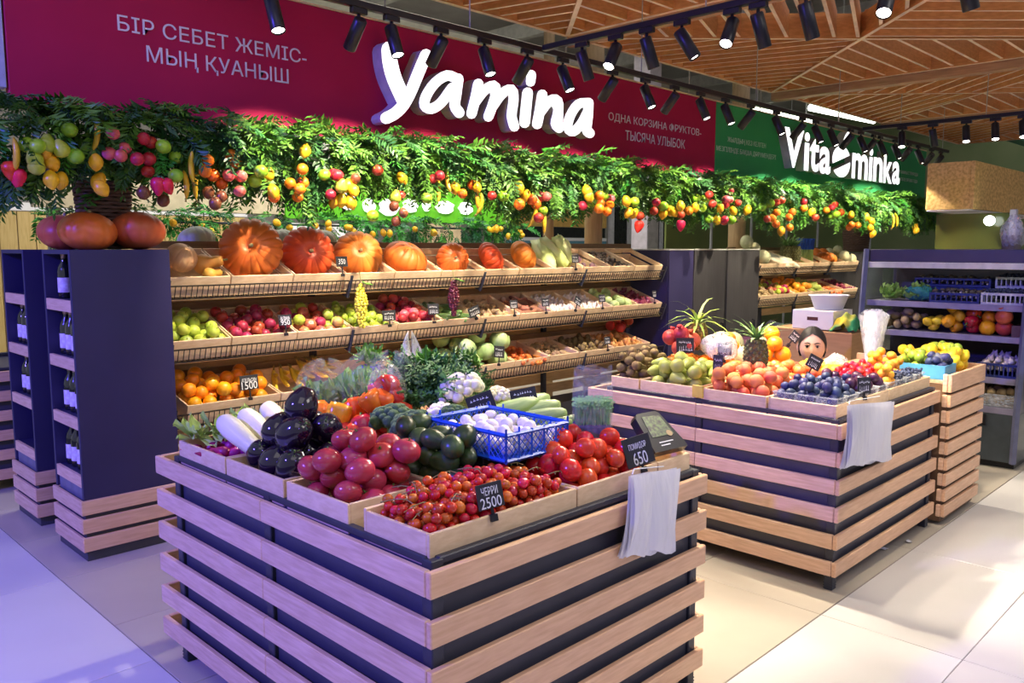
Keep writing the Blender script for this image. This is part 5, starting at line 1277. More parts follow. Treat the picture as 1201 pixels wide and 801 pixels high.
# broccoli, cauliflower
for p, s, lb in (((1.765, 2.22, .925), 1.12, 'dark broccoli head directly left of the blue basket'), ((1.77, 2.35, .93), 1.1, 'dark broccoli head behind the pink tomatoes'), ((1.90, 2.17, .955), .75, 'pale green broccoli head leaning on the blue basket')):
    t = thing('broccoli', p, lb, 'broccoli', None, (.15, -.2, s * 3)); t.scale = (s,) * 3
    link('florets', PROTO['florets/b'], t); link('stalk', PROTO['stalk/b'], t)
for p, s, r, lb in (((2.10, 2.36, 1.00), 1.2, (-.2, -.25, 0), 'large white cauliflower standing behind the broccoli'), ((1.93, 2.28, .935), .8, (-.3, -.4, 1), 'small white cauliflower beside the broccoli'), ((2.23, 2.28, .97), .7, (0, .2, 0), 'half hidden cauliflower behind the blue basket')):
    t = thing('cauliflower', p, lb, 'cauliflower', None, r); t.scale = (s,) * 3
    link('curd', PROTO['curd/c'], t); link('leaves', PROTO['leaves/c'], t); link('stalk', PROTO['stalk/b'], t)
# marrows and cucumbers at the back right
for i, p in enumerate(((2.17, 2.02, .93), (2.23, 2.10, .94), (2.15, 2.13, .955), (2.28, 2.18, .945))):
    o = link('marrow', PROTO['marrow/m'], None, p, (PI / 2 - .2, .1 * i, .9 + .15 * i), 1.0); tag(o, 'striped pale green marrow behind the blue basket', 'marrow', 'marrows behind the blue basket')
for i, p in enumerate(((2.14, 1.94, .915), (2.20, 1.93, .925), (2.12, 1.87, .89), (2.19, 1.86, .90), (2.08, 1.845, .875), (2.26, 1.90, .90))):
    o = link('cucumber', PROTO['cucumber/c'], None, p, (PI / 2 - .15, 0, 1.1 + .12 * i), 1.0); tag(o, 'dark green cucumber right of the blue basket', 'cucumber', 'cucumbers right of the blue basket')

# ------------------------------------------------------------------ blue lattice basket of eggs
BLU = M('blue_plastic', (.012, .10, .62), .35, col2=(.01, .08, .5), scale=8)
bx0, bx1, by0, by1, bz0, bz1 = 1.705, 1.985, 1.715, 2.085, .905, 1.0
t = thing('egg_basket', (bx0, by0, bz0), 'bright blue lattice plastic basket filled with eggs', 'basket')
def lattice(ax, pos, a, b):
    m = MB()
    def bar(u0, w0, u1, w1, th=.0028):
        if ax == 'x': m.tube([(pos, u0, w0), (pos, u1, w1)], th, 4)
        else: m.tube([(u0, pos, w0), (u1, pos, w1)], th, 4)
    n = int((b - a) / .022)
    for i in range(n):
        u = a + (b - a) * i / n; v = a + (b - a) * (i + 1) / n
        zz = bz0 + .012; h = (bz1 - .012 - zz) / 3
        for k in range(3):
            bar(u, zz + k * h, v, zz + (k + 1) * h, .0018); bar(u, zz + (k + 1) * h, v, zz + k * h, .0018)
    for z in (bz0 + .008, bz1 - .008): bar(a, z, b, z, .007)
    for u in np.linspace(a, b, 6): bar(u, bz0, u, bz1 + (.012 if abs(u - (a + b) / 2) > .3 * (b - a) else 0), .0045)
    return m
for ax, pos, a, b in (('x', bx0, by0, by1), ('x', bx1, by0, by1), ('y', by0, bx0, bx1), ('y', by1, bx0, bx1)):
    wpart('lattice_wall', lattice(ax, pos, a, b), BLU, t)
m = MB(); m.cbox(bx0, bx1, by0, by1, bz0, bz0 + .008, .002); wpart('bottom', m, BLU, t)
heap('egg', 'egg/e', (bx0 + .008, bx1 - .008, by0 + .008, by1 - .008), bz0 + .01, 58, .0225, 'white egg in the blue lattice basket', 'egg', 78, .05, 'free')
m = MB(); m.cbox(1.715, 1.975, 1.825, 2.075, DK - .0, .904, .003); wthing('riser_block', m, M('riser_black', (.02, .02, .025), .6), (1.715, 1.825, DK), 'black riser block under the blue egg basket', 'box')

# ------------------------------------------------------------------ dill and bagged greens at the back
DILL = fm('dill_green', (.07, .20, .05), (.03, .11, .03), .6, 20, rnd=.2, hue=.02)
def dill_mesh(seed, n, L):
    rng = random.Random(seed); m = MB()
    for i in range(n):
        az = rng.uniform(0, 6.3); el = rng.uniform(.05, 1.25)
        d = Vector((math.cos(az) * math.cos(el), math.sin(az) * math.cos(el), math.sin(el)))
        l = L * rng.uniform(.55, 1.0)
        m.tube([(0, 0, 0), tuple(d * l * .6), tuple(d * l + Vector((0, 0, -.02)))], [.0016, .0013, .0008], 3, cap=False)
        for k in range(9):
            p = d * l * (.45 + .6 * k / 9); 
            for s in range(4):
                e = Vector((rng.uniform(-1, 1), rng.uniform(-1, 1), rng.uniform(-.6, .9))).normalized() * l * .15
                w = e.cross(d).normalized() * .0028
                m.add([p - w, p + w, p + e + w, p + e - w], [(0, 1, 2, 3)])
    return m.mesh('fronds', DILL)
for p, s, lb in (((2.10, 2.62, .93), 1.3, 'large bushy bunch of dark dill behind the peppers'), ((2.10, 2.47, .94), 1.15, 'bushy dill bunch nearest the cauliflower'), ((2.02, 2.54, .95), 1.05, 'dill bunch spilling towards the broccoli'), ((2.20, 2.54, .95), 1.2, 'dill bunch at the back of the front table')):
    t = thing('dill_bunch', p, lb, 'dill'); t.scale = (s,) * 3
    tag(link('fronds', dill_mesh(int(s * 100), 150, .17), t), kind='stuff')
    m = MB(); m.tube([(0, 0, -.12), (0, 0, .02)], [.012, .016], 8); link('stalk_bundle', m.mesh('stalk_bundle', BROS), t, rot=(.4, .3, 0))
PARS = fm('parsley_green', (.16, .36, .05), (.09, .24, .03), .5, 18, rnd=.15)
for i, (p, lb) in enumerate((((2.18, 2.66, 1.07), 'bright parsley tuft rising above the dill'), ((1.98, 2.78, 1.09), 'bright parsley tuft in a violet band behind the bagged greens'), ((2.26, 2.50, 1.07), 'bright parsley tuft at the right of the dill'))):
    t = thing('parsley_bunch', p, lb, 'parsley')
    tag(link('leaves', greens_mesh('leaves', 70, .075, .014, .9, 20 + i, PARS, .8), t), kind='stuff')
    m = MB(); m.tube([(0, 0, -.17), (0, 0, .01)], [.014, .02], 8); link('stalk_bundle', m.mesh('stalk_bundle', BROS), t)
    if i == 1: m = MB(); m.rev([(.032, -.07), (.040, -.02), (.038, -.018), (.030, -.068)], 14); link('violet_band', m.mesh('violet_band', M('violet_wrap', (.10, .08, .62), .4)), t)
for i, (p, s, lb) in enumerate((((1.80, 2.84, .862), (1.15, 1.15, 1.15), 'clear bag of lettuce at the left back of the front table'), ((1.90, 2.70, .89), (1.15, 1.15, 1.2), 'clear bag of lettuce in the middle of the bagged greens'), ((1.95, 2.60, .91), (1.05, 1.05, 1.05), 'clear bag of greens touching the dill'))):
    t = thing('bagged_lettuce', p, lb, 'lettuce'); t.scale = s
    link('bag', blob_bag('bag', .10, .10, .092, 30 + i, FILMB, .05), t)
    tag(link('leaves', greens_mesh('leaves', 70, .125, .04, .35, 40 + i, GLEAFB, 1.2, base_r=.055), t, (0, 0, .02)), kind='stuff')
    m = MB(); m.cbox(-.05, .05, -.02, .02, .002, .03, .004); link('root_wrap', m.mesh('root_wrap', M('violet_wrap', (.10, .08, .62), .4)), t)
t = thing('bagged_peppers', (1.865, 2.52, .95), 'clear bag of red and orange peppers in front of the dill', 'peppers')
link('bag', blob_bag('bag', .075, .070, .065, 50, FILM, .05), t)
for i, (q, k) in enumerate((((-.02, .03, .05), 'r'), ((.0, -.03, .045), 'r'), ((.03, .03, .06), 'r'), ((-.01, -.02, .085), 'r'), ((-.045, -.035, .035), 'o'))):
    link('bell_pepper', PROTO['bell_pepper/' + k], t, q, (i, .5 * i, 0), .95)
for i, (p, s, lb) in enumerate((((2.20, 2.80, .93), 1.0, 'crumpled empty clear bag rising behind the parsley'), ((2.30, 2.56, .95), .8, 'crumpled clear bag peak right of the dill'))):
    o = link('crumpled_bag', blob_bag('crumpled_bag', .10, .06, .075, 60 + i, FILMW, .14), None, p, (0, 0, .8), s); tag(o, lb, 'plastic bag')
# dark tray and greens under the rack side, seen past the table
m = MB(); m.cbox(2.06, 2.39, 1.83, 2.0, DK, DK + .03, .003); wthing('black_tray', m, BLACK, (2.06, 1.83, DK), 'black tray under the cucumbers', 'tray')
# microgreens: clear box with a tall bag of sprouts on top
t = thing('sprout_box', (2.135, 1.735, .78), 'clear plastic box with a dark label under the bagged sprouts', 'box', None, (0, 0, PI / 4 - PI / 2))
m = MB(); m.cbox(-.075, .075, -.06, .06, .0, .118, .006); link('clear_box', m.mesh('clear_box', PUNN), t)
m = MB(); m.cbox(-.085, .085, -.07, .07, .119, .128, .003); link('lid_rim', m.mesh('lid_rim', clear('clear_lid', (.8, .85, .9), .5, .1)), t)
m = MB(); m.cbox(-.068, .068, -.054, .054, .004, .075, .006); link('dark_soil', m.mesh('dark_soil', M('soil_dark', (.05, .035, .05), .9)), t)
SPR = fm('sprout_green', (.24, .50, .16), (.14, .34, .12), .6, 30)
t = thing('bagged_sprouts', (2.135, 1.735, .909), 'tall clear bag of green sprouts standing on the clear box', 'sprouts', None, (0, 0, -PI / 4))
m = MB(); m.cbox(-.062, .062, -.045, .045, 0, .055, .006); link('soil_block', m.mesh('soil_block', M('soil_violet', (.07, .035, .09), .85, col2=(.04, .03, .08), scale=14)), t)
m = MB(); rng = random.Random(9)
for i in range(420):
    x, y = rng.uniform(-.058, .058), rng.uniform(-.041, .041); h = rng.uniform(.055, .085)
    q = (x + rng.uniform(-.006, .006), y + rng.uniform(-.006, .006), .055 + h)
    m.tube([(x, y, .053), q], .0009, 3, cap=False)
    for s in (-1, 1): m.add([q, (q[0] + .006 * s, q[1] + .003, q[2] + .004), (q[0] + .011 * s, q[1], q[2] + .001), (q[0] + .006 * s, q[1] - .003, q[2])], [(0, 1, 2, 3)])
tag(link('sprouts', m.mesh('sprouts', SPR), t), kind='stuff')
m = MB(); vs = []; fs = []
prf = [(.066, .048, .0), (.068, .050, .08), (.068, .048, .15), (.066, .034, .19), (.064, .016, .215), (.066, .006, .245)]
for i, (a, b, z) in enumerate(prf):
    for k in range(16):
        an = 2 * PI * k / 16; sx = abs(math.cos(an)) ** .4 * math.copysign(1, math.cos(an)); sy = abs(math.sin(an)) ** .4 * math.copysign(1, math.sin(an))
        vs.append((a * sx, b * sy + (.008 * math.sin(k * 2.3) if i > 2 else 0), z + (.012 * math.sin(k * 1.9) if i == 5 else 0)))
for i in range(5):
    for k in range(16): fs.append((i * 16 + k, i * 16 + (k + 1) % 16, (i + 1) * 16 + (k + 1) % 16, (i + 1) * 16 + k))
m.add(vs, fs); link('bag', m.mesh('bag', FILM, True), t)
# black printed salad pack leaning at the corner
t = thing('salad_pack', (2.30, 1.548, .858), 'black printed salad pack with green leaves leaning at the corner of the table', 'salad pack', None, (-.80, 0, -.10)); t.scale = (1.15, 1.15, 1.0)
m = MB(); m.prism([(-.07, 0), (.075, 0), (.075, .02), (.048, .145), (.035, .155), (-.045, .155), (-.06, .14)], 0, .028, 0, Matrix.Rotation(PI / 2, 4, 'X')); link('pack', m.mesh('pack', M('pack_black', (.02, .02, .025), .3)), t)
m = MB(); m.prism([(-.045, .055), (.05, .055), (.04, .135), (-.035, .14)], .0282, .0295, 0, Matrix.Rotation(PI / 2, 4, 'X')); link('leaf_print', m.mesh('leaf_print', M('salad_print', (.16, .24, .10), .4, col2=(.06, .05, .06), scale=70, detail=5)), t)
m = MB(); m.prism([(.033 + .012 * math.cos(a * PI / 6), .06 + .012 * math.sin(a * PI / 6)) for a in range(12)], .0296, .0302, 0, Matrix.Rotation(PI / 2, 4, 'X')); link('round_sticker', m.mesh('round_sticker', M('sticker_tan', (.45, .33, .16), .5)), t)
m = MB(); [m.box(-.03, .03 - .02 * k, -.0292, -.0288, .03 - .012 * k, .034 - .012 * k) for k in range(2)]; link('print_lines', m.mesh('print_lines', CHALK), t)
# price cards on the front table
price_card((1.462, 1.517, .848), 'black chalk price card reading cherry 2500 at the near corner', [('ЧЕРРИ', .32, .62), ('2500', .42, .8)], w=.075, h=.068, rz=-.35, stem=.022, tilt=-.15, roll=-.12)
price_card((2.13, 1.518, .848), 'black chalk price card reading tomato 650 leaning at the right edge', [('ПОМИДОР', .24, .62), ('650', .42, .5)], w=.105, h=.095, rz=-.35, stem=.012, tilt=-.25, roll=-.18)
price_card((2.04, 2.16, .945), 'dark price card behind the blue basket', None, w=.10, h=.07, rz=-.7, stem=.01, seed=5, roll=-.35)
price_card((2.24, 2.14, .93), 'dark price card among the marrows', None, w=.10, h=.06, rz=-.7, stem=.03, seed=6, roll=-.2)
# pads of thin white bags tied to the table edges
def bag_pad(x, y, z, w, h, skew, label, seed, n=5):
    t = thing('bag_pad', (x, y, z), label, 'bag pad'); rng = random.Random(seed)
    for s in range(n):
        m = MB(); vs = []; fs = []; nu, nv = 12, 10
        for j in range(nv + 1):
            v = j / nv
            for i in range(nu + 1):
                u = i / nu
                wd = w * (1 - .10 * math.sin(PI * v) + .06 * v)
                xx = (u - .0) * wd + skew * v * h + .006 * s * v
                yy = -.004 * s - .006 - .010 * math.sin(u * 9 + s * 1.7 + 2 * v) * (.3 + v) - .03 * v * (1 - v) * (1 + .15 * s)
                zz = -h * v * (1 + .22 * u + .03 * math.sin(u * 14 + s)) - .10 * w * u * (1 - v) + .004 * math.sin(s * 2)
                vs.append((xx, yy, zz))
        for j in range(nv):
            for i in range(nu): fs.append((j * (nu + 1) + i, j * (nu + 1) + i + 1, (j + 1) * (nu + 1) + i + 1, (j + 1) * (nu + 1) + i))
        m.add(vs, fs); link('bag_sheet', m.mesh('bag_sheet', BAGW, True), t)
    m = MB(); m.tube([(.01, -.012, .004), (.03, -.004, .016), (w * .7, -.008, -.004)], .002, 5); link('string_tie', m.mesh('string_tie', WHITEP), t)
bag_pad(1.985, 1.475, .862, .26, .24, -.22, 'pad of thin white produce bags hanging at the right corner of the front table', 1)
bag_pad(3.575, 1.475, .862, .52, .27, -.20, 'pad of thin white produce bags hanging on the corner of the second table', 2)
# ------------------------------------------------------------------ second table: crates and fruit
def c2(label, x0, x1, y0, y1, side=True):
    return (side_crate if side else front_crate)(label, x0, x1, y0, y1)
c2('wooden crate of kiwis at the far corner of the second table', 3.590, 3.97, 2.60, 2.785 + .0)
c2('wooden crate of green pears on the second table', 3.590, 3.97, 2.245, 2.59)
c2('wooden crate of peaches on the second table', 3.590, 3.97, 1.86, 2.215)
front_crate('wooden crate of plums at the near corner of the second table', 3.592, 4.21, 1.523, 1.85, th=.012)
front_crate('wooden crate of blueberries on the right edge of the second table', 4.22, 4.80, 1.523, 1.85, th=.012)
c2('wooden crate of mandarins and pomegranates at the back of the second table', 3.98, 4.38, 2.38, 2.785)
c2('wooden crate of nectarines in the middle of the second table', 3.98, 4.38, 1.86, 2.37)
c2('wooden crate of apricots and oranges at the back of the second table', 4.39, 4.79, 1.86, 2.37)
c2('wooden crate of melons at the back corner of the second table', 4.39, 4.79, 2.38, 2.785)
heap('kiwi', 'kiwi/k', (3.602, 3.96, 2.612, 2.775), DK + .04, 44, .029, 'brown kiwi heaped at the far corner of the second table', 'kiwi', 81, .10, 'flat')
heap('pear', 'pear/g', (3.602, 3.96, 2.257, 2.58), DK + .03, 36, .036, 'green yellow pear heaped on the second table', 'pear', 82, .12, 'flat')
heap('peach', 'peach/p', (3.602, 3.96, 1.872, 2.205), DK + .03, 48, .034, 'orange red peach heaped on the second table', 'peach', 83, .14, 'free')
heap('mandarin', 'orange/man', (3.99, 4.37, 2.52, 2.775), DK + .05, 34, .030, 'bright mandarin behind the kiwis on the second table', 'mandarin', 84, .2, 'up')
heap('pomegranate', 'pomegranate/p', (4.0, 4.19, 2.55, 2.775), .925, 5, .047, 'red pomegranate on top of the mandarins', 'pomegranate', 85, .1, 'up')
heap('nectarine', 'nectarine/n', (3.99, 4.37, 1.872, 2.36), DK + .05, 52, .033, 'red nectarine in the middle of the second table', 'nectarine', 86, .1, 'free')
heap('apricot', 'apricot/a', (4.40, 4.78, 1.872, 2.20), DK + .03, 58, .027, 'yellow orange apricot at the back of the second table', 'apricot', 87, .05, 'free')
heap('orange', 'orange/big', (4.40, 4.56, 2.21, 2.36), DK + .05, 6, .044, 'large orange stacked beside the pineapple on the second table', 'orange', 88, .2, 'free', sc=(1.05, 1.2))
heap('mango', 'mango/m', (4.20, 4.38, 2.40, 2.54), DK + .06, 5, .044, 'yellow mango behind the pineapple', 'mango', 89, .1, 'flat')
heap('melon', 'melon/m', (4.40, 4.78, 2.40, 2.775), DK + .02, 5, .080, 'pale round melon at the back corner of the second table', 'melon', 90, .1, 'up')
heap('banana_like', 'banana/ba', (4.2, 4.3, 2.4, 2.5), DK, 0, .03, 'x', 'x', 91)
# plums in clear punnets
mb = MB(); T_ = .0012
def punnet_mesh(w, d, h):
    m = MB(); b = .88
    o_ = [(-w / 2 * b, -d / 2 * b, 0), (w / 2 * b, -d / 2 * b, 0), (w / 2 * b, d / 2 * b, 0), (-w / 2 * b, d / 2 * b, 0), (-w / 2, -d / 2, h), (w / 2, -d / 2, h), (w / 2, d / 2, h), (-w / 2, d / 2, h)]
    m.add(o_, [(3, 2, 1, 0), (0, 1, 5, 4), (1, 2, 6, 5), (2, 3, 7, 6), (3, 0, 4, 7)])
    return m.mesh('tub', PUNN)
TUB = punnet_mesh(.118, .10, .055)
mr = MB(); mr.tube([(-.06, -.051, .056), (.06, -.051, .056), (.06, .051, .056), (-.06, .051, .056), (-.06, -.051, .056)], .003, 4); TUBR = mr.mesh('rim', PUNN)
k = 0
for i in range(5):
    for j in range(3):
        x = 3.665 + i * .122; y = 1.577 + j * .104; red = i >= 2 and j == 0 or (i == 4)
        t = thing('plum_punnet', (x, y, .822), 'clear punnet of %s plums on the near corner of the second table' % ('dark red' if red else 'blue'), 'punnet', ('dark red' if red else 'blue') + ' plum punnets')
        link('tub', TUB, t); link('rim', TUBR, t)
        for p in deposit((-.052, .052, -.044, .044), .008, 7, .0225, 100 + k, .05):
            o = link('plum', PROTO['plum/d' if red else 'plum/p'], None, (x + p[0], y + p[1], .822 + p[2]), (k, p[0] * 90, p[1] * 90), random.Random(k * 31 + int(p[0] * 1e4)).uniform(.9, 1.1)); tag(o, ('dark red' if red else 'dusty blue') + ' plum in a clear punnet on the second table', 'plum', ('dark red' if red else 'dusty blue') + ' plums in punnets')
        k += 1
m = MB(); m.box(3.606, 4.196, 1.537, 1.838, DK, .8215); wthing('crate_insert', m, M('grey_insert', (.3, .3, .32), .7), (3.606, 1.537, DK), 'grey board insert under the plum punnets', 'board')
m = MB(); m.box(4.234, 4.786, 1.537, 1.838, DK, .8215); wthing('crate_insert', m, M('grey_insert', (.3, .3, .32), .7), (4.234, 1.537, DK), 'grey board insert under the berry punnets', 'board')
for i in range(4):
    for j in range(3):
        x = 4.30 + i * .128; y = 1.585 + j * .100
        kind = 'blueberry' if j == 0 and i > 0 else ('strawberry' if j > 0 and i < 3 else 'yellow plum')
        t = thing('berry_punnet', (x, y, .822), {'blueberry': 'clear punnet of blueberries on the right edge of the second table', 'strawberry': 'clear punnet of strawberries behind the plums', 'yellow plum': 'clear punnet of yellow apricots beside the strawberries'}[kind], 'punnet', kind + ' punnets')
        link('tub', TUB, t); link('rim', TUBR, t)
        if kind == 'blueberry':
            m = MB()
            for p in deposit((-.055, .055, -.046, .046), .003, 150, .0082, 140 + k, .03, K=25): m.rev(ballprof(.008, .0075, 4), 6, None, 0, Matrix.Translation(p))
            tag(link('berries', m.mesh('berries', BLUE, True), t), kind='stuff')
        else:
            n, r, ky = (22, .0165, 'strawberry/s') if kind == 'strawberry' else (12, .0225, 'apricot/a')
            for p in deposit((-.053, .053, -.045, .045), .012, n, r, 140 + k, .05):
                o = link('strawberry' if kind == 'strawberry' else 'apricot', PROTO[ky], None, (x + p[0], y + p[1], .822 + p[2]), (p[0] * 80, p[1] * 90, k), .9 if kind != 'strawberry' else 1.05)
                tag(o, 'red strawberry in a clear punnet behind the plums' if kind == 'strawberry' else 'yellow apricot in a clear punnet beside the strawberries', kind.split()[-1] if kind == 'strawberry' else 'apricot', kind + 's in punnets')
        k += 1
# pineapples
PINE = fm('pineapple_skin', (.42, .26, .06), (.16, .15, .05), .7, 45, rnd=.1, bump=.4)
PINEG = fm('pineapple_skin_green', (.22, .19, .05), (.07, .09, .04), .7, 45, rnd=.1, bump=.4)
CRWN = fm('pineapple_crown_leaf', (.24, .40, .12), (.14, .28, .08), .5, 8, rnd=.2)
CRWY = fm('pineapple_crown_bright', (.46, .62, .10), (.34, .52, .07), .5, 8, rnd=.2)
def pineapple(loc, mat, cmat, label, s=1.0, seed=0, crown=.17, wide=.9):
    t = thing('pineapple', loc, label, 'pineapple'); t.scale = (s,) * 3
    m = MB(); H = .15; vs = []; fs = []; nr, nc = 9, 12
    body = MB(); body.rev([(0, 0), (.034, .004), (.047, .035), (.051, .075), (.047, .115), (.034, .145), (0, .15)], 14); link('flesh', body.mesh('flesh', mat, True), t)
    eye = MB(); eye.rev([(.0125, -.003), (.010, .004), (.004, .007), (0, .010)], 6); em = eye.mesh('eye', mat)
    for i in range(nr):
        z = .012 + i * .0155; u = z / .15
        r = .051 * math.sin(PI * (.17 + .68 * u)) ** .55
        for j in range(10):
            a = 2 * PI * (j + .5 * (i % 2)) / 10
            n = Vector((math.cos(a), math.sin(a), (.5 - u) * -.0 ))
            link('eye', em, t, (r * math.cos(a), r * math.sin(a), z), n.to_track_quat('Z', 'Y').to_euler())
    rng = random.Random(seed)
    for i in range(26):
        L = crown * rng.uniform(.55, 1.0); l = MB(); pts = []
        el = 1.35 - i / 26 * wide
        vs = []
        for q in range(5):
            u = q / 4; w = .010 * (1 - u) ** .7 + .0006
            vs += [(L * u * math.cos(el - u * .5), -w, L * u * math.sin(el - u * .5 * wide)), (L * u * math.cos(el - u * .5), w, L * u * math.sin(el - u * .5 * wide))]
        l.add(vs, [(2 * q, 2 * q + 1, 2 * q + 3, 2 * q + 2) for q in range(4)])
        link('crown_leaf', l.mesh('crown_leaf', cmat), t, (0, 0, .145), (0, 0, i * 2.4))
pineapple((3.905, 2.09, .915), PINEG, CRWN, 'dark green pineapple standing behind the peaches', 1.12, 1)
pineapple((4.27, 2.67, .945), PINE, CRWY, 'golden pineapple with a bright drooping crown at the back of the second table', 1.10, 2, .24, 1.5)
# clear bags, cards
for p, s, sd, lb in (((4.22, 2.52, .93), (.9, .9, .7), 3, 'clear bag of pale fruit between the pineapples'), ((4.10, 2.40, .93), (1.0, 1.0, .8), 4, 'clear bag heap left of the dark pineapple'), ((4.64, 1.98, .862), (.7, .7, .5), 5, 'small clear bag lying on the apricots')):
    o = link('crumpled_bag', blob_bag('crumpled_bag', .085, .085, .075, 70 + sd, FILMW, .04), None, p, (0, 0, sd), s); tag(o, lb, 'plastic bag')
def pc2(x, y, z, lb, sd, w=.075, h=.07, rz=-.75, roll=0., stem=.03): price_card((x, y, z), lb, None, w, h, rz, -.1, stem, sd, None, roll)
pc2(3.99, 2.57, .93, 'black price card standing in the mandarins', 21, .10, .085)
pc2(4.05, 2.36, .93, 'black price card left of the dark pineapple', 22, .08, .08, roll=.1)
pc2(3.70, 2.19, .89, 'narrow black price card between pears and peaches', 23, .05, .09, rz=-1.2)
pc2(4.12, 1.90, .90, 'dark price card among the nectarines', 24, .08, .07, roll=.5)
pc2(4.45, 2.18, 1.0, 'diamond tilted price card on the large oranges', 25, .06, .06, roll=.7)
pc2(3.895, 1.52, .85, 'black price card in front of the blue plums', 26, .07, .075, rz=-.6, stem=.02)
m = MB(); m.cbox(3.580, 3.592, 2.20, 2.262, .80, .862, .002); wthing('yellow_tag', m, M('yellow_paper_tag', (.75, .55, .10), .6), (3.58, 2.2, .80), 'small yellow paper tag on the crate edge of the second table', 'tag')

# ------------------------------------------------------------------ end counter: lemons, trays, bag
heap('lemon', 'lemon/s', (5.10, 5.44, 1.48, 1.85), .822, 46, .034, 'yellow lemon on the slatted end counter', 'lemon', 95, .15, 'free')
heap('lime', 'lime/l', (5.22, 5.44, 1.50, 1.72), .93, 7, .031, 'green lime on top of the lemons on the end counter', 'lime', 96, .1, 'free')
BLT = M('light_blue_tray', (.10, .38, .62), .4)
def tray(x0, x1, y0, y1, z0, z1, label, mat):
    t = thing('plastic_tray', (x0, y0, z0), label, 'tray'); th = .005
    for nm, a in (('bottom', (x0, x1, y0, y1, z0, z0 + th)), ('side', (x0, x1, y0, y0 + th, z0 + th, z1)), ('side', (x0, x1, y1 - th, y1, z0 + th, z1)), ('side', (x0, x0 + th, y0 + th, y1 - th, z0 + th, z1)), ('side', (x1 - th, x1, y0 + th, y1 - th, z0 + th, z1))):
        m = MB(); m.cbox(*a, .001); wpart(nm, m, mat, t)
    return t
tray(4.90, 5.09, 1.48, 1.75, .822, .90, 'light blue tray of limes and berries on the end counter', BLT)
heap('lime', 'lime/l', (4.905, 5.085, 1.60, 1.745), .83, 14, .03, 'green lime in the light blue tray', 'lime', 97, .1, 'free')
heap('plum', 'plum/p', (4.905, 5.085, 1.485, 1.60), .83, 20, .024, 'blue plum in the light blue tray', 'plum', 98, .1, 'free')
o = link('crumpled_bag', blob_bag('crumpled_bag', .06, .05, .03, 80, FILM, .0), None, (4.99, 1.54, .90)); tag(o, 'clear bag of blue plums on the light blue tray', 'plastic bag')
# standing roll of clear bags
t = thing('bag_roll', (5.02, 1.92, .822), 'tall standing bundle of clear plastic bags behind the strawberries', 'bag bundle'); t.scale = (1.25, 1.25, 1.05)
for s in range(3):
    m = MB(); vs = []; fs = []
    for j in range(9):
        v = j / 8
        for i in range(17):
            a = 2 * PI * i / 16; rr = (.040 + .042 * v ** 1.5) * (1 + .18 * math.sin(3 * a + s * 2 + 3 * v) + .08 * math.sin(7 * a + s)) * (1 - .12 * s)
            vs.append((rr * math.cos(a), rr * .7 * math.sin(a), .33 * v * (1 + .05 * math.sin(2 * a + s))))
    for j in range(8):
        for i in range(16): fs.append((j * 17 + i, j * 17 + i + 1, (j + 1) * 17 + i + 1, (j + 1) * 17 + i))
    m.add(vs, fs); link('bag_layer', m.mesh('bag_layer', FILMW, True), t)
# ------------------------------------------------------------------ far rack produce
V0, V1 = TIERS2
ev = [8.62, 9.08, 9.54, 10.0, 10.46, 10.92, 11.38]
VT = [rack_crate(V0, 4.60, ev[i], ev[i + 1], 'wooden crate of %s on the upper tier of the far rack' % w, True) for i, w in enumerate(('pale squash', 'white radishes', 'pineapples', 'celery', 'orange pumpkins', 'small squash'))]
VM = [rack_crate(V1, 4.60, ev[i], ev[i + 1], 'wooden crate of %s on the lower tier of the far rack' % w) for i, w in enumerate(('potatoes', 'mixed apples', 'mangoes', 'green pears', 'leafy carrots', 'red onions'))]
def vfill(L, i, name, key, n, r, label, cat, seed, rot='up', base=B2, **k): heap(name, key, inner(.45), base, n, r, label, cat, seed, 0, rot, L[i][0], **k)
vfill(VT, 0, 'melon', 'melon/m', 5, .08, 'pale melon on the upper tier of the far rack', 'melon', 201)
vfill(VT, 1, 'white_root', 'white_root/w', 8, .045, 'white root on the upper tier of the far rack', 'root', 202, rot=(PI / 2, 0, .6))
for i in range(3): pineapple(tuple(VT[2][0] @ Vector((.10 + .13 * i, .2, -.05))), PINEG, CRWN, ('leftmost', 'middle', 'rightmost')[i] + ' dark pineapple on the upper tier of the far rack', 1.25, 5 + i)
CEL = fm('celery_green', (.45, .60, .22), (.32, .48, .12), .5, 9, rnd=.1)
for i in range(5):
    t = thing('celery_bunch', tuple(VT[3][0] @ Vector((.06 + .085 * i, .22, -.08))), 'celery bunch with a blue wrap on the upper tier of the far rack', 'celery', 'wrapped celery bunches')
    for k in range(6):
        m = MB(); a = k * PI / 3; m.tube([(.014 * math.cos(a), .014 * math.sin(a), 0), (.02 * math.cos(a), .02 * math.sin(a), .28)], [.012, .008], 6); link('stalk', m.mesh('stalk', CEL, True), t)
    m = MB(); m.rev([(.034, .16), (.040, .27), (.046, .30)], 10); link('blue_wrap', m.mesh('blue_wrap', M('blue_wrap_film', (.02, .09, .55), .4)), t)
for i, q in enumerate(((.10, .15), (.28, .14), (.18, .28), (.36, .26))):
    pumpkin_at('pumpkin/o', tuple(VT[4][0] @ Vector((q[0], q[1], .0))), (.3 * i, .4, 0), .58, 'small orange pumpkin on the upper tier of the far rack', 'small pumpkins on the far rack')
vfill(VT, 5, 'melon', 'melon/m', 6, .07, 'yellowish melon at the end of the far rack', 'melon', 206, sc=(.8, .9))
vfill(VM, 0, 'potato', 'potato/p', 30, .036, 'brown potato on the lower tier of the far rack', 'potato', 207)
vfill(VM, 1, 'apple', ['apple/mx', 'apple/gy', 'apple/dr'], 36, .036, 'mixed apple on the lower tier of the far rack', 'apple', 208)
vfill(VM, 2, 'mango', 'mango/m', 26, .045, 'orange mango on the lower tier of the far rack', 'mango', 209, rot='flat')
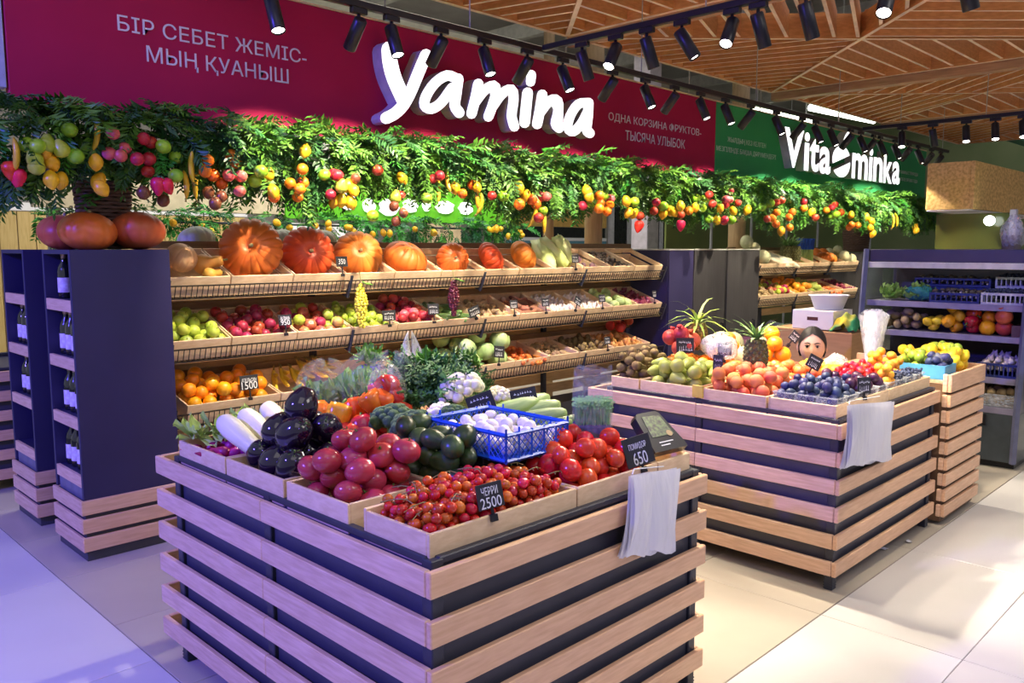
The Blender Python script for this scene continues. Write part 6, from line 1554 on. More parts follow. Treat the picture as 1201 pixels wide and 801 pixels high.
vfill(VM, 3, 'pear', 'pear/g', 34, .037, 'green pear on the lower tier of the far rack', 'pear', 210, rot='flat')
vfill(VM, 4, 'carrot', 'carrot/c', 24, .024, 'orange carrot on the lower tier of the far rack', 'carrot', 211, rot=(PI / 2, 0, .3))
vfill(VM, 5, 'onion', 'onion/r', 40, .028, 'dark red onion on the lower tier of the far rack', 'onion', 212)

# ------------------------------------------------------------------ open refrigerated display at the right
FRD = M('fridge_dark_metal', (.055, .05, .075), .4, col2=(.045, .042, .065), scale=6)
FRS = M('fridge_shelf_metal', (.20, .19, .26), .35, metal=.3)
t = thing('open_fridge', (6.45, 1.465, 0), 'dark open refrigerated display with shelves of boxed berries at the right', 'fridge')
def FB(nm, mat, *a, c=.004, **k):
    m = MB(); m.cbox(*a, c=c); return wpart(nm, m, mat, t, **k)
FY0, FY1 = 1.465, 2.62
FB('base_cabinet', M('fridge_base_teal', (.060, .075, .085), .45), 6.47, 7.25, FY0, FY1, .05, .40)
FB('kick_plate', BLACK, 6.52, 7.22, FY0 + .02, FY1 - .02, 0, .05)
FB('grille', BLACK, 6.462, 6.468, FY0 + .2, FY1 - .3, .30, .38)
FB('back_panel', FRD, 7.20, 7.25, FY0, FY1, .40, 1.54)
FB('canopy', FRD, 6.60, 7.25, FY0, FY1, 1.445, 1.542)
m = MB(); m.cbox(6.585, 6.60, FY0, FY1, 1.40, 1.445, .003); wpart('lit_canopy_strip', m, M('canopy_strip', (.75, .76, .62), .4), t)
FB('inner_lamp', M('fridge_tube_lamp', (1, 1, 1), .4, emit=(.95, .97, 1.0), es=3.0), 6.66, 6.70, FY0 + .06, FY1 - .06, 1.425, 1.444)
for yy in (FY0, FY1 - .03):
    m = MB(); m.prism([(6.47, .40), (7.25, .40), (7.25, 1.54), (6.58, 1.54)], yy, yy + .03, 0, Matrix(((1, 0, 0, 0), (0, 0, 1, 0), (0, 1, 0, 0), (0, 0, 0, 1))))
    wpart('side_frame', m, M('side_glass_tint', (.30, .36, .38), .1, alpha=.35) if yy > 2 else FRD, t)
m = MB(); m.tube([(6.455, FY1 - .015, .05), (6.47, FY1 - .015, .42), (6.575, FY1 - .015, 1.545)], .022, 4); wpart('front_post', m, M('post_blue_grey', (.13, .14, .24), .35), t)
m = MB(); m.tube([(6.455, FY0 + .015, .05), (6.47, FY0 + .015, .42), (6.575, FY0 + .015, 1.545)], .022, 4); wpart('front_post', m, M('post_blue_grey', (.13, .14, .24), .35), t)
FZ = (1.145, .925, .635, .43)
for i, z in enumerate(FZ):
    s = FB('shelf', FRS, 6.60 - .04 * i, 7.20, FY0 + .03, FY1 - .03, z - .022, z)
    m = MB(); m.cbox(6.588 - .04 * i, 6.5985 - .04 * i, FY0 + .03, FY1 - .03, z - .04, z + .004, .002); link('price_rail', m.mesh('price_rail', M('price_rail_lilac', (.26, .24, .34), .4), False, t.location), s)
FBL = M('crate_blue_navy', (.02, .035, .16), .4); FGR = M('crate_pale_grey', (.62, .62, .62), .5); FBK = M('crate_black', (.02, .02, .025), .5)
def fr_crate(x0, x1, y0, y1, z, h, mat, label):
    t2 = thing('plastic_crate', (x0, y0, z), label, 'crate'); th = .006
    def wall(a0, a1, b0, b1):
        m = MB()
        m.cbox(a0, a1, b0, b1, z, z + .018, .001); m.cbox(a0, a1, b0, b1, z + h - .018, z + h, .001)
        n = 9
        for k in range(n + 1):
            if a1 - a0 > b1 - b0: q = a0 + (a1 - a0 - .008) * k / n; m.box(q, q + .008, b0, b1, z + .018, z + h - .018)
            else: q = b0 + (b1 - b0 - .008) * k / n; m.box(a0, a1, q, q + .008, z + .018, z + h - .018)
        wpart('slatted_wall', m, mat, t2)
    wall(x0, x1, y0, y0 + th); wall(x0, x1, y1 - th, y1); wall(x0, x0 + th, y0 + th, y1 - th); wall(x1 - th, x1, y0 + th, y1 - th)
    m = MB(); m.cbox(x0 + th, x1 - th, y0 + th, y1 - th, z, z + .008, .001); wpart('bottom', m, mat, t2)
def berries(x0, x1, y0, y1, z, n, r, mat, label, sd, name='berries'):
    m = MB()
    for p in deposit((x0, x1, y0, y1), z, n, r, sd, .0, K=16): m.rev(ballprof(r * .97, r * .92, 4), 6, None, 0, Matrix.Translation(p))
    o = link(name, m.mesh(name, mat, True, (x0, y0, z)), None, (x0, y0, z)); tag(o, label, 'berries', kind='stuff')
fr_crate(6.62, 6.98, 1.50, 1.79, 1.147, .085, FGR, 'pale grey crate of dark berries on the top fridge shelf at right')
berries(6.63, 6.97, 1.51, 1.78, 1.215, 240, .011, BLUE, 'dark blueberries filling the front pale grey crate', 301)
fr_crate(7.0, 7.18, 1.50, 1.80, 1.25, .085, FGR, 'pale crate of dark berries behind on the top fridge shelf')
berries(7.01, 7.17, 1.51, 1.79, 1.312, 150, .011, BLUE, 'dark blueberries in the rear pale crate', 302)
m = MB(); m.cbox(7.0, 7.18, 1.50, 2.38, 1.147, 1.248, .003); wthing('riser_box', m, FBL, (7.0, 1.50, 1.147), 'navy riser box at the back of the top fridge shelf', 'box')
fr_crate(6.62, 6.98, 1.80, 2.14, 1.147, .075, FBL, 'navy crate of pale mushrooms on the top fridge shelf')
heap('mushroom', 'mushroom/m', (6.63, 6.97, 1.81, 2.13), 1.18, 60, .022, 'pale mushroom in the navy crate on the top fridge shelf', 'mushroom', 303, 0, 'up')
fr_crate(7.0, 7.18, 1.83, 2.38, 1.25, .07, FBL, 'navy crate of mushrooms behind on the top fridge shelf')
heap('mushroom', 'mushroom/m', (7.01, 7.17, 1.84, 2.37), 1.27, 46, .022, 'pale mushroom in the rear navy crate', 'mushroom', 304, 0, 'up')
for i, (p, sd, lb) in enumerate((((6.78, 2.27, 1.147), 1, 'bag of green salad with a teal wrap on the top fridge shelf'), ((6.74, 2.46, 1.147), 2, 'head of green lettuce at the left end of the top fridge shelf'))):
    tt = thing('bagged_lettuce', p, lb, 'lettuce')
    tag(link('leaves', greens_mesh('leaves', 50, .13, .045, .9, 90 + i, GLEAF, .8), tt, (0, 0, .01)), kind='stuff')
    if i == 0: link('bag', blob_bag('bag', .10, .10, .055, 91, M('teal_bag_film', (.05, .40, .45), .3, alpha=.5)), tt)
zz = FZ[1]
heap('lemon', 'lemon/s', (6.60, 6.75, 2.05, 2.18), zz, 5, .035, 'yellow green lemon on the middle fridge shelf', 'lemon', 310, .1, 'free')
heap('bell_pepper', 'bell_pepper/y', (6.60, 6.80, 1.89, 2.05), zz, 5, .045, 'yellow bell pepper on the middle fridge shelf', 'bell pepper', 311, .1, 'free')
heap('bell_pepper', 'bell_pepper/r', (6.60, 6.80, 1.80, 1.89), zz, 4, .043, 'red bell pepper on the middle fridge shelf', 'bell pepper', 312, .1, 'free')
heap('orange', 'orange/big', (6.58, 6.78, 1.69, 1.80), zz, 2, .05, 'large orange on the middle fridge shelf', 'orange', 313, .1, 'free', sc=(1.2, 1.35))
heap('pomegranate', 'pomegranate/p', (6.58, 6.78, 1.585, 1.69), zz, 2, .055, 'peach coloured large fruit on the middle fridge shelf', 'fruit', 314, .1, 'up', sc=(1.2, 1.3))
heap('potato', 'potato/p', (6.60, 6.85, 2.18, 2.50), zz, 18, .04, 'dark round fruit at the left of the middle fridge shelf', 'fruit', 315, .1, 'free')
fr_crate(6.62, 6.9, 1.50, 1.58, zz + .001, .08, M('crate_brown_plastic', (.22, .13, .09), .6), 'brown crate at the right end of the middle fridge shelf')
fr_crate(6.54, 6.84, 1.50, 1.77, FZ[2] + .001, .10, FBL, 'navy lattice crate of garlic on the low fridge shelf')
heap('garlic_bulb', 'garlic/g', (6.55, 6.83, 1.51, 1.76), FZ[2] + .04, 60, .024, 'white garlic bulb in the navy crate on the low fridge shelf', 'garlic', 316, .05, 'up')
for i in range(3): fr_crate(6.54, 6.84, 1.78 + .26 * i, 2.02 + .26 * i, FZ[2] + .001, .10, FBK, ('first', 'second', 'third')[i] + ' black crate from the garlic on the low fridge shelf')
tray(6.52, 6.85, 1.50, 1.80, FZ[3] + .001, FZ[3] + .09, 'clear tray of pale produce on the lowest fridge shelf', PUNN)
heap('potato', 'potato/p', (6.53, 6.84, 1.51, 1.79), FZ[3] + .008, 34, .033, 'pale potato in the clear tray on the lowest fridge shelf', 'potato', 317, 0, 'free')
t = thing('fruit_jar', (6.80, 1.66, 1.543), 'clear bag covered jar standing on the fridge top', 'jar')
m = MB(); m.rev([(0, 0), (.06, 0), (.062, .06), (.06, .10), (0, .10)], 14); link('jar', m.mesh('jar', M('jar_brown', (.16, .13, .11), .5)), t)
link('bag', blob_bag('bag', .075, .075, .10, 95, FILMW, .05), t)

# ------------------------------------------------------------------ shopkeeper seated behind the second table
SKIN = M('skin', (.54, .33, .25), .5, col2=(.50, .30, .22), scale=9)
HAIR = M('dark_hair', (.010, .007, .006), .55, col2=(.016, .011, .009), scale=60, stretch=(1, 1, .1))
CLO = M('black_sweater', (.02, .02, .025), .9, scale=60, bump=.3)
pt = thing('person', (5.02, 2.30, -.02), 'dark haired person in a black top sitting behind the fruit of the second table', 'person', None, (0, 0, PI * 1.25 - PI * 1.5 + .0))
# local frame: face looks along -Y; turned so that it faces the camera
pt.rotation_euler = (0, 0, -1.14)
def skin_body():
    me = bpy.data.meshes.new('body')
    J = [(0, 0, .47, .13), (0, 0, .60, .135), (0, 0, .74, .15), (0, .01, .795, .055), (0, .005, .85, .045),
         (-.15, .0, .74, .055), (-.20, -.03, .58, .043), (-.13, -.20, .52, .034), (-.08, -.26, .50, .025),
         (.15, .0, .74, .055), (.20, -.03, .58, .043), (.13, -.20, .52, .034), (.08, -.26, .50, .025),
         (-.09, -.05, .45, .085), (-.11, -.42, .46, .06), (-.11, -.40, .10, .045), (-.11, -.50, .04, .035),
         (.09, -.05, .45, .085), (.11, -.42, .46, .06), (.11, -.40, .10, .045), (.11, -.50, .04, .035)]
    Ed = [(0, 1), (1, 2), (2, 3), (3, 4), (2, 5), (5, 6), (6, 7), (7, 8), (2, 9), (9, 10), (10, 11), (11, 12), (0, 13), (13, 14), (14, 15), (15, 16), (0, 17), (17, 18), (18, 19), (19, 20)]
    me.from_pydata([j[:3] for j in J], Ed, [])
    o = link('body', me, pt)
    sm = o.modifiers.new('skin', 'SKIN'); 
    for i, j in enumerate(J):
        v = me.skin_vertices[0].data[i]; v.radius = (j[3], j[3] * (.72 if i < 3 else 1)); v.use_root = (i == 0)
    ss = o.modifiers.new('sub', 'SUBSURF'); ss.levels = 1; ss.render_levels = 2
    me.materials.append(CLO)
    return o
skin_body()
def head_mesh():
    m = MB(); vs = []; fs = []; n, k = 36, 28
    cz = .955
    for i in range(k + 1):
        th = -PI / 2 + PI * i / k
        for j in range(n):
            a = 2 * PI * j / n           # a = 0 : +x side, 3pi/2 : face (-y)
            x = .074 * math.cos(th) * math.cos(a); y = .092 * math.cos(th) * math.sin(a); z = .115 * math.sin(th)
            f = max(0, -math.sin(a)) * math.cos(th)
            if z < 0: x *= 1 - .35 * (-z / .115) ** 1.5; y *= 1 - .12 * (-z / .115)
            # nose, brow, eye sockets, lips, cheeks
            if f > .2:
                nx = math.exp(-(x / .011) ** 2); nz = math.exp(-((z + .022) / .020) ** 2) + .55 * math.exp(-((z - .004) / .022) ** 2)
                y -= .020 * nx * nz
                for s in (-1, 1):
                    y += .010 * math.exp(-((x - s * .0275) / .015) ** 2 - ((z - .012) / .012) ** 2)
                    y -= .004 * math.exp(-((x - s * .036) / .02) ** 2 - ((z + .028) / .02) ** 2)
                y -= .006 * math.exp(-(x / .020) ** 2 - ((z + .058) / .008) ** 2) - .003 * math.exp(-(x / .022) ** 2 - ((z + .058) / .003) ** 2)
                y -= .003 * math.exp(-((z - .032) / .010) ** 2)
            vs.append((x, y, cz + z))
    for i in range(k):
        for j in range(n): fs.append((i * n + j, i * n + (j + 1) % n, (i + 1) * n + (j + 1) % n, (i + 1) * n + j))
    m.add(vs, fs); return m
HS = Matrix.Diagonal((1.12, 1.12, 1.05, 1))
hd = head_mesh(); 
def scl(mb): mb.v = [(x * 1.08, y * 1.06, .955 + (z - .955) * 1.04 - .005) for x, y, z in mb.v]; return mb
head = link('head', scl(hd).mesh('head', SKIN, True), pt)
for s in (-1, 1):
    m = MB(); m.rev(ballprof(.0098, .0098, 8), 12, None, 0, Matrix.Translation((s * .0275, -.0818, .966))); link('eye', scl(m).mesh('eye', M('eye_white', (.7, .68, .66), .2), True), head)
    m = MB(); m.rev(ballprof(.0072, .0050, 6), 12, None, 0, Matrix.Translation((s * .0275, -.0905, .966)) @ Matrix.Rotation(PI / 2, 4, 'X')); link('iris', scl(m).mesh('iris', M('iris_dark', (.015, .01, .008), .2), True), head)
    m = MB(); m.tube([(s * .012, -.0945, .984), (s * .0275, -.0938, .989), (s * .043, -.0855, .985)], [.0028, .003, .0015], 6); link('eyebrow', scl(m).mesh('eyebrow', HAIR, True), head)
    m = MB(); m.tube([(s * .016, -.0915, .970), (s * .0275, -.0955, .9738), (s * .041, -.0875, .970)], [.0015, .0030, .0020], 5); link('eyelid', scl(m).mesh('eyelid', M('eyelash_dark', (.05, .03, .025), .5), True), head)
    m = MB(); m.rev(ballprof(.009, .026, 7), 10, None, 0, Matrix.Translation((s * .077, .0, .95))); link('ear', scl(m).mesh('ear', SKIN, True), head)
m = MB(); m.tube([(-.018, -.0925, .897), (-.007, -.098, .899), (0, -.0975, .8975), (.007, -.098, .899), (.018, -.0925, .897)], [.001, .0035, .0035, .0035, .001], 6); link('lips', scl(m).mesh('lips', M('lip_skin', (.48, .16, .14), .4), True), head)
# hair: cap parted in the middle, gathered behind
m = MB(); vs = []; fs = []; n, k = 36, 16
for i in range(k + 1):
    for j in range(n):
        a = 2 * PI * j / n; fr = max(0, -math.sin(a))
        low = -.55 + 1.24 * fr ** .8 + (.10 * math.exp(-(math.cos(a) / .10) ** 2) if fr > .5 else 0)
        th = low + (PI / 2 - low) * i / k
        sc_ = 1.055 + .03 * math.sin(PI * i / k) + .006 * math.sin(a * 14)
        vs.append((.075 * sc_ * math.cos(th) * math.cos(a), .093 * sc_ * math.cos(th) * math.sin(a) + .003, .957 + .117 * sc_ * math.sin(th) - (.004 * math.exp(-(math.cos(a) / .06) ** 2) if fr > .2 else 0)))
for i in range(k):
    for j in range(n): fs.append((i * n + j, i * n + (j + 1) % n, (i + 1) * n + (j + 1) % n, (i + 1) * n + j))
m.add(vs, fs); m.rev(ballprof(.035, .035, 7), 12, None, 0, Matrix.Translation((0, .105, .95)))
link('hair', scl(m).mesh('hair', HAIR, True), pt)
t = thing('stool', (5.06, 2.35, 0), 'low round stool under the seated person', 'stool')
m = MB(); m.rev([(0, 0), (.15, 0), (.16, .015), (.15, .03), (0, .03)], 18); link('seat', m.mesh('seat', BLACK), t, (0, 0, .31))
for k in range(4):
    m = MB(); a = k * PI / 2 + .4; m.tube([(.10 * math.cos(a), .10 * math.sin(a), .31), (.14 * math.cos(a), .14 * math.sin(a), 0)], .012, 6); link('leg', m.mesh('leg', DARK), t)

# boxes stacked behind the person
CARD = M('brown_cardboard', (.44, .25, .11), .75, col2=(.38, .21, .09), scale=6, stretch=(1, 1, 8))
CARDW = M('white_cardboard', (.74, .72, .70), .7, col2=(.66, .64, .62), scale=5)
def carton(x0, x1, y0, y1, z0, z1, label, mat, flaps=True, hole=True):
    t = thing('cardboard_box', (x0, y0, z0), label, 'box'); th = .006
    for a in ((x0, x0 + th, y0, y1), (x1 - th, x1, y0, y1), (x0 + th, x1 - th, y0, y0 + th), (x0 + th, x1 - th, y1 - th, y1)):
        m = MB(); m.cbox(*a, z0, z1, .001); wpart('side_wall', m, mat, t)
    m = MB(); m.cbox(x0, x1, y0, y1, z0, z0 + .004, .001); wpart('bottom', m, mat, t)
    if flaps:
        m = MB(); m.cbox(x0, x1, y0, (y0 + y1) / 2 - .002, z1, z1 + .005, .001); wpart('flap', m, mat, t)
        m = MB(); m.cbox(x0, x1, (y0 + y1) / 2 + .002, y1, z1, z1 + .005, .001); wpart('flap', m, mat, t)
    if hole:
        yc = (y0 + y1) / 2
        m = MB(); m.cbox(x0 - .0015, x0 + .001, yc - .04, yc + .04, z1 - .065, z1 - .04, .0004); wpart('hand_hole', m, M('hand_hole_shadow', (.10, .035, .025), .9), t)
carton(5.62, 5.95, 2.62, 2.90, .62, .97, 'brown cardboard box behind the person at left', CARD, hole=False)
carton(5.60, 5.95, 2.29, 2.61, .62, .965, 'brown cardboard box behind the person at right', CARD, hole=False)
carton(5.66, 5.98, 2.45, 2.75, .977, 1.105, 'white cardboard box with a hand hole stacked on the brown boxes', CARDW)
m = MB(); m.cbox(5.55, 6.05, 2.25, 2.95, 0, .619, .004); wthing('storage_chest', m, DARKB, (5.55, 2.25, 0), 'dark low storage chest under the cardboard boxes', 'chest')
t = thing('round_tub', (5.83, 2.56, 1.112), 'white oval plastic tub on the white cardboard box', 'tub', None, (0, 0, .7))
m = MB(); m.rev([(0, 0), (.085, 0), (.115, .095), (.125, .098), (.125, .106), (.112, .106), (.082, .012), (0, .012)], 28, None, 0, Matrix.Diagonal((.8, 1.15, 1, 1))); link('tub', m.mesh('tub', WHITEP, True), t)
GCL = M('green_yellow_cloth', (.02, .20, .07), .9, col2=(.55, .42, .03), scale=3, lo=.42, hi=.5)
def cloth(loc, rx, ry, h, label, mat, sd):
    m = MB(); vs = []; fs = []; n = 16
    for j in range(n + 1):
        for i in range(n + 1):
            u, v = i / n * 2 - 1, j / n * 2 - 1
            vs.append((rx * u, ry * v, h * max(0, 1 - u * u * .8 - v * v * .8) + .012 * math.sin(6 * u + 4 * v + sd) + .01 * math.sin(9 * v - 3 * u)))
    for j in range(n):
        for i in range(n): fs.append((j * (n + 1) + i, j * (n + 1) + i + 1, (j + 1) * (n + 1) + i + 1, (j + 1) * (n + 1) + i))
    m.add(vs, fs); o = link('folded_cloth', m.mesh('folded_cloth', mat, True), None, loc); so = o.modifiers.new('thick', 'SOLIDIFY'); so.thickness = .006; tag(o, label, 'cloth')
cloth((5.72, 2.37, 1.0), .10, .09, .09, 'green and yellow cloth heaped on the right cardboard box', GCL, 1)
BLJ = M('black_jacket_cloth', (.012, .014, .03), .9)
m = MB(); m.cbox(6.1, 6.7, 3.05, 3.5, 0, .70, .004); wthing('side_counter', m, DARKB, (6.1, 3.05, 0), 'dark side counter behind the boxes', 'counter')
cloth((6.3, 3.22, .73), .20, .16, .22, 'black jacket heaped on the dark side counter', BLJ, 2)
crate('wooden_crate', 'reddish crate of lemons tilted on the dark side counter', (6.12, 3.52, .80), .0, -PI / 2 + .2, w=.24, d=.20, h=.09, mat=M('crate_reddish', (.50, .22, .18), .6))
# ------------------------------------------------------------------ the stall behind: lower banner, garland, counters
area_light('rear_stall_light', (5.6, 6.2, 3.9), (5.6, 8.2, 1.7), 190, (1, .95, .85), 5.5, .4)  # added area light to brighten the front of the rear fascia
BEI = M('beige_fascia', (.62, .53, .36), .6); LIME = M('lime_fascia', (.13, .52, .02), .5)
t = thing('rear_fascia', (2.2, 8.0, 1.85), 'low beige and lime green fascia of the stall behind', 'fascia')
m = MB(); m.cbox(2.2, 4.62, 8.0, 8.06, 1.905, 2.40, .004); wpart('beige_panel', m, BEI, t)
m = MB(); m.cbox(4.63, 8.15, 8.0, 8.06, 1.865, 2.40, .004); wpart('green_panel', m, LIME, t)
for k, (x0, x1, z0, z1) in enumerate(((5.30, 5.52, 1.98, 2.20), (5.62, 5.78, 1.96, 2.12), (5.85, 6.12, 1.93, 2.13), (6.2, 6.42, 1.98, 2.14), (6.5, 6.62, 2.0, 2.2), (6.72, 7.0, 1.98, 2.14), (7.1, 7.32, 1.98, 2.14))):
    m = MB(); n = 14
    m.prism([((x0 + x1) / 2 + (x1 - x0) / 2 * math.cos(2 * PI * i / n) * (1 + .15 * math.sin(3 * i + k)), (z0 + z1) / 2 + (z1 - z0) / 2 * math.sin(2 * PI * i / n)) for i in range(n)], 0, .03, 0, Matrix(((1, 0, 0, 0), (0, 0, -1, 8.0), (0, 1, 0, 0), (0, 0, 0, 1))))
    wpart('lit_shape', m, LET, t)
for x in (2.4, 5.2, 8.0):
    m = MB(); m.cbox(x - .05, x + .05, 8.08, 8.18, 0, 3.2, .004); wpart('support_post', m, M('grey_post', (.40, .38, .36), .6), t)
garland('green garland hanging under the fascia of the stall behind', 2.2, 8.1, 15, 60, 320, y=7.9, ztop=1.90, thick=.22, depth=.14)
rq = random.Random(2)
for i in range(34):
    o = link('hanging_lemon', PROTO['lemon/le'], None, (rq.uniform(2.4, 8.0), 7.72 + rq.uniform(-.04, .04), rq.uniform(1.70, 1.82)), (i, i, 0), 1.0); tag(o, 'small yellow lemon in the garland of the stall behind', 'lemon', 'lemons in the rear garland')
PLANK = M('pine_plank', (.60, .44, .18), .6, col2=(.50, .35, .12), scale=5, stretch=(10, 10, 1), rnd=.1)
t = thing('plank_screen', (1.5, 10.9, 0), 'yellow pine plank screen far behind at the left', 'screen')
for i in range(22):
    m = MB(); x = 1.5 + i * .19; m.cbox(x, x + .18, 10.9, 10.94, 0, 1.98, .004); wpart('plank', m, PLANK, t)
m = MB(); m.cbox(1.5, 5.7, 10.88, 10.96, 1.985, 2.08, .003); wpart('cap_rail', m, WHITEP, t)
BRKR = M('red_brown_counter', (.26, .06, .045), .6)
t = thing('rear_counter', (6.6, 9.6, 0), 'red brown counter of the stall behind', 'counter')
m = MB(); m.cbox(6.6, 10.6, 9.6, 10.1, 0, 1.60, .004); wpart('body', m, BRKR, t)
m = MB(); m.cbox(6.58, 10.62, 9.58, 10.12, 1.601, 1.64, .003); wpart('top', m, M('dark_top', (.06, .05, .05), .4), t)
m = MB(); m.cbox(7.7, 8.3, 9.3, 9.57, 0, 1.9, .004); wthing('beige_pillar', m, M('beige_laminate', (.55, .42, .26), .6), (7.7, 9.4, 0), 'beige pillar in front of the red brown counter', 'pillar')
for x0, x1, lb in ((5.35, 5.85, 'white refrigerator behind at the left of the lime fascia'), (6.0, 6.5, 'pale cabinet beside the white refrigerator')):
    t = thing('rear_appliance', (x0, 9.2, 0), lb, 'appliance')
    m = MB(); m.cbox(x0, x1, 9.2, 9.7, 0, 1.86, .01); wpart('body', m, WHITEP, t)
    m = MB(); m.cbox(x0 + .02, x1 - .02, 9.185, 9.198, .1, 1.84, .006); d = wpart('door', m, WHITEP, t)
    m = MB(); m.cbox(x0 + .06, x0 + .12, 9.178, 9.184, 1.55, 1.7, .003); o = link('display', m.mesh('display', M('violet_display', (.12, .08, .25), .3), False, t.location), d)
# shop fronts far behind on the right
t = thing('rear_shopfront', (11.0, 11.2, 0), 'white framed shop front with dark glass far behind the wardrobes', 'shop front')
YB = M('yellow_sign_board', (.62, .38, .10), .6)
m = MB(); m.cbox(11.0, 14.2, 11.2, 11.26, 1.98, 2.35, .004); wpart('yellow_sign', m, YB, t)
m = MB(); m.cbox(11.0, 14.2, 11.2, 11.26, 1.70, 1.76, .004); wpart('white_rail', m, WHITEP, t)
m = MB(); m.cbox(11.0, 14.2, 11.24, 11.26, 1.77, 1.975, .003); wpart('dark_pane', m, M('dark_glass', (.02, .022, .025), .1), t)
m = MB(); m.cbox(11.0, 14.2, 11.2, 11.26, .9, 1.695, .003); wpart('blue_panel', m, M('blue_counter', (.10, .28, .38), .5), t)
for i in range(6):
    x = 14.35 + i * .62
    m = MB(); m.cbox(x, x + .12, 11.2, 11.28, 0, 2.5, .004); wpart('frame_post', m, M('white_frame', (.55, .55, .58), .5), t)
    if i < 5: m = MB(); m.cbox(x + .125, x + .615, 11.23, 11.25, .1, 2.45, .003); wpart('dark_pane', m, M('dark_glass', (.02, .022, .025), .1), t)
OLV = M('olive_glass_screen', (.17, .20, .055), .35, col2=(.10, .14, .05), scale=1.2)
t = thing('olive_screen', (12.2, 6.4, 0), 'olive green glazed screen behind the far rack', 'screen')
for i in range(6):
    x = 9.4 + i * 1.15
    m = MB(); m.cbox(x, x + 1.10, 6.4, 6.43, .3, 2.35, .004); wpart('pane', m, OLV, t)
    m = MB(); m.cbox(x + 1.10, x + 1.145, 6.38, 6.44, 0, 2.4, .003); wpart('mullion', m, M('white_frame', (.55, .55, .58), .5), t)
# OSB clad kiosk head at the right
OSB = M('osb_board', (.80, .53, .19), .7, col2=(.55, .33, .09), scale=14, stretch=(1.5, 2.5, 2.5), detail=7, lo=.38, hi=.60, bump=.1)
t = thing('osb_kiosk', (9.2, 2.10, 0), 'kiosk with a strand board clad head behind the fridge', 'kiosk')
m = MB(); m.cbox(9.2, 9.24, 2.65, 3.06, 1.945, 2.42, .004); wpart('front_board', m, OSB, t)
m = MB(); m.cbox(9.2, 12.4, 2.61, 2.649, 1.945, 2.42, .004); wpart('side_board', m, OSB, t)
m = MB(); m.cbox(9.24, 12.4, 2.65, 3.06, 1.93, 1.944, .003); wpart('soffit', m, WHITEP, t)
m = MB(); m.cbox(9.3, 9.33, 2.30, 2.98, .3, 1.90, .004); wpart('green_glass_pane', m, M('green_glass', (.05, .075, .02), .15, col2=(.08, .09, .02), scale=1.5), t)
m = MB(); m.cbox(9.28, 9.34, 2.24, 2.30, 0, 1.93, .004); wpart('pane_post', m, M('white_frame', (.55, .55, .58), .5), t)
m = MB(); m.rev(ballprof(.05, .05, 8), 14, None, 0, Matrix.Translation((9.15, 2.44, 1.82))); wpart('globe_lamp', m, M('globe_lamp_lit', (1, 1, 1), .4, emit=(.9, 1, .95), es=9), t)
m = MB(); m.cbox(9.16, 12.4, 2.0, 2.6, 0, .95, .004); wpart('counter', m, DARKB, t)
t = thing('potted_shrub', (6.98, 1.53, 1.543), 'small leafy yellow green plant on the fridge top at the picture edge', 'plant')
m = MB(); m.rev([(0, 0), (.04, 0), (.05, .07), (0, .07)], 12); link('pot', m.mesh('pot', M('violet_pot', (.25, .14, .30), .5)), t)
tag(link('leaves', greens_mesh('leaves', 46, .10, .018, .9, 7, fm('yellow_green_leaf', (.38, .46, .05), (.22, .34, .04), .5), .9), t, (0, 0, .07)), kind='stuff')
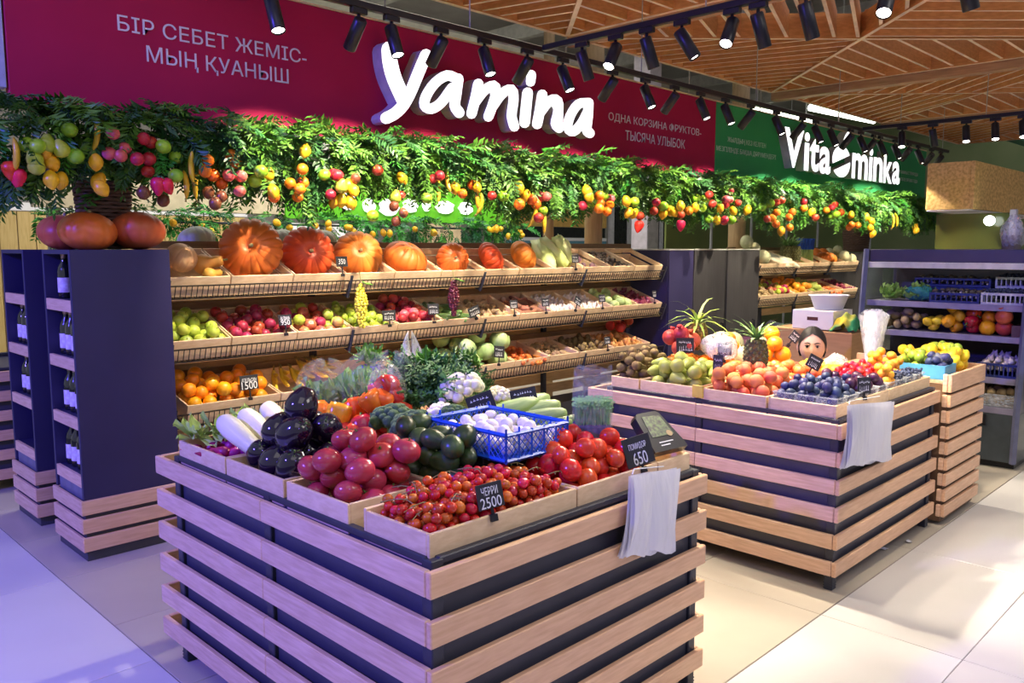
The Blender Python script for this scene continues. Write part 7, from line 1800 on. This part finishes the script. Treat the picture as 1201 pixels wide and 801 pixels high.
# high hall: fluorescent strips, column, green-lit beams
TUBE = M('fluorescent_lit', (1, 1, 1), .4, emit=(1, .98, .85), es=7)
for i, (x0, y0, x1, y1) in enumerate(((14.2, 7.9, 16.4, 7.7), (14.8, 7.0, 17.2, 6.8), (19.0, 5.6, 21.0, 5.0), (18.5, 3.2, 20.5, 2.9), (17.5, 10.0, 20, 9.8))):
    t = thing('strip_lamp', (x0, y0, 4.1), ('nearer', 'second', 'third', 'rightmost', 'farthest')[i] + ' lit fluorescent strip under the hall roof', 'lamp')
    m = MB(); m.tube([(x0, y0, 4.1), (x1, y1, 4.1)], .06, 8); wpart('tube', m, TUBE, t)
    m = MB(); m.tube([(x0, y0, 4.18), (x1, y1, 4.18)], .05, 4); m.tube([(x0 + .3, y0, 4.18), (x0 + .3, y0, 5.2)], .01, 4); m.tube([(x1 - .3, y1, 4.18), (x1 - .3, y1, 5.2)], .01, 4); wpart('housing', m, WHITEP, t)
GBM = M('green_roof_beam', (.04, .20, .10), .5)  # green light of the far hall put into the beam colour
for i, y in enumerate((1.2, 2.6, 4.0)):
    m = MB(); m.cbox(15, 21.6, y, y + .2, 3.4, 3.6, .01); wpart('green_beam', m, GBM, roof, base=(0, 0, 0))
for x, y, r, lb in ((9.75, 7.0, .14, 'lilac lit hall column above the red banner'), (14.0, 2.78, .13, 'pale hall column above the kiosk')):
    m = MB(); m.cbox(x - r, x + r, y - r, y + r, 0, 5.2, .01); o = link('column_%d' % (1 if x < 10 else 2), m.mesh('column', M('column_plaster2', (.50, .46, .52), .7), False, (x, y, 0)), None, (x, y, 0)); tag(o, kind='structure')

t = thing('wicker_planter', (12.1, 4.95, 1.50), 'brown woven planter at the right end of the far rack', 'planter')
for k in range(14):
    m = MB(); zc = .015 + k * .026; R = .20 + .04 * k / 13
    m.tube([(R * math.cos(a * PI / 9), R * math.sin(a * PI / 9) * .75, zc) for a in range(19)], .0135, 6); link('woven_coil', m.mesh('woven_coil', WICK, True), t)
m = MB(); m.cbox(11.75, 12.5, 4.7, 5.2, 0, 1.49, .004); wthing('planter_stand', m, GREYB, (11.75, 4.7, 0), 'dark stand under the planter at the end of the far rack', 'stand')

# scraps on the floor under the second table
for i, (x, y, nm, lb, mt) in enumerate(((3.99, 1.66, 'red_scrap', 'small red scrap on the floor under the second table', F_ST), (4.28, 1.66, 'paper_scrap', 'white paper scrap on the floor nearest the red scrap', WHITEP), (4.30, 1.52, 'paper_scrap', 'white paper scrap on the floor at the table edge', WHITEP), (4.50, 1.50, 'paper_scrap', 'white paper scrap on the floor farthest under the table', WHITEP))):
    l = leaf_mb(.09 if i == 0 else .06, .03 if i == 0 else .018, .15, 4, .2); o = link(nm, l.mesh(nm, mt), None, (x, y, .001), (0, 0, i * 1.3)); tag(o, lb, 'scrap')
